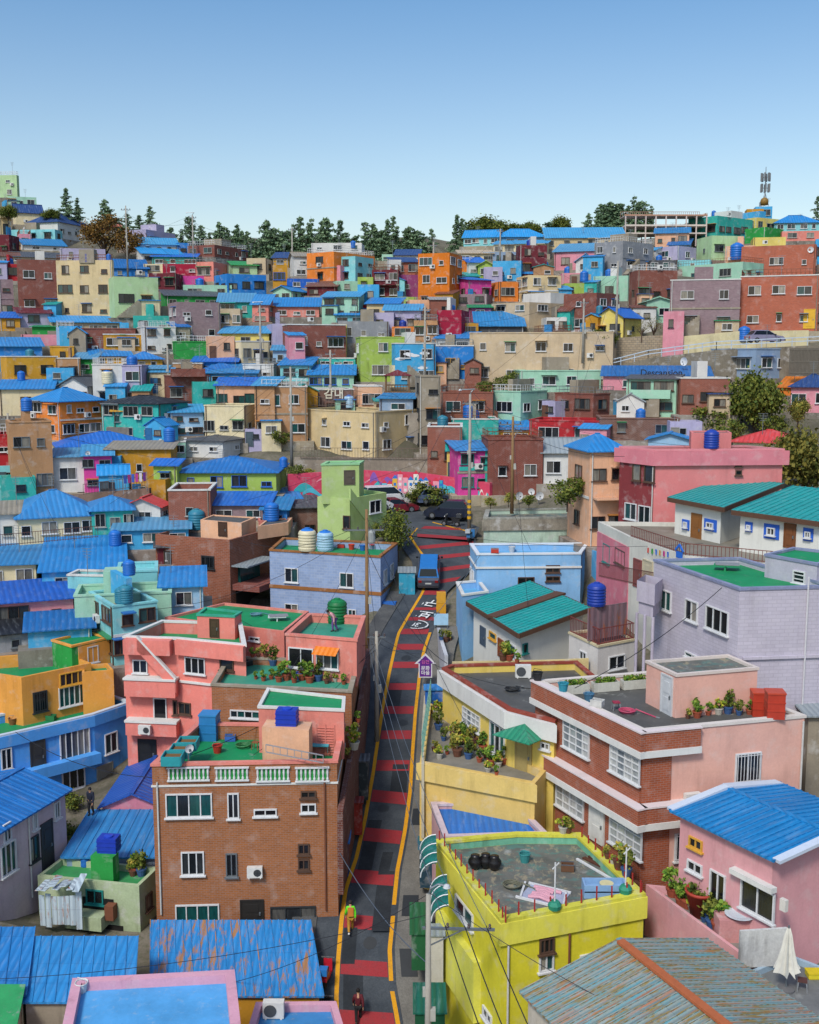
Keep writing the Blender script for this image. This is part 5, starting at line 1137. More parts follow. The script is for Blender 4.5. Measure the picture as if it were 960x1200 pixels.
# --- pink house with the broad blue roof
E0, E1 = Vector((12.2, 47.6)), Vector((14.9, 43.1)); pd = Vector((.88, .475)) * 6.3
b24 = Bld('house', 'pink house with broad bright blue ribbed roof and glass doors at right', 'house', [E0, E1, E1 + pd, E0 + pd], -20.2, -23.6, 'houses along the street')
PK2 = paint('e0a4a8', .7); b24.pitched = True; b24.walls(PK2); b24.pitched_roof('g', -19.85, tin('1f86c6', .35), .35, rib=.38); b24.done()
for q, k in (((808, 978, 824, 999), dict(n=2, fr='y', tone=2)), ((807, 1005, 823, 1027), dict(n=2, tone=2)), ((833, 1018, 850, 1068), dict(n=2, tone=2)), ((870, 1028, 907, 1083), dict(n=2, tone=2))): b24.win_px(0, *q, **k)
u0, z0 = b24.hit(0, 861, 1022); u1, z1 = b24.hit(0, 911, 1034); b24.slab(0, u0, u1, z0 + .05, z0 + .28, .35, W_, 'shutter_box'); b24.slab(0, b24.hit(0, 918, 1040)[0], b24.hit(0, 925, 1040)[0], z1 - 1.0, z1 - .5, .18, plain('d8d4cc'), 'meter_box')
for e, sgn in ((0, -1), (1, 1)):
    dvv = (E1 - E0).normalized(); c = (E0 if e == 0 else E1) + dvv * sgn * .4; m_ = c + pd / 2
    vb = MB(); vb.bar((c.x - pd.x * .04, c.y - pd.y * .04, -20.2), (m_.x, m_.y, -19.75), .4, .14); vb.bar((m_.x, m_.y, -19.75), (c.x + pd.x * 1.04, c.y + pd.y * 1.04, -20.2), .5, .14)
    vb.build('verge_board', paint('c8d4e4', .4), b24.root)
def terr(label, pts, ref, zb, wall, dk, par=.4, cap=None):
    b = hero(label, pts, ref, zb, 'terrace', 'terrace', None); b.walls(wall, dk, par, .16, cap).done(); return b
t24 = terr('concrete yard with low pink wall in front of the blue roofed pink house', [(757, 1036), (868, 1118), (925, 1116), (797, 1040)], (868, 1118, 42.5), -25.5, PK2, deck('8a8680'), .35)
t24b = terr('grey yard with blue edged wall in the bottom right corner', [(868, 1142), (975, 1215), (1010, 1150), (925, 1118)], (868, 1142, 41.5), -26, paint('a8c0d0'), deck('7a7c7c'), .25)
g0, g1 = P(618, 1152, 39.5), P(727, 1106, 41); zr_ = g1.z
ra, rb = P(727, 1106, 41), P(905, 1218, 33.5); rb.z = ra.z; pdv = Vector((rb.y - ra.y, -(rb.x - ra.x), 0)).normalized()
dv = (rb - ra).normalized(); wl_ = 4.2; lft = Vector((dv.y, -dv.x, 0)); lft = lft if lft.x < 0 else -lft
e0, e1 = ra + lft * wl_, rb + lft * wl_; f0, f1 = ra - lft * 4.4, rb - lft * 4.4
rs = Bld('house', 'house under a rust and moss stained corrugated roof at the bottom', 'house', [e0.xy, e1.xy, f1.xy, f0.xy], ra.z - 1.0, -29.5, 'houses along the street'); rs.pitched = True; rs.walls(paint('d0c8b8', 1.2)); rs.pitched_roof('g', ra.z, tin('8c9c98', .3, .62, patch='8a7434', streak=('b0683c', '4c98a8')), .25, rib=.3); rs.done()
rc = MB(); rc.bar(ra + Vector((0, 0, .12)), rb + Vector((0, 0, .12)), .34, .12); rc.build('ridge_cap', plain('b4643c', .8), rs.root)
bq = front('grey rendered house cut by the right edge behind the pink roof room', 948, 1030, 838, 56, 6, .4, -24, paint('stone', 1.4), tin('tin', .3), 's')
# --- purple house
b25 = hero('lilac stone faced house with bright green flat roof and porch', [(767, 657), (867, 691), (980, 688), (930, 655)], (867, 691, 57), -18.4)
p0, p1, p2 = b25.poly[:3]; b25.poly[3] = p0 + p2 - p1; LV = brick('c6c0ce', .5, .2, 'b8b2c0', .02, .06); b25.walls(LV, GREEN, .3, .2, cap=paint('8c94b4')).done()
for q, k in (((775, 690, 787, 718), dict(n=2, tone=1)), ((804, 700, 818, 731), dict(n=2)), ((828, 708, 854, 746), dict(n=3, tone=1)), ((804, 762, 820, 776), dict(n=2, tone=1))): b25.win_px(0, *q, **k)
s = sub(b25, [(897, 651), (958, 662), (1010, 652), (930, 643)], (958, 662, 59), b25.zt - .3); s.walls(paint('c4c0d0'), GREEN, .05, .15, cap=paint('8c94b4'), below=0, name='roof_room').done(); s.win_px(0, 930, 668, 944, 685, n=1, rows=3)
s = sub(b25, [(746, 704), (767, 710), (776, 702), (756, 697)], (746, 704, 63.5), -15.2); s.walls(paint('c4bccc'), DARKDECK, .75, .12, below=-2.4, name='porch').done(); s2 = subw(b25, s.poly, s.zt - .9, -18.4)
for u in (.05, .5, .95):
    p = s.poly[0].lerp(s.poly[1], u); c = MB(); c.tube([(p.x, p.y, -18.6), (p.x, p.y, s.zt - .7)], .09, 8); c.build('porch_post', paint('c4bccc'), b25.root)
b25.pipe(1, b25.hit(1, 945, 720)[0], -19, b25.zt + .6, plain('d0d0d4')); b25.slab(1, .3, 4.8, b25.hit(1, 870, 772)[1] - .05, b25.hit(1, 870, 772)[1] + .1, .12, LV, 'ledge')
# --- white houses under teal roofs, on the white terrace
def tealhouse(label, pts, ref, zb):
    b = hero(label, pts, ref, zb); o = b.poly; b.poly = inset(o, .45); b.pitched = True; b.walls(paint('e4e4dc', .5), below=2); b.done(); r = MB()
    z = b.zt; hi = .0
    P3 = [Vector((p.x, p.y, z + .08)) for p in o]; P3[2].z += .55; P3[3].z += .55
    r.face(P3); dn = Vector((0, 0, -.1)); r.face([p + dn for p in reversed(P3)])
    for i in range(int((P3[1] - P3[0]).length / .5) + 1):
        t = i / max(1, int((P3[1] - P3[0]).length / .5)); r.bar(P3[0].lerp(P3[1], t), P3[3].lerp(P3[2], t), .06, .08)
    r.build('roof', tin('20a8a4', .35), b.root); f = MB()
    for i in range(4): a_, c_ = P3[i], P3[(i + 1) % 4]; f.bar(a_ + Vector((0, 0, -.16)), c_ + Vector((0, 0, -.16)), .14, .32)
    f.build('fascia', plain('5c4030', .7), b.root)
    w_ = MB()
    q_ = b.poly; w_.face([(q_[2].x, q_[2].y, z), (q_[3].x, q_[3].y, z), (q_[3].x, q_[3].y, z + .48), (q_[2].x, q_[2].y, z + .48)])
    w_.face([(q_[1].x, q_[1].y, z), (q_[2].x, q_[2].y, z), (q_[2].x, q_[2].y, z + .48)]); w_.face([(q_[3].x, q_[3].y, z), (q_[0].x, q_[0].y, z), (q_[3].x, q_[3].y, z + .48)])
    w_.build('gable_wall', paint('e4e4dc', .5), b.root); return b
b26 = tealhouse('white house with teal roof and brown fascia beside the pink building', [(783, 584), (848, 596), (918, 576), (862, 567)], (848, 596, 74), -12.7)
b26b = tealhouse('white house with teal roof and blue framed windows at right edge', [(858, 599), (1000, 618), (1060, 592), (930, 579)], (858, 599, 72), -12.7)
for b_, q in ((b26, (800, 608, 808, 622)), (b26, (826, 607, 840, 624)), (b26b, (874, 611, 882, 624)), (b26b, (896, 613, 913, 633)), (b26b, (942, 618, 953, 635))):
    u0, z1 = b_.hit(0, q[0], q[1]); u1, z0 = b_.hit(0, q[2], q[3]); b_.slab(0, u0, u1, z0, z1, .05, plain('2a62c8', .6), 'window_surround'); loc, rz = b_.at(0, (u0 + u1) / 2, z0 + (z1 - z0) * .25, .06); add_window(b_.root, loc, rz, (u1 - u0) * .5, (z1 - z0) * .5, n=2, fr='w')
b26.door_px(0, 812, 602, 821, 638, '8a5a2c'); b26b.door_px(0, 921, 614, 931, 643, '7a4a28')
t26 = hero('white walled terrace building with coloured letters below the teal roofs', [(701, 611), (738, 629), (803, 651), (905, 661), (975, 642), (800, 612)], (738, 629, 76), -17.5, 'terrace', 'terrace', None)
t26.walls(paint('dcdad0', .8), deck('8a8478'), .3, .2).done(); t26.slab(0, .02, t26.fc(0)[2], -20, t26.zt - .75, .06, paint('dc8090'), 'pink_facing')
for q, c_ in (((744, 655, 751, 690), '8a4c48'), ((755, 656, 764, 694), 'c8bca0')): t26.door_px(1, *q, c_)
t26.win_px(0, 708, 636, 715, 662, n=1, fr='t', tone=1); t26.win_px(0, 722, 641, 733, 665, n=3, fr='b')
rl = MB()
for i in (1, 2):
    a, d, L, n, rz = t26.fc(i)
    for k in range(int(L / .25) + 1): p = a + d * min(L, k * .25) - n * .1; rl.bar((p.x, p.y, t26.zt), (p.x, p.y, t26.zt + .75), .03)
    p, q = a - n * .1, a + d * L - n * .1
    for h in (.1, .75): rl.bar((p.x, p.y, t26.zt + h), (q.x, q.y, t26.zt + h), .045)
rl.build('railing', plain('7a4438', .7), t26.root)
# the little house emblem and coloured letters on the terrace wall
lt = MB(); a, d, L, n, rz = t26.fc(1)
cols = ['d83a30', '3aa048', '2a70d8', 'e0a020', 'c83a90', '2a70d8', '2a70d8']
def letter(u0, z0, s_, k):
    w_ = s_ * .8
    for sh in [((0, 0, w_, .3), (0, .7, w_, .3), (0, 0, .25, 1)), ((0, 0, .25, 1), (0, .4, w_, .25), (w_ - .1, 0, .25, 1)), ((0, .7, w_, .3), (w_ * .35, 0, .28, 1))][k % 3]:
        p = a + d * (u0 + sh[0] * s_ + sh[2] * s_ / 2) + n * .06; lt.box((p.x, p.y, z0 + (sh[1] + sh[3] / 2) * s_), (sh[2] * s_, .05, sh[3] * s_), rz, k)
for k in range(6): u, z = t26.hit(1, 760 + k * 4.6, 645 + k * 1.0); letter(u, z - .15, .34, k)
u, z = t26.hit(1, 797, 652); p = a + d * u + n * .06; lt.box((p.x, p.y, z + .1), (.75, .05, .4), rz, 6)
for sg in (-1, 1): e = p + d * sg * .5; lt.bar((e.x, e.y, z + .35), (p.x, p.y, z + .75), .06, .14, 6)
lt.build('lettering', [plain(c_, .5) for c_ in cols], t26.root)
# --- big pink building
b27 = hero('large plain pink building with dark red front and blue roof drum', [(727, 524), (768, 528), (918, 527), (880, 515)], (768, 528, 84), -13.2)
p0, p1, p2 = b27.poly[:3]; b27.poly[3] = p0 + p2 - p1; PB = paint('e08888', .6); b27.walls(PB, DARKDECK, .4, .2, cap=paint('d89098', .5)).done()
L = b27.fc(0)[2]; b27.slab(0, .05, L - .05, -16, b27.zt - 1.15, .06, paint('8c3c40'), 'dark_red_facing'); b27.band(b27.zt - 1.15, b27.zt - .05, .25, paint('dc8490', .6), 'fascia', [0, 1])
for q, k in (((742, 543, 751, 564), dict(n=1, fr='b')), ((756, 544, 767, 566), dict(n=1, fr='b')), ((733, 588, 746, 610), dict(n=2)), ((749, 592, 762, 615), dict(n=2))):
    u0, z1 = b27.hit(0, q[0], q[1], .08); u1, z0 = b27.hit(0, q[2], q[3], .08); loc, rz = b27.at(0, (u0 + u1) / 2, z0, .08); add_window(b27.root, loc, rz, u1 - u0, z1 - z0, **k)
b27.win_px(1, 862, 541, 869, 547, n=1, fr='b', tone=2); b27.win_px(1, 862, 551, 869, 557, n=1, fr='b', tone=2); b27.pipe(0, L - .1, -16, b27.zt - 1.2)
s = subw(b27, [P(810, 520, 86).xy, P(857, 520, 86).xy, P(857, 520, 86).xy + Vector((.4, 2.5)), P(811, 520, 86).xy + Vector((.4, 2.5))], P(810, 507, 86).z, b27.zt - .4); s.walls(PB, DARKDECK, .1, below=0, name='roof_room').done()
# --- light blue house, old mint house, teal roofed house, annex
b29 = hero('light blue flat roofed house with white rim beside the street bend', [(551, 638), (559, 650), (681, 649), (690, 637)], (559, 650, 84.5), -21.5)
LB = paint('8cc0ec', .8); b29.walls(LB, deck('6ab0dc', .9, (.3, .36, .4)), .55, .2, cap=paint('dce4ec', .5)).done(); z = b29.zt; b29.band(z - 1.1, z - .95, .1, W_, 'floor_band', [0, 1])
for q, k in (((607, 676, 626, 685), dict(n=2, fr='b', tone=2)), ((640, 662, 656, 671), dict(n=2, fr='b', tone=2)), ((640, 675, 656, 681), dict(n=2, fr='b', tone=2))): b29.win_px(1, *q, **k)
b29.window(0, 1.0, -18, .9, 1.3, n=2); b29.window(0, 2.6, -18, .9, 1.3, n=2)
s = sub(b29, [(535, 683), (542, 698), (572, 694), (562, 681)], (542, 698, 80), -21.5); s.walls(LB, deck('6ab0dc'), .5, .16, cap=W_, below=2, name='annex').done()
s = sub(b29, [(681, 640), (703, 648), (712, 640), (690, 634)], (703, 648, 86), -21.5); s.walls(paint('5cb0e8'), deck('6ab0dc'), .3, .16, below=2, name='side_wing').done()
b30 = hero('old mint house with mould blackened flat roof edge', [(567, 608), (684, 607), (682, 596), (570, 598)], (567, 608, 93), -18.2); b30.walls(paint('c4dcc8', 1.5), MOSS, .35, .3, cap=paint('a8a89c', 2.0)).done(); b30.win_px(0, 656, 627, 670, 637, n=2, fr='b', tone=2); b30.band(b30.zt - 1.0, b30.zt - .06, .15, paint('a8a090', 2.2), 'stained_fascia', [0])
b31 = tealhouse('white cottage with two teal roof panels and brown eaves by the street', [(547, 706), (608, 744), (692, 722), (622, 690)], (608, 744, 70), -20.2)
p0, p1, p2, p3 = b31.poly; q0, q1 = p0.lerp(p1, .52), p3.lerp(p2, .52); dvv = (q1 - q0).normalized() * .6; st = MB(); st.bar((q0.x - dvv.x, q0.y - dvv.y, b31.zt + .1), (q1.x + dvv.x, q1.y + dvv.y, b31.zt + .68), .9, .16); st.build('roof_step', plain('5c4030', .7), b31.root)
for q, k in (((574, 738, 582, 752), dict(n=1, fr='y', tone=1)), ((596, 752, 605, 775), dict(n=1, tone=1))): b31.win_px(0, *q, **k)
b31.door_px(0, 564, 734, 569, 758, '48586a'); b31.door_px(0, 585, 750, 590, 772, '8a4a28'); b31.win_px(1, 612, 755, 618, 765, n=1, fr='t')
b32 = hero('small white annex with rusty iron railing on its roof', [(667, 742), (701, 758), (744, 750), (718, 736)], (701, 758, 67.5), -20.4); b32.walls(paint('e0dcd8', .8), deck('8a5a50'), .1, .15, cap=paint('d8cca8')).done()
b32.win_px(0, 680, 762, 688, 776, n=2); b32.win_px(1, 713, 769, 732, 782, n=2)
rl = MB()
for i in (0, 1, 2):
    a, d, L, n, rz = b32.fc(i)
    for k in range(int(L / .2) + 1): p = a + d * k * .2 - n * .1; rl.bar((p.x, p.y, b32.zt), (p.x, p.y, b32.zt + 1.1), .03)
    p, q = a - n * .1, a + d * L - n * .1
    for h in (.15, 1.1): rl.bar((p.x, p.y, b32.zt + h), (q.x, q.y, b32.zt + h), .05)
rl.build('railing', plain('7c3c38', .7), b32.root)
a, d, L, n, rz = b32.fc(1); sc_ = MB(); c = a + d * (L * .5) - n * .9; sc_.box((c.x, c.y, b32.zt + 1.25), (L * 1.05, .08, 2.1), rz); sc_.build('metal_screen', tin('8c7078', .5, .4), b32.root)
# --- yellow green stair tower house by the plaza
LG = paint('b4cc84', .8)
b7 = hero('lime green house with outside stair and roof tower beside the plaza', [(372, 582), (410, 584), (453, 577), (416, 572)], (410, 584, 98), -17.5); b7.walls(LG, deck('48b088'), .4, .2).done()
b7.win_px(1, 433, 587, 446, 600, n=2); b7.win_px(0, 402, 604, 411, 620, n=1, fr='b', tone=2)
a = P(377, 560, 98.6); c = P(421, 560, 99.2); s = subw(b7, [a.xy, c.xy, c.xy + Vector((.3, 3)), a.xy + Vector((.3, 3))], P(377, 545, 98.6).z, b7.zt - .6); s.walls(LG, deck('9cd0a0'), .05, .2, cap=paint('98cc98', .5), below=0, name='stair_tower').done(); s.door_px(0, 404, 552, 415, 568, '5a5048')
a, d, L, n, rz = b7.fc(1); pr = MB(); t0, t1 = fp(b7, 1, 411, 572, .9), fp(b7, 1, 432, 600, .9); dn = Vector((0, 0, -1.1)); nn = Vector((n.x, n.y, 0))
q = [t0, t1, t1 + dn, t0 + dn]; r = [p - nn * .15 for p in q]; pr.face([q[3], q[2], q[1], q[0]]); pr.face(r); 
for i in range(4): pr.face([q[i], q[(i + 1) % 4], r[(i + 1) % 4], r[i]])
pr.build('stair_parapet', LG, b7.root)
for ln in '''
F 72 148 276 266 322 660|peach h:roofblue|n2x2 @88 wb b1|peach orange house with balcony and blue roof beside the pink building
D -60 - 130 655 724 815|cream s:roofblue|n1x2 L9 @88|cream walled house under a long plain blue roof at the left edge
D 150 - 438 626 742 815|sky s:roofblue|n1x2 L10 @87|blue house under a broad azure roof left of the brick house
D -10 - 262 786 850 950|pink s:roofblue2|n1x2 wb L6 @81|pink house with wavy blue tiled roof at the left edge
D 240 385 420 758 766 830|aqua f:stone|n0x0 @84|small pale aqua flat box beside the aqua tank box
D 415 - 556 742 750 830|aqua f:aqua|n0x0 @85 L4|aqua flat box next to the blue drum
D 265 - 605 822 830 940|mint f:mint|n0x0 @80 L4|long mint walled yard house left of the salmon roofs
D 325 405 560 866 874 1080|aqua f:stone|n2x2 wb @76|weathered pale aqua house with stained walls behind the orange house
D 100 - 325 905 950 1010|sky s:roofblue2|n0x0 @77 L4|low shed under a plain deep blue sheet roof behind the orange house
D -25 - 118 922 966 1030|grey s:black|n1x1 @77 L5|grey shack with a black roof behind the orange house
D 555 - 700 640 660 720|maroon s:dgrey|n1x1 @94|dark shack between the blue roof and the brick house
'''.strip().splitlines(): b = house(ln); HB[b.label] = b

def hill_text(key, words, px, py, size, c, out=.15, fi=0):
    b = next(h for l, h in HB.items() if l.startswith(key)); u, z = b.hit(fi, px, py); loc, rz = b.at(fi, u, z, out); me = text_mesh(words, size); me.materials.append(plain(c, .6)); me.transform(Matrix.Rotation(math.pi / 2, 4, 'X')); link('lettering', me, b.root, loc, rz)
hill_text('pink cafe under', 'Descansion', 775, 437, 1.0, '16243c', .6); hill_text('dark brown shop house', '감내', 391, 462, 1.3, 'e8e0c8')
b = next(h for l, h in HB.items() if l.startswith('sky blue house painted')); L = b.fc(0)[2]; m = MB(); a, d, L, n, rz = b.fc(0); rgw = random.Random(6)
for k in range(7):
    cu, cz = R(rgw, .6, L - .6), R(rgw, b.zb + .5, b.zt - .4)
    for q in range(4): p = a + d * (cu + (q - 1.5) * .28) + n * (.02 + .004 * q); r_ = (.22, .34, .3, .2)[q]; m.face([(p.x + d.x * r_ * math.cos(t * .5236), p.y + d.y * r_ * math.cos(t * .5236), cz + r_ * .6 * math.sin(t * .5236)) for t in range(12)])
m.build('cloud_painting', plain('e8ecf0', .8), b.root)
b = next(h for l, h in HB.items() if l.startswith('pink and green')); b.slab(0, .1, b.fc(0)[2] - .1, b.zb + 2.4, b.zb + 2.8, .06, paint('turq'), 'painted_band'); b.slab(0, b.fc(0)[2] - .5, b.fc(0)[2] - .05, b.zb, b.zt - .1, .05, paint('turq'), 'painted_band')
b = next(h for l, h in HB.items() if l.startswith('terracotta brick house')); b.door_px(0, 943, 363, 954, 385, 'e0b030')
# ---------------------------------------------------------------- painted wall, retaining walls, lookout, mast, pavilion, roof clutter
def wall_run(label, pts, ref_d, ytop, ybot, mat, cat='wall', name='retaining_wall', th=.45, cap=None):
    """pts: list of (px, depth); the wall runs through them, top and foot read at ytop / ybot (lists)"""
    q = [(P(x, t, d), P(x, b, d)) for (x, d), t, b in zip(pts, ytop, ybot)]; root = empty(name, q[0][1], label, cat); m = MB()
    for i in range(len(q) - 1):
        (t0, b0), (t1, b1) = q[i], q[i + 1]; dv = (t1 - t0); nb = Vector((-dv.y, dv.x, 0)).normalized() * th; dn = Vector((0, 0, -3))
        m.face([b0 + dn, b1 + dn, t1, t0]); m.face([t0, t1, t1 + nb, t0 + nb]); m.face([t0 + nb, t1 + nb, b1 + nb + dn, b0 + nb + dn])
        if i == 0: m.face([b0 + dn, t0, t0 + nb, b0 + nb + dn])
        if i == len(q) - 2: m.face([t1, b1 + dn, b1 + nb + dn, t1 + nb])
        GP.append((b0.x, b0.y - .5, b0.z)); GP.append((b1.x, b1.y - .5, b1.z)); GP.append((t0.x, t0.y + 1.5, t0.z - .5)); GP.append((t1.x, t1.y + 1.5, t1.z - .5))
    m.build('wall', mat, root)
    if cap:
        c = MB()
        for i in range(len(q) - 1): c.bar(q[i][0] + Vector((0, .2, .05)), q[i + 1][0] + Vector((0, .2, .05)), th + .12, .1)
        c.build('coping', cap, root)
    return root, q
STN = brick('a89880', .5, .28, '7c7468', .03)
mw, mq = wall_run('long red pink wall painted with waves and little houses behind the plaza', [(338, 111), (420, 113), (490, 112), (558, 108.3), (574, 107.3)], 0, [556, 551, 554, 564, 566], [584, 580, 580, 590, 592], paint('d84a68', .6), 'painted wall', 'mural_wall')
mu = MB(); cl = ['3ab0b8', '2a78c8', 'e8e4dc', 'e0b040', '8a5ab0', '58c0d8', 'd83a50', 'f0a0b0']; cm = [plain(c, .75) for c in cl]
def on_mural(t, h):   # t along wall 0..1, h metres above the foot
    k = min(len(mq) - 2, int(t * (len(mq) - 1))); f = t * (len(mq) - 1) - k; a = mq[k][1].lerp(mq[k + 1][1], f); b = mq[k + 1][1] - mq[k][1]; n = Vector((b.y, -b.x, 0)).normalized(); return a + n * .02 + Vector((0, 0, h)), n
def wave(t0, t1, h0, amp, fr, thick, ci, off):
    N_ = 40
    for i in range(N_):
        q = []
        for (j, e) in ((i, 0), (i + 1, 0), (i + 1, 1), (i, 1)):
            t = t0 + (t1 - t0) * j / N_; p, n = on_mural(t, max(.02, h0 + amp * math.sin(fr * j / N_ * 6.28) + e * thick * (.6 + .4 * math.sin(j * .35)))); q.append(p + n * off)
        mu.face(q, ci)
wave(.02, .34, .3, .3, 2.2, .9, 0, .0); wave(.05, .35, .2, .3, 3, .5, 5, .012); wave(.3, .42, 1.2, .3, 1.5, .9, 4, .0); wave(.33, .6, .2, .35, 2.5, .8, 1, .0); wave(.4, .75, .6, .4, 2, .5, 5, .012); wave(.6, .98, .2, .4, 2.5, .8, 0, .0); wave(.7, .95, 1.0, .25, 2, .25, 2, .012); wave(.1, .3, 1.5, .25, 2, .18, 7, .012)
rgm = random.Random(4)
for k in range(12):
    t = .36 + k * .022; p, n = on_mural(t, 0); tx = Vector((-n.y, n.x, 0)); w_, h_ = R(rgm, .45, .7), R(rgm, 1.1, 2.2); ci = rgm.choice([1, 2, 3, 5, 2, 7])
    mu.face([p + n * .03 - tx * w_ / 2, p + n * .03 + tx * w_ / 2, p + n * .03 + tx * w_ / 2 + Vector((0, 0, h_)), p + n * .03 - tx * w_ / 2 + Vector((0, 0, h_))], ci); mu.face([p + n * .035 - tx * w_ * .6 + Vector((0, 0, h_)), p + n * .035 + tx * w_ * .6 + Vector((0, 0, h_)), p + n * .035 + Vector((0, 0, h_ + .4))], rgm.choice([1, 6, 3]))
    for z in (.35, .95, 1.5):
        if z < h_ - .3: mu.face([p + n * .04 - tx * .13 + Vector((0, 0, z)), p + n * .04 + tx * .13 + Vector((0, 0, z)), p + n * .04 + tx * .13 + Vector((0, 0, z + .3)), p + n * .04 - tx * .13 + Vector((0, 0, z + .3))], rgm.choice([2, 1, 0]))
mu.build('mural_painting', cm, mw)
def fence(label, pts, h, mat, step=.3, rails=(.1, 1.0), name='railing', cat='railing', posts=.03):
    root = empty(name, pts[0], label, cat); m = MB()
    for i in range(len(pts) - 1):
        a, b = Vector(pts[i]), Vector(pts[i + 1]); n = max(1, int((b - a).length / step))
        for k in range(n + 1): p = a.lerp(b, k / n); m.bar(p, p + Vector((0, 0, h)), posts)
        for r in rails: m.bar(a + Vector((0, 0, h * r)), b + Vector((0, 0, h * r)), posts * 1.5)
    m.build('rail', mat, root); return root
wr, wq = wall_run('tall stained concrete retaining wall below the silver car', [(712, 137), (760, 135), (840, 130), (965, 128)], 0, [432, 420, 410, 404], [462, 452, 445, 450], paint('8c8474', 1.8), 'retaining wall', 'retaining_wall', .6)
fence('pale blue steel guard rail climbing beside the ramp and silver car', [q[0] + Vector((0, .2, 0)) for q in wq], .95, plain('b8c8d8', .5), 1.6, (.55, 1.0), posts=.07)
wall_run('rough stone wall below the bare trees', [(722, 140), (782, 138)], 0, [396, 392], [420, 416], STN, 'stone wall', 'stone_wall')
wall_run('cream base wall under the mauve and terracotta brick houses', [(778, 137.5), (868, 136.2), (948, 135)], 0, [396, 388, 387], [414, 408, 405], paint('e0d4a8', 1.3), 'base wall', 'base_wall', .3)
wall_run('grey fenced terrace wall above the painted wall', [(345, 116.5), (515, 115.5)], 0, [536, 538], [552, 556], paint('a09484', 1.5), 'terrace wall', 'terrace_wall')
fence('brown iron fence in front of the long beige building', [P(352, 537, 116.3), P(515, 538, 115.3)], 1.1, plain('6a5a50', .7), .3)
fence('iron fence on the terrace left of the tan house in the middle', [P(300, 478, 129), P(450, 474, 128)], 1.1, plain('7c6c64', .7), .35)
fence('brown picket fence behind the long blue roofs at left', [P(-6, 641, 92), P(115, 630, 93)], 1.0, plain('5c3c34', .8), .22)
fence('iron railing on the terrace wall below the pink house with washing', [P(98, 580, 104), P(170, 570, 105)], 1.0, plain('5c4844', .8), .25)
fence('tall grey board fence at the right edge under the terracotta house', [P(925, 440, 124), P(975, 440, 123)], 3.0, plain('6c665c', .9), .14, (.1, .5, .95), 'board_fence', 'fence', .1)
wall_run('brown terrace wall below the pink house and the washing line', [(60, 106), (175, 104)], 0, [582, 572], [600, 590], paint('8a7060', 1.5), 'terrace wall', 'terrace_wall')
fence('rusty iron railing of the stair between the pink wall and the lilac house', [P(702, 676, 76), P(765, 690, 66)], 1.0, plain('6c3c38', .8), .2)
wall_run('pale concrete wall at the right side of the street bend', [(512, 84), (516, 78), (521, 75)], 0, [735, 752, 768], [744, 785, 800], paint('c8ccd4', 1.2), 'wall', 'yard_wall', .25)
wall_run('yellow rear wall of the cottage roof yard', [(530, 69), (640, 68.5), (690, 68)], 0, [776, 774, 772], [800, 798, 795], paint('dcc890', 1.2), 'wall', 'yard_wall', .2)
wall_run('low cream wall with a white rail beside the pavement', [(497, 70), (494, 62), (494, 57)], 0, [815, 860, 895], [840, 885, 920], paint('c8c0a8', 1.2), 'wall', 'yard_wall', .15)
wall_run('brick wall at the left kerb below the salmon terrace', [(402, 55), (424, 66), (434, 76)], 0, [950, 830, 760], [985, 885, 810], brick('6a3c30', .36, .13), 'wall', 'yard_wall', .3)
# ---------------------------------------------------------------- terrain: one sheet through every house base and the street, out to the horizon
for x in range(-140, 141, 20):
    GP.append((x, 262, 28)); GP.append((x, 285, 24)); GP.append((x, 330, 5)); GP.append((x, 15, -36)); GP.append((x, 30, -33.5))
for y in range(60, 240, 20):
    for sx in (-1, 1):
        z = -27 + (y - 60) / 180 * 52 + (4 if sx > 0 else 0)
        GP.append((sx * (y * .37 + 34), y, z)); GP.append((sx * (y * .37 + 60), y, z))
G = np.array(GP)
RX = np.array([[r[1].y, r[1].x, r[2].x, r[1].z] for r in ROWS])
def ground_z(x, y):
    x = np.atleast_1d(np.asarray(x, float)); y = np.atleast_1d(np.asarray(y, float))
    d2 = (x[:, None] - G[None, :, 0]) ** 2 + (y[:, None] - G[None, :, 1]) ** 2
    w = 1 / (d2 + 5.0) ** 2.2; z = (w * G[None, :, 2]).sum(1) / w.sum(1) - .7
    o = np.argsort(RX[:, 0]); ry = RX[o, 0]
    xl, xr, zr = np.interp(y, ry, RX[o, 1]), np.interp(y, ry, RX[o, 2]), np.interp(y, ry, RX[o, 3])
    dist = np.maximum(np.maximum(xl - 3.2 - x, x - xr - 2.8), 0); inr = (y < ry[-1] + 2)
    k = np.clip(1 - dist / 2.0, 0, 1) * inr
    return z * (1 - k) + (zr - .25) * k
def axis(lo, hi, step, far):
    a = list(np.arange(lo, hi + .1, step)); s = step
    while a[-1] < far: s *= 1.5; a.append(a[-1] + s)
    s = step; b = []
    v = lo
    while v > -far: s *= 1.5; v -= s; b.append(v)
    return b[::-1] + a
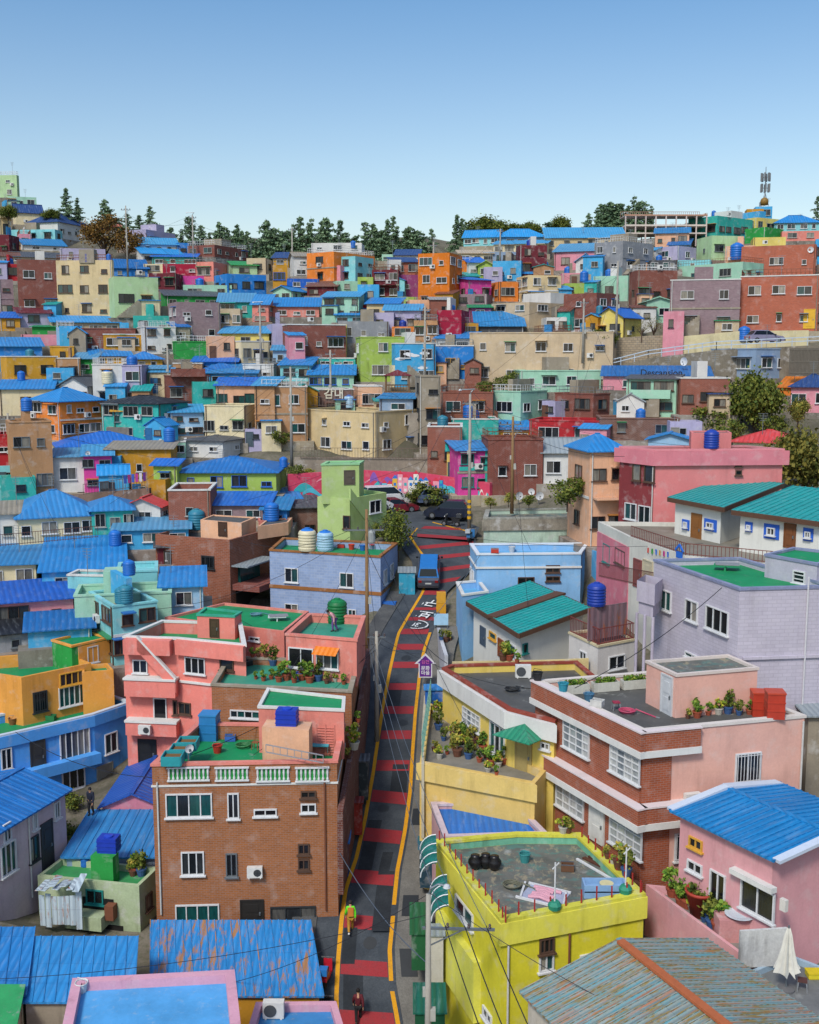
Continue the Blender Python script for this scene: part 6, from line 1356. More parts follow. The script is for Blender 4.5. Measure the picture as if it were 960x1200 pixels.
def terrain():
    xs = axis(-110, 110, 1.6, 2000); ys = [y for y in axis(22, 300, 1.6, 2000)]
    XX, YY = np.meshgrid(xs, ys); x = XX.ravel(); y = YY.ravel(); z = np.zeros(len(x))
    for i in range(0, len(x), 2000): z[i:i + 2000] = ground_z(x[i:i + 2000], y[i:i + 2000])
    far = np.clip((np.maximum(np.abs(x) - 120, 0) + np.maximum(y - 300, 0) + np.maximum(20 - y, 0)) / 250, 0, 1); z = z * (1 - far) + (-38) * far
    me = bpy.data.meshes.new('terrain'); nx, ny = len(xs), len(ys)
    f = [(j * nx + i, j * nx + i + 1, (j + 1) * nx + i + 1, (j + 1) * nx + i) for j in range(ny - 1) for i in range(nx - 1)]
    me.from_pydata(np.stack([x, y, z], 1).tolist(), [], f); me.materials.append(ground_mat('7a7468', '5c584e', '4c5238', 'hill_ground'))
    o = link('terrain', me); tag(o, kind='structure')
terrain()
def gz(x, y): return float(ground_z(x, y)[0])

from mathutils.bvhtree import BVHTree
def build_bvh():
    """everything built so far as one ray-cast tree, so later things can be stood on it"""
    vs, fs = [], []
    for o in COL.objects:
        if o.type != 'MESH': continue
        M = Matrix.Identity(4); q = o
        while q: M = Matrix.LocRotScale(q.location, q.rotation_euler, q.scale) @ M; q = q.parent
        n = len(vs); me = o.data; vs += [tuple(M @ v.co) for v in me.vertices]; fs += [tuple(n + i for i in p.vertices) for p in me.polygons]
    return BVHTree.FromPolygons(vs, fs)
BVH = build_bvh()
# ---------------------------------------------------------------- helpers that stand things on what is already built
def drop(px, py):
    """the built surface seen at this point of the photograph"""
    first = None
    for k in range(24):      # walk down a wall to the surface at its foot
        loc, nrm, idx, dist = BVH.ray_cast((0, 0, 0), ray(px, py + k * 2).normalized())
        if loc is None: continue
        if first is None: first = loc.copy()
        if abs(nrm.z) > .6 and (loc - first).length < 9: return loc.copy()
        first = first or loc.copy()
    return first if first is not None else P(px, py, 60)
def mpp(p): return p.y / FPX
def copies(proto, loc, rz=0.0, sc=1.0, label=None, group=None):
    r = proto.copy(); COL.objects.link(r); r.location = loc; r.rotation_euler = (0, 0, rz); r.scale = (sc, sc, sc) if isinstance(sc, (int, float)) else sc
    if label: r['label'] = label
    if group: r['group'] = group
    for ch in list(proto.children):
        c = ch.copy(); COL.objects.link(c); c.parent = r
        for g in list(ch.children): d = g.copy(); COL.objects.link(d); d.parent = c
    return r
class Proto:
    """first use places the prototype itself, later uses place copies of it and its parts"""
    def __init__(s, root): s.root = root; s.used = False; root.location = (0, -400, -200)
    def __call__(s, loc, rz=0.0, sc=1.0, label=None, group=None):
        if not s.used:
            s.used = True; r = s.root; r.location = loc; r.rotation_euler = (0, 0, rz); r.scale = (sc, sc, sc) if isinstance(sc, (int, float)) else sc
            if label: r['label'] = label
            if group: r['group'] = group
            return r
        return copies(s.root, loc, rz, sc, label, group)
def child(mb, name, mat, root, smooth=False):
    me = mb.mesh(name, mat, (0, 0, 0), smooth); return link(name, me, root)
# ---------------------------------------------------------------- foliage
def leaves(name, pts, size, mat, parent, flat=0.0, seed=1, aspect=1.0):
    rg = np.random.default_rng(seed); n = len(pts); pts = np.asarray(pts)
    a = rg.normal(size=(n, 3)); a[:, 2] *= (1 - flat); a /= np.linalg.norm(a, axis=1)[:, None]
    b = rg.normal(size=(n, 3)); b[:, 2] *= (1 - flat); b -= a * (a * b).sum(1)[:, None]; b /= np.linalg.norm(b, axis=1)[:, None] + 1e-9
    s = size * rg.uniform(.6, 1.3, n)[:, None]
    v = np.stack([pts - a * s * .5 * aspect, pts + b * s * .42, pts + a * s * .5 * aspect, pts - b * s * .42], 1).reshape(-1, 3)
    me = bpy.data.meshes.new(name); me.from_pydata(v.tolist(), [], [(4 * i, 4 * i + 1, 4 * i + 2, 4 * i + 3) for i in range(n)]); me.materials.append(mat)
    return link(name, me, parent)
def clump_points(rg, n, rx, ry, rz, cz, nclump=14, spread=.38):
    c = rg.normal(size=(nclump, 3)); c /= np.linalg.norm(c, axis=1)[:, None]; c *= rg.uniform(.45, 1.0, nclump)[:, None] ** .7
    k = rg.integers(0, nclump, n); p = c[k] * .78 + rg.normal(size=(n, 3)) * spread * rg.uniform(.5, 1, nclump)[k][:, None] * .62
    return p * np.array([rx, ry, rz]) + np.array([0, 0, cz]), c * .78 * np.array([rx, ry, rz]) + np.array([0, 0, cz])
BARK = plain('5c4c40', .9)
def broad_tree(name, h, r, n, mat, seed, trunk=.35, leaf=.3, cat='tree', sparse=False):
    rg = np.random.default_rng(seed); root = empty(name, (0, 0, 0), cat=cat); t = MB(); th = h * trunk
    p, c = clump_points(rg, n, r, r, (h - th) * .55, th + (h - th) * .48, 16 if not sparse else 22)
    t.tube([(0, 0, -.5), (.05 * h * .1, 0, th * .5), (0, .04, th), (.1, 0, th + (h - th) * .4)], [h * .035, h * .03, h * .024, h * .01], 7)
    for q in c[:11]: t.tube([(0, 0, th * R(random, .6, 1.1)), (q[0] * .5, q[1] * .5, (q[2] + th) / 2 + .1), tuple(q)], [h * .014, h * .01, h * .004], 5)
    child(t, 'trunk', BARK, root); leaves('crown', p, leaf, mat, root, seed=seed); return Proto(root)
def conifer(h, r, seed, mat):
    rg = np.random.default_rng(seed); root = empty('conifer', (0, 0, 0), cat='tree'); t = MB(); t.tube([(0, 0, -1), (0, 0, h * .5), (0, 0, h)], [h * .022, h * .014, .02], 6)
    pts = []
    z = h * .12
    while z < h * .98:
        f = 1 - (z / h); L = r * (f ** .6) * rg.uniform(.35, 1.25) + .2; nb = int(4 + 3 * f)
        for k in range(nb):
            a = rg.uniform(0, 6.28); l = L * rg.uniform(.4, 1.25); e = (math.cos(a) * l, math.sin(a) * l, z + l * rg.uniform(-.22, .18))
            t.tube([(0, 0, z), e], [.04, .015], 4, cap=False)
            m = int(10 + 20 * l)
            for q in range(m):
                s = rg.uniform(.2, 1.05); w = .16 + .2 * l * (1 - abs(s - .5)); pts.append((e[0] * s + rg.normal() * w * .5, e[1] * s + rg.normal() * w * .5, z + (e[2] - z) * s - rg.uniform(0, .28) + rg.normal() * .05))
        z += h * .05 * rg.uniform(.6, 1.5)
    child(t, 'trunk', BARK, root); leaves('crown', pts, .3, mat, root, flat=.3, seed=seed, aspect=1.5); return Proto(root)
PINE = leafmat('64866a', '86a484', '90a87c')
CON = [conifer(8, 3.2, 11, PINE), conifer(9, 2.7, 12, PINE), conifer(7, 3.6, 13, PINE), conifer(8.5, 2.2, 14, PINE)]
def nearest_house(p):
    return min((h for h in HOUSES if h[4]), key=lambda h: (h[0] - p.x) ** 2 + ((h[1] - p.y) * .5) ** 2)[4]
ridge = [(78, 228, 252), (91, 233, 252), (123, 240, 264), (138, 250, 268), (150, 243, 266), (163, 247, 266), (176, 249, 268), (213, 258, 285), (223, 262, 288), (258, 270, 292), (268, 272, 292), (290, 268, 305), (300, 272, 305),
  (312, 274, 306), (328, 276, 312), (336, 272, 310), (352, 266, 312), (364, 268, 308), (378, 270, 300), (394, 265, 290), (404, 262, 290), (416, 266, 295), (428, 264, 300), (438, 268, 302), (454, 261, 300), (465, 262, 300), (479, 260, 300), (490, 272, 300),
  (506, 274, 305), (535, 257, 292), (541, 263, 292), (700, 240, 270), (709, 234, 270), (718, 236, 270), (727, 233, 270), (736, 240, 268), (747, 238, 268), (763, 247, 270), (690, 256, 276), (642, 258, 280), (957, 236, 262), (246, 272, 292), (279, 272, 296), (345, 272, 308), (446, 268, 300)]
BARE = {}
rgr = random.Random(3)
ridge += [(x + R(rgr, -3, 3), 266 + R(rgr, -3, 8), 305) for x in range(254, 500, 11)] + [(x, 262 + R(rgr, -4, 6), 285) for x in (118, 130, 144, 157, 170, 182, 200, 236)] + [(704, 236, 272), (714, 232, 272), (722, 231, 272), (742, 236, 272), (752, 242, 272)]
for i, (x, yt, yb) in enumerate(ridge):
    p = P(x, yb, 232); h = (P(x, yt - 4, 232).z - p.z) + 1.5; pr = CON[(i * 7 + i // 3) % 4]; hh = (8, 9, 7, 8.5)[(i * 7 + i // 3) % 4]
    p.z -= 1.5; pr(p, i * 1.3, (h / hh * R(rgr, .7, 1.1), h / hh * R(rgr, .7, 1.1), h / hh * R(rgr, .65, 1.2)), 'dark conifer in the row of evergreens along the ridge skyline', 'conifers along the ridge')
GREENL = leafmat('3a5626', '5a7432', '8a8c3a'); OLIVE = leafmat('4c5a28', '6e7434', '9a8c40'); AUT = leafmat('6e5226', '5a6032', '8a6428'); BRIGHT = leafmat('3c7a2c', '68a03c', '98a840'); PALE = leafmat('6a8a3c', 'a8a848', 'c8b050')
TREE = broad_tree('tree', 10, 5, 6500, GREENL, 3, .22, .55); TREE2 = broad_tree('tree', 7, 3.4, 4200, OLIVE, 5, .22, .38); TREEA = broad_tree('tree', 8, 4, 2600, AUT, 8, .3, .34); SMALL = broad_tree('tree', 4.2, 1.6, 2400, GREENL, 9, .3, .17); BUSH = broad_tree('bush', 1.6, 1.1, 1300, GREENL, 15, .08, .15, 'bush'); BUSH2 = broad_tree('bush', 1.4, 1.0, 900, PALE, 16, .08, .15, 'bush'); BARET = broad_tree('bare_tree', 4, 1.8, 420, OLIVE, 21, .25, .14)
def tree_at(pr, base_h, px, yb, yt, d, label, group=None, w=1.0, rz=0):
    p = P(px, yb, d); h = P(px, yt, d).z - p.z; k = h / base_h; return pr(p, rz, (k * w, k * w, k), label, group)
tree_at(TREE, 10, 884, 516, 436, 116, 'large round leafy tree beside the red brick house with dark windows', w=.78)
tree_at(TREE2, 7, 944, 590, 488, 92, 'olive leaved tree at the right edge behind the pink building', w=.8)
tree_at(TREE2, 7, 915, 566, 505, 98, 'lower olive tree left of its bigger neighbour at the right edge', w=.8, rz=2)
tree_at(TREEA, 8, 124, 312, 250, 208, 'autumn orange tree below the left ridge', w=1.1)
tree_at(TREEA, 8, 150, 312, 268, 206, 'smaller rust coloured tree right of the autumn orange tree', rz=1.5)
tree_at(SMALL, 4.2, 466, 662, 598, 94, 'small dense tree at the left kerb above the parked van', w=1.0)
tree_at(SMALL, 4.2, 450, 640, 606, 97, 'small street tree beside the lime green stair tower', w=1.1, rz=2)
# little sheds and annexes squeezed between the hillside houses
tree_at(TREE2, 7, 935, 500, 462, 112, 'leafy tree at the right edge below the navy roofed house', w=.7, rz=4)
for x, yb, yt, d, w, lb in ((572, 292, 254, 236, 1.5, 'broad flat crowned tree on the ridge left of the sky blue house'), (552, 292, 268, 234, 1.1, 'round dark tree right of the twin ridge conifers'), (600, 284, 262, 238, 1.5, 'wide low tree behind the long sky blue ridge house'), (622, 282, 260, 238, 1.3, 'spreading thin tree at the right end of the sky blue ridge house'), (656, 282, 254, 234, 1.0, 'bushy ridge tree left of the evergreen cluster'), (806, 276, 262, 220, 1.4, 'low leafy tree beside the ridge lookout deck'), (10, 262, 240, 226, 1.0, 'dark bushy tree under the skyline tower'), (60, 262, 245, 226, 1.3, 'low dark bushes near the left skyline tower')):
    tree_at(TREE, 10, x, yb, yt, d, lb, None, w, x)
tree_at(BARET, 4, 766, 398, 368, 140, 'bare thin tree on the stone wall beside the mint gable house', w=1.2); tree_at(BARET, 4, 752, 398, 374, 139, 'second smaller bare tree by the pale yellow house', w=1.2, rz=1)
for x, yb, yt, d, lb, pr in ((505, 592, 566, 109, 'dark round bush in front of the painted wall', BUSH), (488, 590, 572, 109, 'small bush left of the round bush at the painted wall', BUSH), (400, 620, 606, 100, 'bush at the foot of the lime green stair tower', BUSH), (590, 455, 440, 134, 'bush beside the brown roofed pavilion', BUSH), (601, 452, 436, 135, 'taller bush behind the pavilion', BUSH), (566, 458, 447, 133, 'low bush right of the blue cloud house', BUSH), (612, 458, 446, 134, 'bush under the long beige building', BUSH),
    (706, 402, 386, 138, 'dark creeper bush over the ramp wall', BUSH), (716, 404, 392, 138, 'creeper bush with purple flowers beside the ramp', BUSH), (596, 590, 576, 100, 'bush on the bank above the old mint house', BUSH2), (575, 594, 582, 99, 'pale bush at the roof edge of the old mint house', BUSH2), (620, 592, 580, 98, 'low bush behind the old mint house', BUSH), (84, 948, 928, 67, 'dark bush in the lane beside the pale pinkish house', BUSH), (78, 985, 962, 62, 'bush below the dark lane bush', BUSH), (832, 505, 478, 117, 'tall bush left of the large round tree trunk', BUSH), (862, 512, 492, 114, 'bush in front of the large round tree', BUSH), (905, 510, 488, 114, 'bush right of the large round tree', BUSH), (572, 462, 448, 132, 'bush above the concrete stair block', BUSH), (556, 478, 462, 130, 'pale bush behind the concrete stair block', BUSH2), (345, 560, 545, 112, 'bush at the end of the painted wall', BUSH), (362, 562, 548, 113, 'bush beside the lime green tower roof', BUSH2), (330, 520, 505, 122, 'bush below the tan building with teal windows', BUSH), (665, 590, 560, 90, 'climbing green plant on the peach orange house', BUSH), (810, 500, 484, 118, 'bush left of the large round tree', BUSH), (850, 520, 500, 112, 'bush at the foot of the large round tree', BUSH), (940, 485, 470, 112, 'bush beside the navy roofed pink house', BUSH2)):
    p = P(x, yb, d); h = P(x, yt, d).z - p.z; k = h / 1.5; pr(p, x, (k * 1.15, k * 1.15, k), lb)
# ---------------------------------------------------------------- potted plants
def potted(seed, mat, potc, h=.8, r=.35, n=240):
    rg = np.random.default_rng(seed); root = empty('potted_plant', (0, 0, 0), cat='plant'); m = MB(); m.lathe((0, 0, 0), [(.16, 0), (.22, .28), (.24, .28), (.24, .34), (.2, .34), (.18, .3)], 12); child(m, 'pot', plain(potc, .7), root)
    p, c = clump_points(rg, n, r, r, h * .45, .3 + h * .45, 8); t = MB()
    for q in c[:5]: t.tube([(0, 0, .3), tuple(q)], [.02, .008], 4)
    f = leaves('foliage', p, .15, mat, root, seed=seed); child(t, 'stem', BARK, f); return Proto(root)
POT = [potted(31, BRIGHT, 'a05038'), potted(32, GREENL, '3a5a8a', 1.0), potted(33, PALE, '6a4434', .7, .4), potted(34, leafmat('3c7a2c', 'c04a8a', 'd8d040'), 'b8b4a8', .6)]
def plants(where, pts, group, s=1.0):
    for k, (x, y) in enumerate(pts):
        p = drop(x, y); POT[(k * 3 + int(x)) % 4](p, k * 1.7, s * R(random, .5, 1.3), 'leafy potted plant ' + where, group)
plants('on the yellow walled front terrace', [(524, 884), (531, 876), (536, 886), (542, 880), (549, 889), (556, 884), (562, 893), (569, 888), (576, 897), (584, 899), (590, 893), (520, 868), (527, 861), (514, 855), (513, 838), (533, 866), (544, 868), (555, 872), (566, 880), (509, 880), (515, 889), (572, 905), (582, 908)], 'plants on the yellow terrace', 1.0)
plants('on the planted roof terrace of the salmon and brick house', [(300, 796), (309, 798), (318, 796), (327, 799), (336, 797), (345, 800), (354, 797), (363, 800), (373, 798), (383, 801), (393, 799), (403, 802), (296, 770), (303, 768), (312, 766), (320, 768)], 'plants on the salmon terrace', 1.0)
plants('in the concrete yard of the blue roofed pink house', [(788, 1050), (797, 1056), (806, 1064), (816, 1071), (825, 1080), (834, 1087), (842, 1092), (803, 1058), (829, 1076), (812, 1063)], 'plants in the pink house yard', 1.15)
plants('on the roof of the brick and pink house', [(806, 838), (817, 837), (830, 836), (842, 837), (853, 836), (866, 838), (878, 837)], 'plants beside the pink roof room', .9)
plants('at the street side of the brick house', [(415, 878), (412, 868), (417, 858), (409, 888), (420, 846)], 'plants below the brick house', 1.1)
plants('on the blue house roof terrace wall', [(590, 772), (597, 772), (606, 773)], 'plants on the yellow house roof', 1.1)
plants('on the crumbling green house roof', [(160, 1020), (166, 1026), (156, 1026)], 'plants on the crumbling house', 1.0)
plants('by the brick wall of the brick and pink house', [(666, 976), (660, 970), (712, 1000), (718, 1006), (726, 1012), (734, 1018)], 'plants at the brick front', 1.1)
plants('by the mirror at the street bend', [(517, 750), (523, 752), (528, 750)], 'plants at the street bend', .8)
# white planter troughs on the brick and pink roof
def planter(loc, rz, label):
    root = empty('planter', loc, label, 'planter', 'white troughs on the brick and pink roof'); root.rotation_euler = (0, 0, rz); m = MB()
    m.box((0, 0, .2), (1.5, .5, .04)); 
    for sx in (-1, 1): m.box((sx * .73, 0, .25), (.05, .5, .5)); m.box((0, sx * .23, .25), (1.42, .05, .5))
    child(m, 'trough', paint('d8d8cc', 1.2), root); rg = np.random.default_rng(int(loc[0] * 100) % 999); pts = np.stack([rg.uniform(-.6, .6, 260), rg.uniform(-.15, .15, 260), .45 + rg.uniform(0, .35, 260) ** 1.2], 1); leaves('foliage', pts, .14, BRIGHT, root, seed=3); return root
a, d, L, n, rz = b23.fc(3)
for k in range(3): q = b23.poly[0] + (b23.poly[3] - b23.poly[0]).normalized() * (1.6 + 1.75 * k) + Vector((.5, -.7)); planter((q.x, q.y, b23.zt - .53), rz + math.pi, ['white planter trough nearest the brick corner of the pink roof', 'middle white planter trough on the pink roof', 'white planter trough closest to the pink roof room'][k])
# ---------------------------------------------------------------- water tanks
def tank(kind, c, lid):
    root = empty('water_tank', (0, 0, 0), cat='water tank'); m = MB(); l = MB(); p = MB()
    if kind == 'drum':
        pr = [(.58, 0), (.62, .05)]
        for k in range(6): z = .1 + k * .2; pr += [(.6, z), (.64, z + .06), (.64, z + .12), (.6, z + .17)]
        m.lathe((0, 0, 0), pr + [(.6, 1.32), (.5, 1.42)], 20); l.lathe((0, 0, 1.4), [(.5, 0), (.34, .12), (.2, .14), (.2, .2), (0.01, .22)], 16)
    elif kind == 'box':
        m.box((0, 0, .5), (1.3, 1.0, 1.0))
        for k in range(3): m.box((0, 0, .2 + k * .3), (1.36, 1.06, .06))
        l.lathe((0, 0, 1.0), [(.32, 0), (.32, .08), (.1, .12), (.01, .12)], 14)
    elif kind == 'tall':
        m.box((0, 0, .75), (1.0, 1.0, 1.5)); m.box((0, 0, .5), (1.05, 1.05, .08)); m.box((0, 0, 1.0), (1.05, 1.05, .08)); l.box((0, 0, 1.55), (1.08, 1.08, .1))
    p.tube([(.6, .3, 0), (.66, .3, .7), (.6, .25, 1.0)], .03, 6)
    child(m, 'tank_body', plain(c, .45), root, kind == 'drum'); child(l, 'lid', plain(lid, .45), root); child(p, 'pipe', STEEL, root); return Proto(root)
TK = {'b': tank('drum', '1e6ac0', '2a78d0'), 'n': tank('drum', '1c3c9c', '2444a8'), 'g': tank('drum', '14703c', '188048'), 'c': tank('drum', 'd8d0b0', '2a78d0'), 'p': tank('drum', 'a4c8e0', '2a78d0'), 'x': tank('box', '1c3cb0', '2448c0'), 'r': tank('tall', 'b83c28', 'c04830'), 't': tank('tall', '2a7cb8', '3488c4'), 'q': tank('drum', '2c7a94', '38869c')}
for k, x, y, wpx, lb in (('x', 336, 851, 25, 'dark blue box water tank on the salmon block of the brick house roof'), ('t', 245, 868, 22, 'tall blue box tank at the back left of the brick house roof'), ('g', 395, 729, 24, 'dark green water drum on the salmon and brick house roof'),
    ('c', 360, 646, 22, 'cream water drum with blue lid on the blue tiled house'), ('p', 381, 646, 20, 'pale blue water drum beside the cream one on the blue tiled house'), ('q', 230, 613, 20, 'large dull blue drum on the red brown brick house'), ('b', 318, 611, 18, 'blue drum by the right roof room of the red brown brick house'),
    ('n', 835, 508, 18, 'tall dark blue drum on the large pink building'), ('n', 700, 711, 23, 'wide dark blue drum behind the rusty railing annex'), ('r', 892, 840, 20, 'red box tank beside the pink roof room'), ('r', 910, 843, 22, 'second red box tank at the outer corner of the pink roof'), ('x', 126, 1000, 24, 'blue drum on the green block of the crumbling house'),
    ('b', 150, 667, 15, 'blue drum above the aqua flat boxes'), ('q', 146, 694, 18, 'greenish drum on the mint yard wall'), ('q', 141, 708, 16, 'dull green tank on the weathered aqua house'), ('b', 134, 640, 15, 'blue drum below the turquoise hipped house'), ('b', 98, 1014, 12, 'narrow blue barrel on the crumbling green house'),
    ('b', 685, 330, 10, 'blue drum on the pink parapet house near the white gable'), ('q', 703, 330, 8, 'teal drum beside the blue one near the white gable'), ('b', 864, 305, 16, 'blue tank on the pale green house above the mint one'), ('b', 873, 400, 14, 'blue covered tank by the silver car'), ('b', 837, 253, 5, 'tiny blue drum on the turquoise ridge house'), ('b', 24, 446, 9, 'blue drum on the mustard house roof'), ('c', 125, 440, 13, 'grey water drum on the grey white house'),
    ('b', 414, 291, 7, 'dark blue drum on the pale grey ridge block'), ('b', 127, 305, 6, 'blue drum on the cream block penthouse'), ('b', 198, 518, 14, 'blue drum beside the cream house with small windows'), ('p', 409, 478, 12, 'white drum in front of the blue grey roof room'), ('b', 549, 490, 13, 'blue drum on the bright turquoise house'), ('b', 30, 482, 13, 'blue tank beside the orange house porch'), ('b', 332, 548, 10, 'blue drum in front of the long beige building')):
    p = drop(x, y); TK[k](p + Vector((0, .35, 0)), R(random, 0, 1) if k in 'bngcpq' else -.1, wpx * mpp(p) / (1.3 if k == 'x' else 1.06 if k in 'rt' else 1.28), lb, 'water tanks on the roofs')
# ---------------------------------------------------------------- street things
CONC = paint('a8a49a', .8)
def pole(label, base, top, arms=(), lamp=None, mat=CONC, trans=False):
    root = empty('utility_pole', base, label, 'utility pole'); h = top - base.z; m = MB(); m.tube([(0, 0, -.6), (0, 0, h)], [.17, .10], 10); child(m, 'shaft', mat, root, True)
    for z, l0, l1, rz in arms:
        a = MB(); c, s = math.cos(rz), math.sin(rz); a.bar((l0 * c, l0 * s, h - z), (l1 * c, l1 * s, h - z), .1, .1); a.bar((l1 * .55 * c, l1 * .55 * s, h - z), (0, 0, h - z - .8), .05)
        ao = child(a, 'crossarm', STEEL, root)
        for k in range(4):
            t = l0 + (l1 - l0) * (.06 + .29 * k); i = MB(); i.lathe((t * c, t * s, h - z + .05), [(.05, 0), (.07, .06), (.04, .1), (.06, .15), (.03, .2)], 8); child(i, 'insulator', plain('54484a', .4), ao)
    if trans: t = MB(); t.lathe((.35, 0, h - 2.4), [(.24, 0), (.26, .06), (.26, .75), (.2, .85), (.05, .9)], 12); child(t, 'transformer', plain('9aa0a0', .5), root)
    b = MB(); b.box((.2, 0, h * .45), (.22, .3, .5)); b.box((-.16, .05, h * .55), (.14, .22, .35)); child(b, 'junction_box', plain('b0b0a8', .6), root)
    if lamp: l = MB(); l.tube([(0, 0, h - .1), (.1, 0, h + .25), (.4, -.05, h + .45), (lamp, -.1, h + .4)], .05, 8); lo = child(l, 'lamp_arm', STEEL, root); q = MB(); q.lathe((lamp, -.1, h + .3), [(.05, 0), (.16, .03), (.12, .14), (.02, .18)], 10); child(q, 'lamp_head', plain('c8ccd0', .3), lo)
    return root
pA = pole('tall concrete pole with lamp arm and steel crossarm beside the yellow green house', Vector((.78, 43.2, -31.6)), -21.9, [(1.5, -.25, 2.75, -.05)], .75)
pB = pole('tall wooden pole with a wide crossarm in front of the blue tiled house', Vector((-3.05, 78, -22.6)), -10.6, [(1.5, -1.6, 1.2, .05)], None, plain('8a6c4a', .9), True)
pC = pole('shorter grey pole at the left kerb below the blue tiled house', Vector((-2.15, 70.5, -24.6)), -17.6, [(.4, -.6, .6, 0)], None)
pD = pole('concrete pole with yellow striped foot at the plaza corner', P(550, 612, 100), P(550, 462, 100).z, [(.8, -.7, .7, .1)], -.9)
zb_ = MB()
for k in range(4): zb_.tube([(0, 0, .3 + k * .5), (0, 0, .55 + k * .5)], .19, 10)
child(zb_, 'striped_foot', plain('d8a820', .6), pD)
pE = pole('pole in front of the dark brick house with white parapet', P(600, 594, 97), P(600, 488, 97).z, [(.7, -1.2, .8, .1), (1.3, -.8, .8, .1)], None, plain('8a6c4a', .9))
pF = pole('pole left of the brown shop house in the centre', P(342, 540, 118), P(342, 430, 118).z, [(.6, -.8, .8, 0)], None)
pG = pole('pole beside the blue cloud house', P(498, 462, 136), P(498, 358, 136).z, [(.5, -.7, .7, 0)], None)
pH = pole('pole at the corner of the pale yellow blue gable house', P(722, 402, 138), P(722, 306, 138).z, [(.8, -.9, .6, .1)], None)
pI = pole('pole with lamp at the left edge beside the tan house', P(14, 585, 110), P(14, 484, 110).z, [(.6, -.7, .7, 0)], None)
pJ = pole('lamp pole in front of the cream house with the dark red porch', P(306, 432, 140), P(306, 358, 140).z, [], -.8)
pK = pole('tall pole on the left ridge above the cream block', P(150, 322, 190), P(150, 241, 190).z, [(.7, -.8, .8, 0)], None)
pL = pole('pole on the left ridge beside the dark red villa', P(227, 310, 205), P(227, 252, 205).z, [(.5, -.7, .7, 0)], -1.0)
pM = pole('pole on the ridge skyline left of the pale grey block', P(343, 325, 205), P(343, 266, 205).z, [(.5, -.7, .7, 0)], None)
pN = pole('pole on top of the orange block slope', P(508, 320, 178), P(508, 284, 178).z, [(.5, -.6, .6, 0)], None)
pO = pole('pole before the sky blue ridge house', P(586, 310, 198), P(586, 268, 198).z, [(.4, -.6, .6, 0)], None)
pQ = pole('pole beside the grey stone house at the ramp', P(683, 420, 137), P(683, 350, 137).z, [(.5, -.6, .6, 0)], None)
pR = pole('thin pole left of the tall lime green block', P(388, 505, 131), P(388, 410, 131).z, [(.5, -.6, .6, 0)], None)
pS = pole('pole between the mustard cottages', P(198, 470, 136), P(198, 405, 136).z, [(.5, -.6, .6, 0)], None)
CABLE = plain('22242a', .6); CABLEP = plain('566270', .5)
def cable(a, b, sag, label, r=.016, mat=None):
    a, b = Vector(a), Vector(b); pts = [a.lerp(b, t / 14) - Vector((0, 0, sag * 4 * (t / 14) * (1 - t / 14))) for t in range(15)]; m = MB(); m.tube(pts, r, 5)
    me = m.mesh('overhead_cable', mat or CABLE); tag(link('overhead_cable', me), label, 'cable', 'overhead cables')
def top(o, z, dx=0): return Vector(o.location) + Vector((dx, 0, z))
hA = -21.9 + 31.6
for k, dx in enumerate((.7, 1.5, 2.4)): cable(top(pA, hA - 1.4, dx), (3.6 + dx * 1.2, 30, -25.5), .5, 'dark cable running from the steel crossarm towards the rusty roof', .024); cable(top(pA, hA - 1.4, dx), (-2.9 + dx * .2, 70.6, -18.2), 1.2, 'cable hung along the street from the crossarm to the kerb pole', .016, CABLEP)
cable(top(pA, 6.6), (-4.0, 56, -25.5), .6, 'cable crossing the street to the brick house wall', .022, CABLEP)
cable(top(pC, 6.5), top(pB, 10.2), .5, 'cable between the kerb pole and the wooden pole'); cable(top(pC, 6.3), (1.05, 76, -20.4), .4, 'cable crossing the street to the purple sign', .02, CABLEP)
cable(top(pB, 10.4, -1.4), (-14, 92, -15.2), .8, 'cable from the wooden pole to the red brown brick house'); cable(top(pB, 10.4, 1.0), top(pD, 14.0), 1.0, 'cable from the wooden pole up to the plaza pole'); cable(top(pB, 10.0, -1.2), (-17, 72, -16.5), 1.0, 'cable sagging from the wooden pole over the green roof')
cable(top(pD, 11), top(pE, 7), .5, 'cable between the plaza pole and the next pole'); cable(top(pD, 10.7), top(pF, 8), 1.5, 'long cable over the painted wall'); cable(top(pE, 7), (15.5, 79.8, -7), .7, 'cable from the pole to the large pink building'); cable(top(pE, 7), top(pG, 9), 1.5, 'cable climbing to the pole beside the cloud house')
cable(top(pG, 9), top(pH, 8), 2.2, 'long cable across the beige building'); cable(top(pF, 8), top(pR, 8), .8, 'cable in front of the brown shop house'); cable(top(pH, 8), top(pQ, 6), .6, 'cable above the ramp'); cable(top(pK, 10), top(pL, 7.5), 1.2, 'cable between the two left ridge poles'); cable(top(pL, 7.5), top(pM, 8), 1.8, 'cable along the ridge past the red villa'); cable(top(pI, 8), (-28, 88, -14), .5, 'cable at the left edge to the blue roof'); cable(top(pS, 6), top(pJ, 6.5), 1.0, 'cable over the mustard cottages'); cable(top(pR, 7.5), top(pS, 6), 2.0, 'cable across the blue roofs left of the lime block')
cable((5.3, 82, -14.6), (1.0, 79, -19.5), .3, 'white cable from the light blue house to the street bend', .02, CABLEP); cable(top(pB, 9.2), (2.3, 66, -18.5), 1.2, 'cable crossing the street to the yellow house', .02); cable(top(pC, 5.8), (-12.5, 56, -21), .8, 'cable sagging over the brick house roof', .02)
cable((8, 52, -15.8), (16.5, 57.5, -12), .4, 'cable between the brick and pink house and the lilac house', .02); cable((-13, 55, -21.5), (-24.7, 67, -23.2), .7, 'cable from the brick house to the blue curved house', .02)
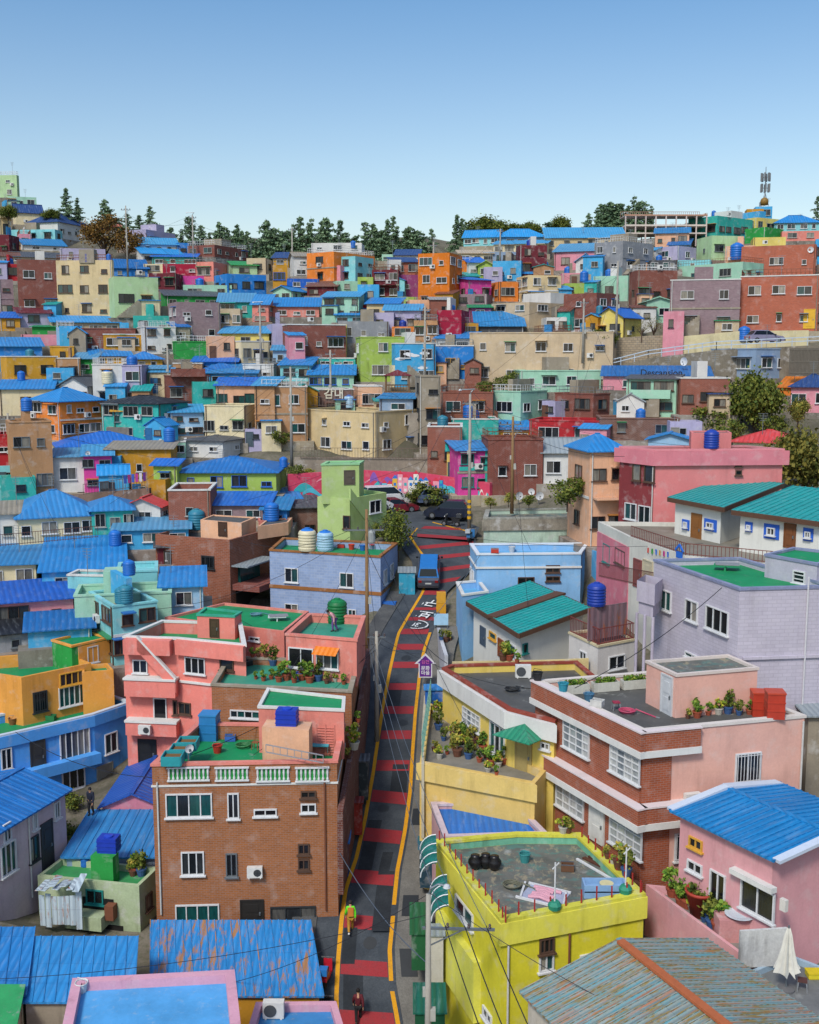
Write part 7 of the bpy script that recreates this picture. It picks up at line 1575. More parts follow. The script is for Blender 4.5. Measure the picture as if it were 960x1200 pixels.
# extra drums on hillside roofs
rgt = random.Random(19)
for b in list(HB.values()):
    if b.pitched or rgt.random() > .3 or b.c.y < 95: continue
    n_ = len(b.label.split())
    if n_ > 9: continue
    k = rgt.choice('bbbqntp'); q = b.poly[0].lerp(b.poly[2], R(rgt, .3, .6)); TK[k]((q.x, q.y, b.zt - .4), R(rgt, 0, 3), R(rgt, .75, 1.05), {'b': 'blue', 'q': 'teal', 'n': 'dark blue', 't': 'tall blue box', 'p': 'pale'}[k] + ' roof tank on the ' + b.label, 'water tanks on the roofs')
rgc = random.Random(8)
for po in [o for o in COL.objects if o.name.startswith('utility_pole')]:
    pb = Vector(po.location); hh = max(c_.bound_box[k][2] for c_ in po.children for k in range(8))
    near = sorted((h for h in HOUSES if h[4] and 4 < math.hypot(h[0] - pb.x, h[1] - pb.y) < 24 and h[3] < pb.z + hh), key=lambda h: rgc.random())[:3]
    for h in near: cable(pb + Vector((0, 0, hh * R(rgc, .86, .97))), (h[0], h[1] - R(rgc, 1, 2.5), h[3] + .1), R(rgc, .3, .9), 'thin service cable dropping from the ' + ' '.join(po['label'].split()[:10]), .014)
# purple house shaped sign
sg = empty('street_sign', (1.12, 76, street_z(76)), 'purple house shaped sign with white edge and lettering at the right kerb', 'sign')
m = MB(); m.tube([(0, .06, 0), (0, .06, 1.4)], .045, 8); child(m, 'post', STEEL, sg)
def house_shape(w, z0, z1, z2, y, ov): return [(-w / 2, y, z0), (w / 2, y, z0), (w / 2, y, z1), (w / 2 + ov, y, z1), (0, y, z2), (-w / 2 - ov, y, z1), (-w / 2, y, z1)]
m = MB(); f = house_shape(.95, 1.0, 2.0, 2.75, 0, .28); m.face(f); m.face([(x, .05, z) for x, y, z in reversed(f)])
for i in range(7): p, q = f[i], f[(i + 1) % 7]; m.face([p, (p[0], .05, p[2]), (q[0], .05, q[2]), q])
bo = child(m, 'board', plain('e8e8ec', .5), sg); m = MB(); m.face(house_shape(.8, 1.08, 2.05, 2.6, -.012, .16)); child(m, 'face_panel', plain('6a2a92', .5), bo)
me = text_mesh('감천', .30); me.materials.append(plain('e070b8', .5)); me.transform(Matrix.Translation((0, -.02, 2.12)) @ Matrix.Rotation(math.pi / 2, 4, 'X')); link('lettering', me, bo)
me = text_mesh('문화\n마을', .34); me.materials.append(plain('f0f0f4', .5)); me.transform(Matrix.Translation((0, -.02, 1.5)) @ Matrix.Rotation(math.pi / 2, 4, 'X')); link('lettering', me, bo)
# yellow barriers, pale board
p = drop(517, 719); yb_ = empty('barrier_box', p, 'stacked yellow barrier boxes beside the road lettering', 'barrier'); m = MB(); m.box((0, 0, .45), (.75, .5, .86)); m.box((0, 0, .45), (.8, .3, .12)); child(m, 'lower_box', plain('d89a20', .6), yb_); m = MB(); m.box((0, 0, 1.32), (.72, .48, .84)); m.box((0, 0, 1.3), (.77, .3, .12)); child(m, 'upper_box', plain('d8a030', .6), yb_)
p = drop(517, 737); bd = empty('notice_board', p, 'pale blue blank board below the yellow barriers', 'board'); m = MB(); m.box((0, 0, .75), (1.1, .05, .9)); child(m, 'panel', plain('a8d0e8', .5), bd); m = MB(); m.box((-.5, .05, .6), (.06, .06, 1.2)); child(m, 'leg', STEEL, bd); m = MB(); m.box((.5, .05, .6), (.06, .06, 1.2)); child(m, 'leg', STEEL, bd)
# ---------------------------------------------------------------- vehicles
TYRE = plain('1a1b1d', .8); RIM = plain('9aa0a6', .35, .7); CARGLASS = plain('10161c', .1)
def wheel(root, x, y, r=.31):
    m = MB(); m.tube([(x, y - .1, r), (x, y + .1, r)], r, 18); w = child(m, 'wheel', TYRE, root); h = MB(); sy = 1 if y > 0 else -1
    h.tube([(x, y + sy * .09, r), (x, y + sy * .115, r)], r * .62, 12); child(h, 'rim', RIM, w); return w
def car(label, cat, loc, rz, col, L=4.4, W=1.78, H=1.5, hood=1.1, boot=.7, roof=None, slopex=0.0):
    root = empty('parked_' + cat.split()[-1], loc, label, cat); root.rotation_euler = (slopex, 0, rz)
    hl, hw, belt = L / 2, W / 2, H * .6
    def loft(secs, mat, name, parent):     # secs: list of (x, z0, z1, halfwidth0, halfwidth1)
        m = MB()
        for i in range(len(secs) - 1):
            a, b = secs[i], secs[i + 1]
            A = [(a[0], -a[3], a[1]), (a[0], -a[4], a[2]), (a[0], a[4], a[2]), (a[0], a[3], a[1])]; B = [(b[0], -b[3], b[1]), (b[0], -b[4], b[2]), (b[0], b[4], b[2]), (b[0], b[3], b[1])]
            for k in range(4): k2 = (k + 1) % 4; m.face([A[k], B[k], B[k2], A[k2]])
        for s, rev in ((secs[0], 0), (secs[-1], 1)):
            f = [(s[0], -s[3], s[1]), (s[0], s[3], s[1]), (s[0], s[4], s[2]), (s[0], -s[4], s[2])]; m.face(f[::-1] if rev == 0 else f)
        return child(m, name, mat, parent)
    P_ = plain(col, .28, .15)
    b = loft([(-hl, .35, belt * .8, hw * .9, hw * .88), (-hl + .12, .22, belt * .97, hw * .98, hw * .95), (-hl + boot, .2, belt, hw, hw * .97), (hl - hood - .2, .2, belt, hw, hw * .97), (hl - .35, .2, belt * .88, hw * .98, hw * .92), (hl, .3, belt * .66, hw * .88, hw * .84)], P_, 'body', root)
    x0, x1, x2, x3 = -hl + boot * .35, -hl + boot + .15, hl - hood - 1.0, hl - hood + .05
    cb = loft([(x0, belt - .02, belt, hw * .93, hw * .93), (x1, belt - .02, H, hw * .93, hw * .76), (x2, belt - .02, H, hw * .93, hw * .76), (x3, belt - .02, belt, hw * .93, hw * .9)], plain(roof or col, .28, .15), 'cabin', root)
    def lp(a, b, t): return a + (b - a) * t
    for sy in (-1, 1):
        m = MB(); e = .012
        zt, wt, wb = H - .09, hw * .775 + e, hw * .915 + e; zb = belt + .06
        m.face([(lp(x0, x1, .28), sy * wb, zb), (lp(x3, x2, .2), sy * wb, zb), (lp(x3, x2, .92), sy * wt, zt), (lp(x0, x1, .92), sy * wt, zt)][::sy]); child(m, 'side_window', CARGLASS, cb)
    m = MB(); m.face([(lp(x0, x1, .12) - .03, -hw * .78, belt + (H - belt) * .12), (lp(x0, x1, .85) - .03, -hw * .68, belt + (H - belt) * .85), (lp(x0, x1, .85) - .03, hw * .68, belt + (H - belt) * .85), (lp(x0, x1, .12) - .03, hw * .78, belt + (H - belt) * .12)][::-1]); child(m, 'rear_window', CARGLASS, cb)
    m = MB(); m.face([(lp(x3, x2, .1) + .03, -hw * .78, belt + (H - belt) * .1), (lp(x3, x2, .88) + .03, -hw * .68, belt + (H - belt) * .88), (lp(x3, x2, .88) + .03, hw * .68, belt + (H - belt) * .88), (lp(x3, x2, .1) + .03, hw * .78, belt + (H - belt) * .1)]); child(m, 'windscreen', CARGLASS, cb)
    for sx in (-1, 1):
        for sy in (-1, 1): wheel(root, sx * (hl - .85), sy * (hw - .1))
    for sy in (-1, 1):
        m = MB(); m.box((-hl + .02, sy * hw * .72, belt * .72), (.08, .26, .2)); child(m, 'tail_light', plain('a01c1c', .3), root); m = MB(); m.box((hl - .06, sy * hw * .66, belt * .58), (.12, .34, .14)); child(m, 'headlight', plain('d8dce0', .2), root)
        m = MB(); m.box((hl - hood - .25, sy * (hw + .1), belt + .06), (.16, .2, .14)); child(m, 'wing_mirror', plain('2a2c30', .4), root)
    for sx in (-1, 1): m = MB(); m.box((sx * (hl - .02), 0, .34), (.14, W * .9, .2)); child(m, 'bumper', plain('3a3e44', .5), root)
    m = MB(); m.box((-hl - .012, 0, belt * .55), (.02, .5, .12)); child(m, 'number_plate', plain('d8dcd8', .4), root)
    return root
p = sp(502, 689); v = car('dark grey people carrier with blue roof driving up the street', 'van', (p.x + .1, p.y + 1.6, street_z(p.y + 1.6) + .03), math.pi / 2 - .05, '565a68', 4.6, 1.86, 1.85, .75, .35, '2a7ac4', 0); v.rotation_euler = (0, -.30, math.pi / 2 - .05)  # cabin coat is blue, body dark grey
def park(px, py, d, rz, lb, col, **k):
    p = drop(px, py) if d is None else P(px, py, d); return car(lb, k.pop('cat', 'car'), p + Vector((0, 0, .02)), rz, col, **k)
park(436, 598, 106, .35, 'white hatchback parked beside the lime green tower', 'd8dade', L=3.9, H=1.55)
park(524, 607, 104, 2.95, 'dark navy four wheel drive parked at the plaza', '1c2438', L=4.3, H=1.7, hood=1.2, boot=.4)
park(468, 600, 107.5, .3, 'red car half hidden between the white and navy cars', '7a2430', L=3.7, H=1.4)
park(507, 590, 109.5, .3, 'small silver blue car parked behind the red one', '5a6a88', L=3.6, H=1.55)
park(896, 402, 133, .15, 'silver grey saloon parked on the road by the terracotta brick house', '8a86a0', L=4.4)
park(452, 592, 110, .3, 'white van parked behind the white hatchback', 'e0e2e4', L=4.6, H=1.95, hood=.7, boot=.2, cat='van')
def scooter(label, loc, rz, col, col2):
    root = empty('motor_scooter', loc, label, 'scooter'); root.rotation_euler = (0, 0, rz); wheel(root, -.62, .001, .24); wheel(root, .62, .001, .24)
    m = MB(); m.prism([(-.8, -.16), (-.15, -.2), (-.15, .2), (-.8, .16)], .38, .72); m.prism([(-.2, -.2), (.42, -.18), (.42, .18), (-.2, .2)], .24, .34); m.prism([(.38, -.22), (.5, -.2), (.5, .2), (.38, .22)], .3, 1.0); m.prism([(.45, -.1), (.85, -.08), (.85, .08), (.45, .1)], .46, .54); child(m, 'body', plain(col, .3), root)
    m = MB(); m.box((-.42, 0, .78), (.75, .3, .12)); child(m, 'seat', TYRE, root)
    m = MB(); m.bar((.42, -.34, 1.06), (.42, .34, 1.06), .05); m.bar((.45, 0, .9), (.42, 0, 1.08), .07); m.bar((.62, 0, .24), (.46, 0, .95), .07); child(m, 'handlebar', STEEL, root)
    m = MB(); m.box((-.8, 0, 1.0), (.42, .42, .34)); child(m, 'carrier_box', plain(col2, .4), root); m = MB(); m.lathe((.56, 0, .82), [(.04, 0), (.1, .05), (.06, .12)], 8); child(m, 'headlight', plain('d8dce0', .2), root); return root
p = sp(391, 1150); scooter('red and white scooter with blue top parked at the left kerb', (p.x - .35, p.y, street_z(p.y)), 1.45, 'c8283a', '2a78c0'); scooter('black and white scooter parked just below the red one', (p.x - .3, p.y - 1.7, street_z(p.y - 1.7)), 1.5, '2a2c30', 'd8d8d8')
p = P(522, 613, 101.5); scooter('black delivery scooter parked at the top of the street', Vector((p.x + .5, p.y, plaza_z(p.y))), 2.8, '26282c', '3a3e44')
p = sp(552, 634); scooter('blue and silver scooter by the light blue house', Vector((p.x, p.y, p.z)), 1.2, '3a78b0', 'b0b8c0')
# ---------------------------------------------------------------- people
SKIN = plain('c89878', .6)
def skinned(name, verts, edges, radii, mat, parent, sub=2):
    me = bpy.data.meshes.new(name); me.from_pydata(verts, edges, []); o = bpy.data.objects.new(name, me); COL.objects.link(o)
    md = o.modifiers.new('skin', 'SKIN'); s = o.modifiers.new('sub', 'SUBSURF'); s.levels = s.render_levels = sub
    for i, r in enumerate(radii): me.skin_vertices[0].data[i].radius = (r, r) if not isinstance(r, tuple) else r
    me.skin_vertices[0].data[0].use_root = True; bpy.context.view_layer.update()
    nm = bpy.data.meshes.new_from_object(o.evaluated_get(bpy.context.evaluated_depsgraph_get())); bpy.data.objects.remove(o); nm.name = name; nm.materials.clear(); nm.materials.append(mat)
    nm.polygons.foreach_set('use_smooth', [True] * len(nm.polygons)); return link(name, nm, parent)
def person(label, loc, rz, top_c, leg_c, hair_c, shoe_c='2a2a2c', stride=.28, bend=0.0, bag=None, sleeve=True, arm=.25):
    root = empty('person', loc, label, 'person'); root.rotation_euler = (0, 0, rz)
    cb, sb = math.cos(bend), math.sin(bend)
    def up(x, y, z):   # upper body turns forward about the hips (facing +y)
        z0 = .92; return (x, y * cb + (z - z0) * sb, z0 + (z - z0) * cb - y * sb)
    J = {'pel': (0, 0, .92), 'wst': up(0, .0, 1.08), 'chs': up(0, -.01, 1.28), 'nck': up(0, 0, 1.45), 'hd0': up(0, .02, 1.53), 'hd1': up(0, .03, 1.66), 'nose': up(0, .115, 1.60)}
    E = [('pel', 'wst'), ('wst', 'chs'), ('chs', 'nck'), ('nck', 'hd0'), ('hd0', 'hd1')]; Rr = {'pel': (.15, .11), 'wst': (.13, .10), 'chs': (.16, .11), 'nck': .055, 'hd0': (.075, .085), 'hd1': (.075, .09), 'nose': .02}
    E.append(('hd1', 'nose'))
    for s, n_ in ((-1, 'l'), (1, 'r')):
        sw = stride * s
        J['hip' + n_] = (s * .09, 0, .86); J['kne' + n_] = (s * .10, sw * .55 + .05, .48); J['ank' + n_] = (s * .10, sw - (.08 if sw < 0 else 0), .09 + (.06 if sw < 0 else 0)); J['toe' + n_] = (s * .11, sw + .13, .04 + (.0 if sw > 0 else .02))
        E += [('pel', 'hip' + n_), ('hip' + n_, 'kne' + n_), ('kne' + n_, 'ank' + n_), ('ank' + n_, 'toe' + n_)]; Rr.update({'hip' + n_: .09, 'kne' + n_: .06, 'ank' + n_: .042, 'toe' + n_: .04})
        aw = -arm * s
        J['sho' + n_] = up(s * .18, 0, 1.40); J['elb' + n_] = up(s * .235, aw * .45 - .03, 1.12); J['wri' + n_] = up(s * .24, aw + .06, .88); J['plm' + n_] = up(s * .24, aw + .09, .81)
        E += [('chs', 'sho' + n_), ('sho' + n_, 'elb' + n_), ('elb' + n_, 'wri' + n_), ('wri' + n_, 'plm' + n_)]; Rr.update({'sho' + n_: .058, 'elb' + n_: .043, 'wri' + n_: .028, 'plm' + n_: (.034, .02)})
        for f in range(4): J['fk%d%s' % (f, n_)] = up(s * .24, aw + .06 + f * .019, .755); J['ft%d%s' % (f, n_)] = up(s * .228, aw + .055 + f * .02, .715 + .008 * abs(f - 1.5)); E += [('plm' + n_, 'fk%d%s' % (f, n_)), ('fk%d%s' % (f, n_), 'ft%d%s' % (f, n_))]; Rr['fk%d%s' % (f, n_)] = .009; Rr['ft%d%s' % (f, n_)] = .008
        J['th' + n_] = up(s * .222, aw + .135, .80); J['tt' + n_] = up(s * .215, aw + .145, .765); E += [('plm' + n_, 'th' + n_), ('th' + n_, 'tt' + n_)]; Rr['th' + n_] = .011; Rr['tt' + n_] = .009
    ks = list(J); idx = {k: i for i, k in enumerate(ks)}
    skinned('body', [J[k] for k in ks], [(idx[a], idx[b]) for a, b in E], [Rr[k] for k in ks], SKIN, root)
    def cloth(name, keys, edges, grow, mat, tweak={}):
        i2 = {k: i for i, k in enumerate(keys)}; vs = [tweak.get(k, J[k]) for k in keys]; rr = []
        for k in keys: r = Rr[k]; rr.append((r[0] + grow, r[1] + grow) if isinstance(r, tuple) else r + grow)
        return skinned(name, vs, [(i2[a], i2[b]) for a, b in edges], rr, mat, root)
    cloth('jacket', ['chs', 'wst', 'pel', 'shol', 'elbl', 'wril', 'shor', 'elbr', 'wrir'], [('chs', 'wst'), ('wst', 'pel'), ('chs', 'shol'), ('shol', 'elbl'), ('elbl', 'wril'), ('chs', 'shor'), ('shor', 'elbr'), ('elbr', 'wrir')], .026, plain(top_c, .8), {'pel': (0, 0, .86)})
    cloth('trousers', ['pel', 'hipl', 'knel', 'ankl', 'hipr', 'kner', 'ankr'], [('pel', 'hipl'), ('hipl', 'knel'), ('knel', 'ankl'), ('pel', 'hipr'), ('hipr', 'kner'), ('kner', 'ankr')], .022, plain(leg_c, .85), {'pel': (0, 0, .93)})
    for n_ in 'lr':
        a, t = Vector(J['ank' + n_]), Vector(J['toe' + n_]); m = MB(); m.tube([a + Vector((0, -.06, -.04)), a + Vector((0, .02, -.02)), t + Vector((0, .02, 0))], [.05, .055, .045], 8); child(m, 'shoe', plain(shoe_c, .6), root, True)
    c = Vector(J['hd1']); m = MB(); m.lathe((c.x, c.y - .015, c.z - .07), [(.088, 0), (.1, .06), (.092, .12), (.06, .165), (.01, .18)], 12); child(m, 'hair', plain(hair_c, .8), root, True)
    m = MB(); q = Vector(J['nose'])
    for sx in (-1, 1): m.lathe((q.x + sx * .034, q.y - .035, q.z + .022), [(.004, 0), (.011, .008), (.004, .016)], 6)
    m.box((q.x, q.y - .028, q.z - .055), (.05, .012, .01)); child(m, 'face_features', plain('4a2c28', .7), root)
    if bag: m = MB(); w = up(0, -.2, 1.22); m.box(w, (.3, .16, .42), 0, 0, -bend); child(m, 'backpack', plain(bag, .8), root)
    return root
def on_street(px, py): p = sp(px, py); return Vector((p.x, p.y, street_z(p.y)))
person('person in bright green jacket and mustard trousers walking up the street', on_street(411, 1092), .1, '6ae020', 'b8862c', '2c2420', 'e0e0e0', .22, .12, 'c87830')
person('person in dark red jacket and black trousers walking up the street at the bottom', on_street(420, 1197), .05, '5c1824', '1c1c20', '181414', '26262a', .2, .05)
p = drop(107, 955); person('person in dark jacket standing in the lane behind the blue ribbed roof', p, 3.0, '1c2438', '202024', '181818', '2a2a2c', .04, .05, None)
p = drop(392, 741); person('person in pale pink top bending over the roof plants', p + Vector((0, .2, 0)), 2.2, 'dca0a8', '6a4a8a', '241c1a', '3a3a3c', .08, .75)
# ridge lookout
lk = empty('lookout_deck', P(780, 272, 214), 'open white framed lookout deck with railings on the ridge', 'lookout'); a, b = P(733, 272, 214), P(828, 270, 214); zf = P(780, 263, 214).z; zt2 = P(780, 252, 214).z
m = MB(); c = (a + b) / 2; wd = b.x - a.x; m.box((c.x, c.y + 3, zf - .15), (wd, 6, .3)); m.box((c.x, c.y + 3, zf - 1.6), (wd, 6, .25)); m.build('floor_slab', paint('e0d4c8'), lk)
for k in range(9): m = MB(); x = a.x + wd * k / 8; m.box((x, c.y + .15, (zt2 + zf - 4) / 2), (.22, .22, zt2 - zf + 4)); m.build('post', paint('d8c8c0'), lk)
m = MB(); m.box((c.x, c.y + .15, zt2), (wd + .3, .3, .25)); m.build('top_beam', paint('c89a80'), lk)
m = MB()
for k in range(40): x = a.x + wd * k / 39; m.bar((x, c.y + 5.6, zt2 + .1), (x, c.y + 5.6, zt2 + 1.3), .06)
m.bar((a.x, c.y + 5.6, zt2 + 1.3), (b.x, c.y + 5.6, zt2 + 1.3), .08); m.build('railing', plain('a08070', .7), lk); m = MB(); m.box((c.x, c.y + 3.2, zt2 + .05), (wd, 5.6, .12)); m.build('upper_floor', paint('d8ccc4'), lk)
# antenna mast
mb = P(896, 241, 212); ms = empty('antenna_mast', mb, 'grey antenna mast with panel antennas on the sky blue ridge cube', 'antenna mast'); hm = P(896, 206, mb.y).z - mb.z
m = MB(); m.tube([(0, 0, 0), (0, 0, hm + 1.6)], [.16, .06], 8); 
for k in range(3): q = k * 2.1; m.bar((math.cos(q) * .8, math.sin(q) * .8, 0), (0, 0, hm * .45), .06)
child(m, 'mast', STEEL, ms)
for r_ in range(2):
    for k in range(6): q = k * math.pi / 3 + r_ * .4; m = MB(); m.box((math.cos(q) * .75, math.sin(q) * .75, hm * (.95 - .36 * r_)), (.34, .2, 1.5), q); m.bar((0, 0, hm * (.95 - .36 * r_)), (math.cos(q) * .75, math.sin(q) * .75, hm * (.95 - .36 * r_)), .06); child(m, 'panel_antenna', plain('787c80', .5), ms)
p = mb + Vector((-.3, -.8, 0)); tk = empty('water_tank', p, 'brown dome tank at the foot of the antenna mast', 'water tank'); m = MB(); m.lathe((0, 0, 0), [(.7, 0), (.75, .7), (.6, 1.1), (.3, 1.3), (.05, 1.4)], 14); child(m, 'tank_body', plain('8a6a2c', .6), tk, True)
# pavilion
pv = empty('pavilion', P(466, 462, 134.5), 'open wooden pavilion with dark red hipped roof before the lime block', 'pavilion'); c = P(466, 462, 134.5); zr = P(466, 440, 134.5).z; za = P(466, 433, 134.5).z
m = MB(); q = [(-1.7, -1.7), (1.7, -1.7), (1.7, 1.7), (-1.7, 1.7)]
for i in range(4): a, b = q[i], q[(i + 1) % 4]; m.face([(c.x + a[0], c.y + a[1], zr), (c.x + b[0], c.y + b[1], zr), (c.x, c.y, za)])
m.face([(c.x + x, c.y + y, zr - .06) for x, y in reversed(q)]); m.build('roof', tin('7a3030', .3), pv)
for x, y in q: m = MB(); m.bar((c.x + x * .82, c.y + y * .82, c.z - 1), (c.x + x * .82, c.y + y * .82, zr), .16); m.build('post', plain('7c5c40', .8), pv)
m = MB(); m.box((c.x, c.y, c.z + .2), (3.2, 3.2, .3)); m.build('floor', plain('8a6a4c', .8), pv); m = MB()
for i in range(4):
    a, b = q[i], q[(i + 1) % 4]
    for k in range(9): t = k / 8; x, y = a[0] + (b[0] - a[0]) * t, a[1] + (b[1] - a[1]) * t; m.bar((c.x + x * .82, c.y + y * .82, c.z + .35), (c.x + x * .82, c.y + y * .82, c.z + 1.1), .05)
    m.bar((c.x + a[0] * .82, c.y + a[1] * .82, c.z + 1.1), (c.x + b[0] * .82, c.y + b[1] * .82, c.z + 1.1), .08)
m.build('railing', plain('7c5c40', .8), pv)
# satellite dishes
def dish(px, py, wpx, label, rz=0.0, c='d8dadc'):
    p = drop(px, py); root = empty('satellite_dish', p, label, 'satellite dish', 'satellite dishes'); r = wpx * mpp(p) / 2; m = MB(); n = 16; prev = None
    rings = []
    for k in range(5): t = k / 4; rings.append([(r * t * math.cos(6.283 * j / n), -.28 * r * t * t, r * t * math.sin(6.283 * j / n) + r + .5) for j in range(n)])
    for k in range(1, 4 + 1):
        for j in range(n):
            j2 = (j + 1) % n
            if k == 1: m.face([rings[0][0], rings[1][j2], rings[1][j]])
            else: m.face([rings[k - 1][j], rings[k - 1][j2], rings[k][j2], rings[k][j]])
    child(m, 'reflector', plain(c, .4), root, True); m = MB(); m.tube([(0, .15, 0), (0, .12, .5), (0, .05, r + .5)], .035, 6); m.bar((0, -.02, .55), (0, -.75 * r, r + .45), .03); child(m, 'stand', STEEL, root); m = MB(); m.box((0, -.78 * r, r + .46), (.1, .14, .1)); child(m, 'feed_horn', plain('5a5e64', .5), root); root.rotation_euler = (0, 0, rz); return root
dish(222, 893, 11, 'white satellite dish on the brick house roof corner', .5); dish(608, 592, 10, 'white satellite dish on the left of the bank above the old mint house', .4); dish(623, 578, 8, 'white satellite dish standing higher behind the old mint house', -.3); dish(632, 592, 10, 'double white satellite dish right of the others on the bank', .2); dish(802, 434, 10, 'white satellite dish on the pink cafe roof', -.9); dish(103, 540, 6, 'small white dish beside the pink house window', .5); dish(950, 300, 7, 'white dish on the narrow blue house at the right edge', -.6)
# things on the mossy yellow green roof
def flat_thing(name, cat, label, px, py, build):
    p = drop(px, py); root = empty(name, p, label, cat); build(root); return root
def wf(root):
    m = MB()
    for s in (-1, 1): m.box((s * 1.0, 0, .06), (.09, 1.5, .1), .25); m.box((0, s * .75, .06), (2.05, .09, .1), 0)
    child(m, 'frame', WHITE, root); m = MB(); m.box((.05, 0, .025), (1.9, 1.4, .03)); child(m, 'pane', plain('a8b0c8', .2), root); m = MB()
    for k in range(6): m.tube([(R(random, -.8, -.2), -.5 + k * .2, .08), (0, -.45 + k * .17, .16), (R(random, .2, .8), -.5 + k * .2, .08)], .09, 6)
    child(m, 'pink_cloth', plain('d8a0b0', .9), root)
r = flat_thing('window_frame', 'window frame', 'white window frame with pink cloth lying on the mossy roof', 637, 1050, wf); r.rotation_euler = (0, 0, -.5)
def jars(root):
    for k, (x, y) in enumerate(((0, 0), (.5, .1), (.9, -.1))): m = MB(); m.lathe((x, y, 0), [(.18, 0), (.34, .3), (.33, .45), (.2, .62), (.22, .68)], 14); child(m, 'jar', plain('1c1a1c', .35), root, True)
flat_thing('jar_cluster', 'jars', 'black earthenware jars standing on the mossy roof', 557, 1018, jars)
def planks(root):
    m = MB(); m.bar((0, 0, .05), (1.9, -2.4, .05), .22, .06); m.bar((.3, .15, .06), (2.2, -2.85, .06), .2, .07); child(m, 'brown_board', plain('5a3424', .8), root); m = MB(); m.bar((-.35, -.15, .05), (1.6, -3.3, .05), .12, .08); child(m, 'white_batten', WHITE, root)
flat_thing('timber_lengths', 'timber', 'brown boards and a white batten lying along the mossy roof edge', 684, 1006, planks)
def apole(root): m = MB(); m.tube([(0, 0, 0), (0, 0, 2.1)], .035, 6); m.bar((-.12, 0, 1.8), (.16, 0, 2.1), .04); child(m, 'mast', WHITE, root); m = MB(); m.lathe((0, 0, 0), [(.26, 0), (.3, .2), (.2, .35), (.05, .36)], 10); child(m, 'bucket_foot', plain('2a8a70', .6), root)
flat_thing('washing_post', 'post', 'white washing post in a green bucket on the mossy roof', 650, 1065, apole); flat_thing('washing_post', 'post', 'white washing post near the far right corner of the mossy roof', 733, 1044, apole)
def bluebox(root):
    m = MB(); m.box((0, 0, .3), (1.9, .8, .06)); 
    for sx in (-1, 1): m.box((sx * .92, 0, .3), (.08, .8, .6)); m.box((0, sx * .37, .3), (1.76, .06, .6))
    child(m, 'tub', plain('8ab0d8', .4), root); m = MB(); m.lathe((.1, 0, .34), [(.1, 0), (.3, .1), (.32, .2)], 12); child(m, 'bowl', plain('d8d0a0', .5), root)
flat_thing('wash_tub', 'tub', 'pale blue oblong wash tub on the mossy roof', 708, 1048, bluebox)
# yard things by the pink house
def bigpot(root): m = MB(); m.lathe((0, 0, 0), [(.42, 0), (.62, 1.05), (.68, 1.05), (.68, 1.18), (.6, 1.18), (.56, 1.0)], 20); child(m, 'tub', plain('a83c2c', .6), root, True)
flat_thing('plant_tub', 'tub', 'large terracotta red plastic tub in the pink house yard', 820, 1064, bigpot)
def umb(root):
    m = MB(); m.tube([(0, 0, 0), (0, 0, 2.7)], .04, 8); child(m, 'pole', STEEL, root); m = MB(); n = 20
    prof = [(.05, 2.6), (.12, 2.3), (.2, 1.7), (.32, 1.1), (.42, .8)]; rr = []
    for r_, z in prof: rr.append([((r_ * (1 + .3 * math.cos(j * math.pi))) * math.cos(6.283 * j / n), (r_ * (1 + .3 * math.cos(j * math.pi))) * math.sin(6.283 * j / n), z + (.12 * math.cos(j * 2.1) if r_ > .4 else 0)) for j in range(n)])
    for k in range(4):
        for j in range(n): j2 = (j + 1) % n; m.face([rr[k + 1][j], rr[k + 1][j2], rr[k][j2], rr[k][j]])
    child(m, 'folded_canopy', plain('dcdad0', .9), root, True); m = MB(); m.lathe((0, 0, 0), [(.34, 0), (.34, .08), (.06, .14)], 14); child(m, 'foot', plain('6a6a6c', .8), root)
flat_thing('parasol', 'parasol', 'closed off white parasol standing in the bottom right yard', 921, 1160, umb)
def basin(root):
    m = MB(); m.box((0, .1, .5), (1.9, .9, 1.0)); child(m, 'sink_block', paint('d89a98', 1.4), root); m = MB(); m.lathe((0, 0, 1.0), [(.4, 0), (.6, .12), (.64, .14), (.5, .13), (.3, .08), (.01, .07)], 20); child(m, 'basin', plain('c8d4dc', .3), root)
flat_thing('outdoor_sink', 'sink', 'pink outdoor sink block with a round pale basin in the yard', 866, 1098, basin)
def wpanel(root): m = MB(); m.box((0, 0, .8), (2.0, .12, 1.6)); child(m, 'panel', paint('dcdcd8', 1.8), root)
r = flat_thing('white_screen', 'screen', 'stained white screen panel beside the outdoor sink', 893, 1126, wpanel); r.rotation_euler = (0, 0, .12)
def cratey(root): m = MB(); m.box((0, 0, .25), (.7, .5, .04)); m.box((0, 0, .03), (.6, .42, .06)); child(m, 'crate', plain('d8c020', .5), root); m = MB(); m.box((0, 0, .14), (.66, .46, .2)); child(m, 'rim', plain('e0cc30', .5), root)
flat_thing('crate', 'crate', 'yellow plastic crate in the bottom right yard', 955, 1145, cratey)
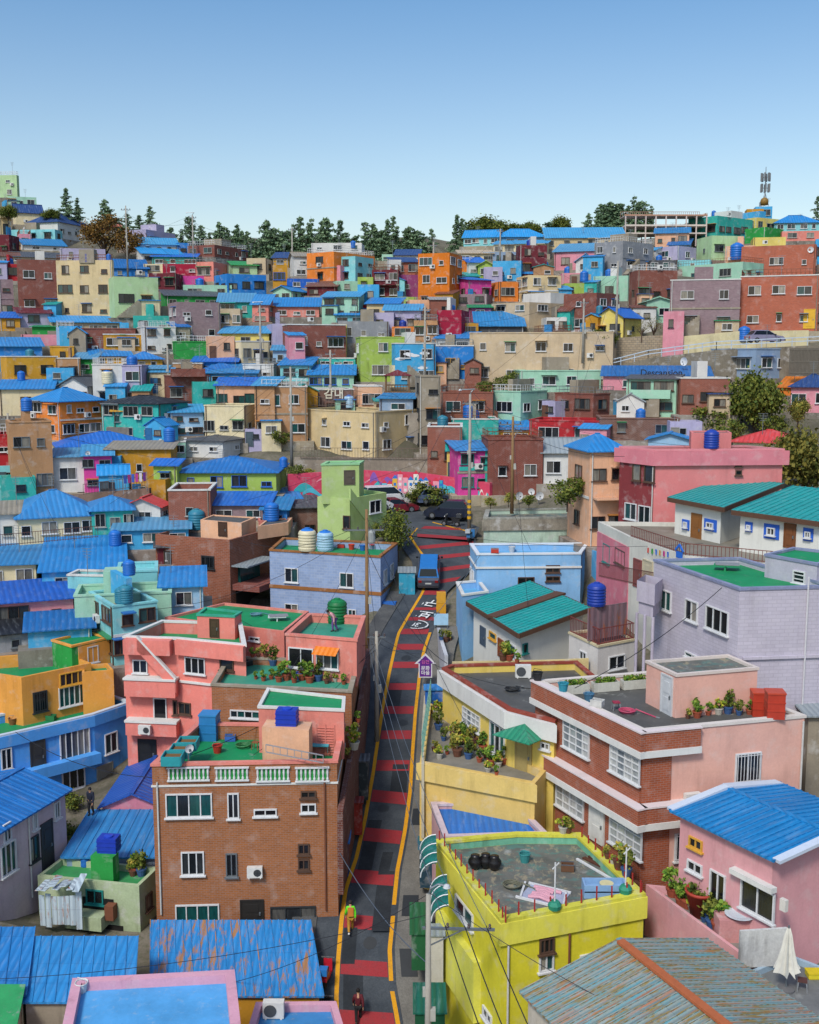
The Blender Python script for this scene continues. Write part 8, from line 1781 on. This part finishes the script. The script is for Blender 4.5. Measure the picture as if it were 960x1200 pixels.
# roof things on the brick house
def frames(root):
    for k, (x, y) in enumerate(((0, 0), (.2, 1.1), (.35, 2.2))):
        m = MB()
        for sx in (-1, 1): m.box((x + sx * .5, y, .25), (.06, 1.0, .5)); m.box((x, y + sx * .5, .25), (.94, .06, .5))
        m.box((x, y, .2), (.94, .94, .03)); child(m, 'planter_box', plain('2a98a0', .6), root); m = MB(); m.box((x, y, .3), (.86, .86, .08)); child(m, 'soil', plain('7a5a34', .95), root)
r = flat_thing('planter_row', 'planter', 'turquoise planter boxes along the left edge of the brick house roof', 203, 890, frames)
def ladd(root):
    m = MB(); a, b = Vector((0, 0, .5)), Vector((3.0, -.4, .06))
    for o in (0, .4): m.bar(a + Vector((0, 0, o)), b + Vector((0, 0, o)), .05)
    for k in range(9): p = a.lerp(b, k / 8); m.bar(p, p + Vector((0, 0, .4)), .035)
    child(m, 'ladder_rails', plain('b8b8bc', .4, .5), root)
flat_thing('ladder', 'ladder', 'aluminium ladder leaning low against the salmon tank block', 312, 888, ladd)
def chairs(root):
    m = MB(); m.box((0, 0, .4), (1.1, .8, .06)); child(m, 'table_top', plain('4ab0c0', .5), root)
    for x in (-.5, .5):
        for y in (-.35, .35): m = MB(); m.box((x, y, .2), (.05, .05, .4)); child(m, 'leg', STEEL, root)
flat_thing('low_table', 'table', 'low turquoise table near the salmon stair head of the brick house', 374, 880, chairs)
# awnings by the street
def barrel(root):
    m = MB(); n = 8
    for i in range(n):
        a0, a1 = math.pi * .5 * i / n, math.pi * .5 * (i + 1) / n
        m.face([(-.75 * math.cos(a0), 0, .75 * math.sin(a0)), (-.75 * math.cos(a0), -2.4, .75 * math.sin(a0) - .3), (-.75 * math.cos(a1), -2.4, .75 * math.sin(a1) - .3), (-.75 * math.cos(a1), 0, .75 * math.sin(a1))])
    child(m, 'cover', tin('146e64', .5), root); m = MB()
    for y in (0, -.8, -1.6, -2.4): m.tube([(-.77 * math.cos(t * math.pi / 12), y, .77 * math.sin(t * math.pi / 12) + y * .1) for t in range(7)], .03, 5)
    child(m, 'ribs', WHITE, root)
q = PZ(511, 975, -22.6); aw1 = empty('barrel_awning', (q.x, q.y, q.z - .9), 'teal barrel awning with white ribs on the walled yard', 'awning'); barrel(aw1)
q = PZ(516, 1010, -23.2); aw2 = empty('barrel_awning', (q.x + .3, q.y - .4, q.z - 1.2), 'second teal barrel awning beside the yellow green house', 'awning'); barrel(aw2)
# green sheds and clutter on the pavement by the yellow green house
def shed(label, x, y, z, w, d, h, c, rc):
    root = empty('street_cabinet', (x, y, z), label, 'shed'); m = MB(); m.box((0, 0, h / 2 - .5), (w, d, h + 1)); child(m, 'box', paint(c, 1.2), root); m = MB(); m.box((0, 0, h + .04), (w + .2, d + .2, .08)); child(m, 'lid', tin(rc, .3), root); return root
shed('turquoise box shed at the left kerb behind the van', P(477, 699, 89).x, 89.5, P(477, 699, 89).z, 1.3, 2.2, 2.1, '3aa4c4', 'tin'); shed('green pavement shed with teal lid beside the tall concrete pole', .9, 46.2, -30.6, 1.3, 2.2, 2.2, '1c5a3c', '1c6a58'); shed('small white cabinet on the pavement beside the yellow green house', 1.25, 49.6, -29.6, .7, .9, 2.6, 'd0ccc0', 'tin'); shed('low green planter shed on the pavement', .55, 52.6, -28.9, .9, 3.0, .9, '2a6a40', '2a6a40'); shed('dark stall box at the kerb up from the awning', .95, 57.2, -27.3, .8, 1.4, 1.2, '2a4a5a', '2a6a7a'); shed('blue tarp covered stall at the left kerb by the brick house', -3.75, 58.2, -27.1, .8, 1.5, .9, '2a5a98', 'roofblue2'); shed('dark grey cabinet at the left kerb under the salmon terrace', -2.9, 64.5, -25.4, .8, 1.2, 1.4, '3a4448', 'dgrey'); shed('blue cabinet panel beside the yellow house', 1.7, 68.5, -23.6, 1.4, 1.0, 2.8, '2a6ac0', '3a8ad0'); shed('red box shelf at the left kerb', -3.1, 61.4, -26.3, .7, .8, .9, 'a83c30', '8a3028')
# air conditioner outdoor units standing on roofs
def unit(px, py, label):
    p = drop(px, py); root = empty('outdoor_unit', p, label, 'air conditioner'); m = MB(); m.box((0, 0, .42), (.95, .4, .75)); m.box((-.35, 0, .02), (.08, .44, .05)); m.box((.35, 0, .02), (.08, .44, .05)); child(m, 'casing', plain('dcdcd8', .5), root); m = MB(); m.tube([(-.14, -.2, .42), (-.14, -.23, .42)], .29, 16); child(m, 'fan_grille', plain('4a4e52', .6), root); return root
unit(613, 794, 'white outdoor unit on the yellow house roof wall'); unit(321, 1192, 'white outdoor unit on the pink edged roof by the street')
# washing on the line
wl = empty('washing_line', P(146, 560, 104), 'washing line with blue and magenta clothes under the ochre house', 'washing line'); a, b = P(144, 557, 104), P(172, 553, 104); m = MB(); m.tube([a, (a + b) / 2 - Vector((0, 0, .06)), b], .015, 5); m.build('line', CABLEP, wl)
for e in (a, b): m = MB(); m.bar(e - Vector((0, 0, 1.8)), e, .05); m.build('post', STEEL, wl)
for k, c in enumerate(('2a4a9a', '8a2a6a', '3a5ab0', 'b03a8a', 'c8c8d0', '5a2a7a')): p = a.lerp(b, .1 + k * .16); m = MB(); m.box(p - Vector((0, 0, .42)), (.26, .04, .8)); m.build('garment', plain(c, .9), wl)

# odds and ends left about on the flat roofs
rgo = random.Random(41)
def odd(kind, px, py, c, label):
    p = drop(px, py); root = empty(kind, p, label, kind.replace('_', ' '), 'odds and ends on the flat roofs'); root.rotation_euler = (0, 0, R(rgo, -.6, .6)); m = MB(); q = MB()
    if kind == 'bucket': m.lathe((0, 0, 0), [(.2, 0), (.27, .42), (.3, .42), (.29, .46), (.25, .44), (.2, .1), (.01, .08)], 12); q.tube([(-.27, 0, .42), (-.2, 0, .62), (.2, 0, .62), (.27, 0, .42)], .015, 5); nm = 'handle'
    elif kind == 'plastic_crate':
        m.box((0, 0, .05), (.6, .44, .06)); nm = 'rim'
        for s_ in (-1, 1): m.box((s_ * .28, 0, .2), (.04, .44, .26)); m.box((0, s_ * .2, .2), (.52, .04, .26))
        q.box((0, .2, .35), (.62, .05, .04)); q.box((0, -.2, .35), (.62, .05, .04))
    elif kind == 'hose': m.tube([(.3 * math.cos(t * .5) * (1 + t * .012), .3 * math.sin(t * .5) * (1 + t * .012), .05 + .004 * t) for t in range(40)] + [(.9, .3, .04), (1.5, -.1, .04)], .035, 6); nm = 'nozzle'; q.bar((1.5, -.1, .05), (1.7, -.16, .05), .06)
    elif kind == 'stool': m.box((0, 0, .42), (.36, .36, .05)); nm = 'leg_frame'; [q.bar((x * .15, y * .15, .4), (x * .19, y * .19, 0), .035) for x in (-1, 1) for y in (-1, 1)]
    else: m.box((0, 0, .3), (1.3, .9, .04)); m.box((0, 0, .15), (.1, .8, .3)); nm = 'cover'; q.box((.1, .05, .36), (1.35, .8, .05), .1)
    child(m, 'main_body', plain(c, .6), root); child(q, nm, plain(rgo.choice(['8a8e92', c, '5a5e64']), .6), root)
for a in (('bucket', 255, 882, 'b83a2c', 'red bucket in the middle of the brick house green roof'), ('hose', 285, 876, '3a7a4a', 'coiled green hose on the brick house green roof'), ('plastic_crate', 270, 868, '3a6ac0', 'blue crate at the back of the brick house roof'), ('stool', 300, 878, '8a5a34', 'wooden stool by the salmon tank block'),
    ('plastic_crate', 400, 640, 'b8382c', 'red crate on the blue tiled house roof'), ('bucket', 412, 640, 'c8402c', 'red bucket on the blue tiled house roof'), ('bucket', 425, 641, '2a6ab8', 'blue bucket at the right of the blue tiled roof'), ('stool', 436, 640, 'a82c28', 'red stool on the blue tiled house roof'),
    ('bucket', 352, 792, '2a5ab0', 'blue bucket on the salmon terrace'), ('plastic_crate', 290, 776, '26282c', 'black crate on the salmon terrace'), ('hose', 330, 790, '2a8a70', 'hose coil on the salmon terrace'), ('hose', 300, 722, '5a8a9a', 'pale hose on the broad green roof'), ('low_platform', 325, 727, 'c8d4d4', 'pale low platform on the broad green roof'),
    ('bucket', 15, 845, '8a5a34', 'brown bucket on the long green roof strip'), ('plastic_crate', 60, 838, '2a7a48', 'green crate on the long green roof strip'), ('bucket', 660, 800, '2a8aa0', 'teal bucket on the dark roof of the yellow house'), ('bucket', 630, 797, '26282a', 'black tub on the dark roof of the yellow house'), ('hose', 600, 810, '2c2e30', 'black hose on the dark roof of the yellow house'),
    ('stool', 722, 832, 'a03048', 'crimson stool on the brick and pink roof'), ('hose', 735, 836, 'c04a6a', 'pink hose on the brick and pink roof'), ('bucket', 690, 822, '4a7a9a', 'blue grey bucket on the brick and pink roof'), ('plastic_crate', 700, 828, 'c8c8c4', 'white crate on the brick and pink roof'), ('low_platform', 850, 668, '1c8a58', 'green low platform on the lilac house roof'), ('bucket', 600, 641, 'c8ccd0', 'white bucket on the light blue roof'), ('plastic_crate', 580, 642, 'c03a2c', 'red crate on the light blue roof'),
    ('bucket', 615, 1010, '3a8a8a', 'teal bucket on the mossy roof'), ('hose', 600, 1040, '6a6a58', 'grey hose coil on the mossy roof'), ('plastic_crate', 665, 1020, '6a4a34', 'brown crate on the mossy roof'), ('bucket', 845, 1090, '3a7ac0', 'blue bucket by the outdoor sink'), ('stool', 940, 1160, '5a3a34', 'dark stool in the bottom right yard'), ('bucket', 96, 1152, 'd8dcdc', 'white bucket in the corner of the sky blue flat roof')): odd(*a)
# ---------------------------------------------------------------- light, sky, camera
SUN_EL, SUN_AZ = math.radians(48), math.radians(205)      # azimuth clockwise from +y: behind the camera, over its left shoulder
w = bpy.data.worlds.new('World'); SC.world = w; w.use_nodes = True; nt = w.node_tree; bg = nt.nodes['Background']
sky = nt.nodes.new('ShaderNodeTexSky'); sky.sky_type = 'NISHITA'; sky.sun_disc = False; sky.sun_elevation = SUN_EL; sky.sun_rotation = SUN_AZ
sky.air_density = 1.0; sky.dust_density = 1.6; sky.ozone_density = 2.0
tc = nt.nodes.new('ShaderNodeTexCoord'); sx = nt.nodes.new('ShaderNodeSeparateXYZ'); nt.links.new(tc.outputs['Generated'], sx.inputs[0])
cr = nt.nodes.new('ShaderNodeValToRGB'); e = cr.color_ramp.elements      # a whiter haze low down, a cleaner blue higher up
e[0].position = .10; e[0].color = (1.32, 1.21, 1.06, 1); e[1].position = .29; e[1].color = (.74, .95, 1.04, 1)
for ps_, c_ in ((.17, (1.12, 1.13, 1.06)), (.23, (.94, 1.04, 1.05)), (.45, (.8, .96, 1.05)), (.9, (1.4, 1.38, 1.35))): q = e.new(ps_); q.color = (*c_, 1)
nt.links.new(sx.outputs[2], cr.inputs[0]); mx = nt.nodes.new('ShaderNodeMix'); mx.data_type = 'RGBA'; mx.blend_type = 'MULTIPLY'; mx.inputs[0].default_value = 1
nt.links.new(sky.outputs[0], mx.inputs[6]); nt.links.new(cr.outputs[0], mx.inputs[7]); nt.links.new(mx.outputs[2], bg.inputs[0]); bg.inputs[1].default_value = .15
L = bpy.data.lights.new('sun', 'SUN'); L.energy = 3.0; L.angle = math.radians(11); L.color = (1, .94, .85)
so = bpy.data.objects.new('sun', L); COL.objects.link(so)
sd = Vector((math.sin(SUN_AZ) * math.cos(SUN_EL), math.cos(SUN_AZ) * math.cos(SUN_EL), math.sin(SUN_EL)))
so.rotation_euler = (-sd).to_track_quat('-Z', 'Y').to_euler(); so.location = (0, 0, 60)
cam = bpy.data.cameras.new('camera'); co = bpy.data.objects.new('camera', cam); COL.objects.link(co); SC.camera = co
cam.sensor_fit = 'VERTICAL'; cam.sensor_height = 24; cam.lens = 24 * FPX / 1200; cam.clip_start = .5; cam.clip_end = 5000
co.rotation_euler = (math.pi / 2 - TILT, 0, 0)
SC.view_settings.view_transform = 'Standard'; SC.view_settings.look = 'None'; SC.view_settings.exposure = 0; SC.view_settings.gamma = 1
SC.render.engine = 'CYCLES'; SC.cycles.max_bounces = 5; SC.cycles.diffuse_bounces = 3; SC.cycles.glossy_bounces = 2; SC.cycles.use_denoising = True
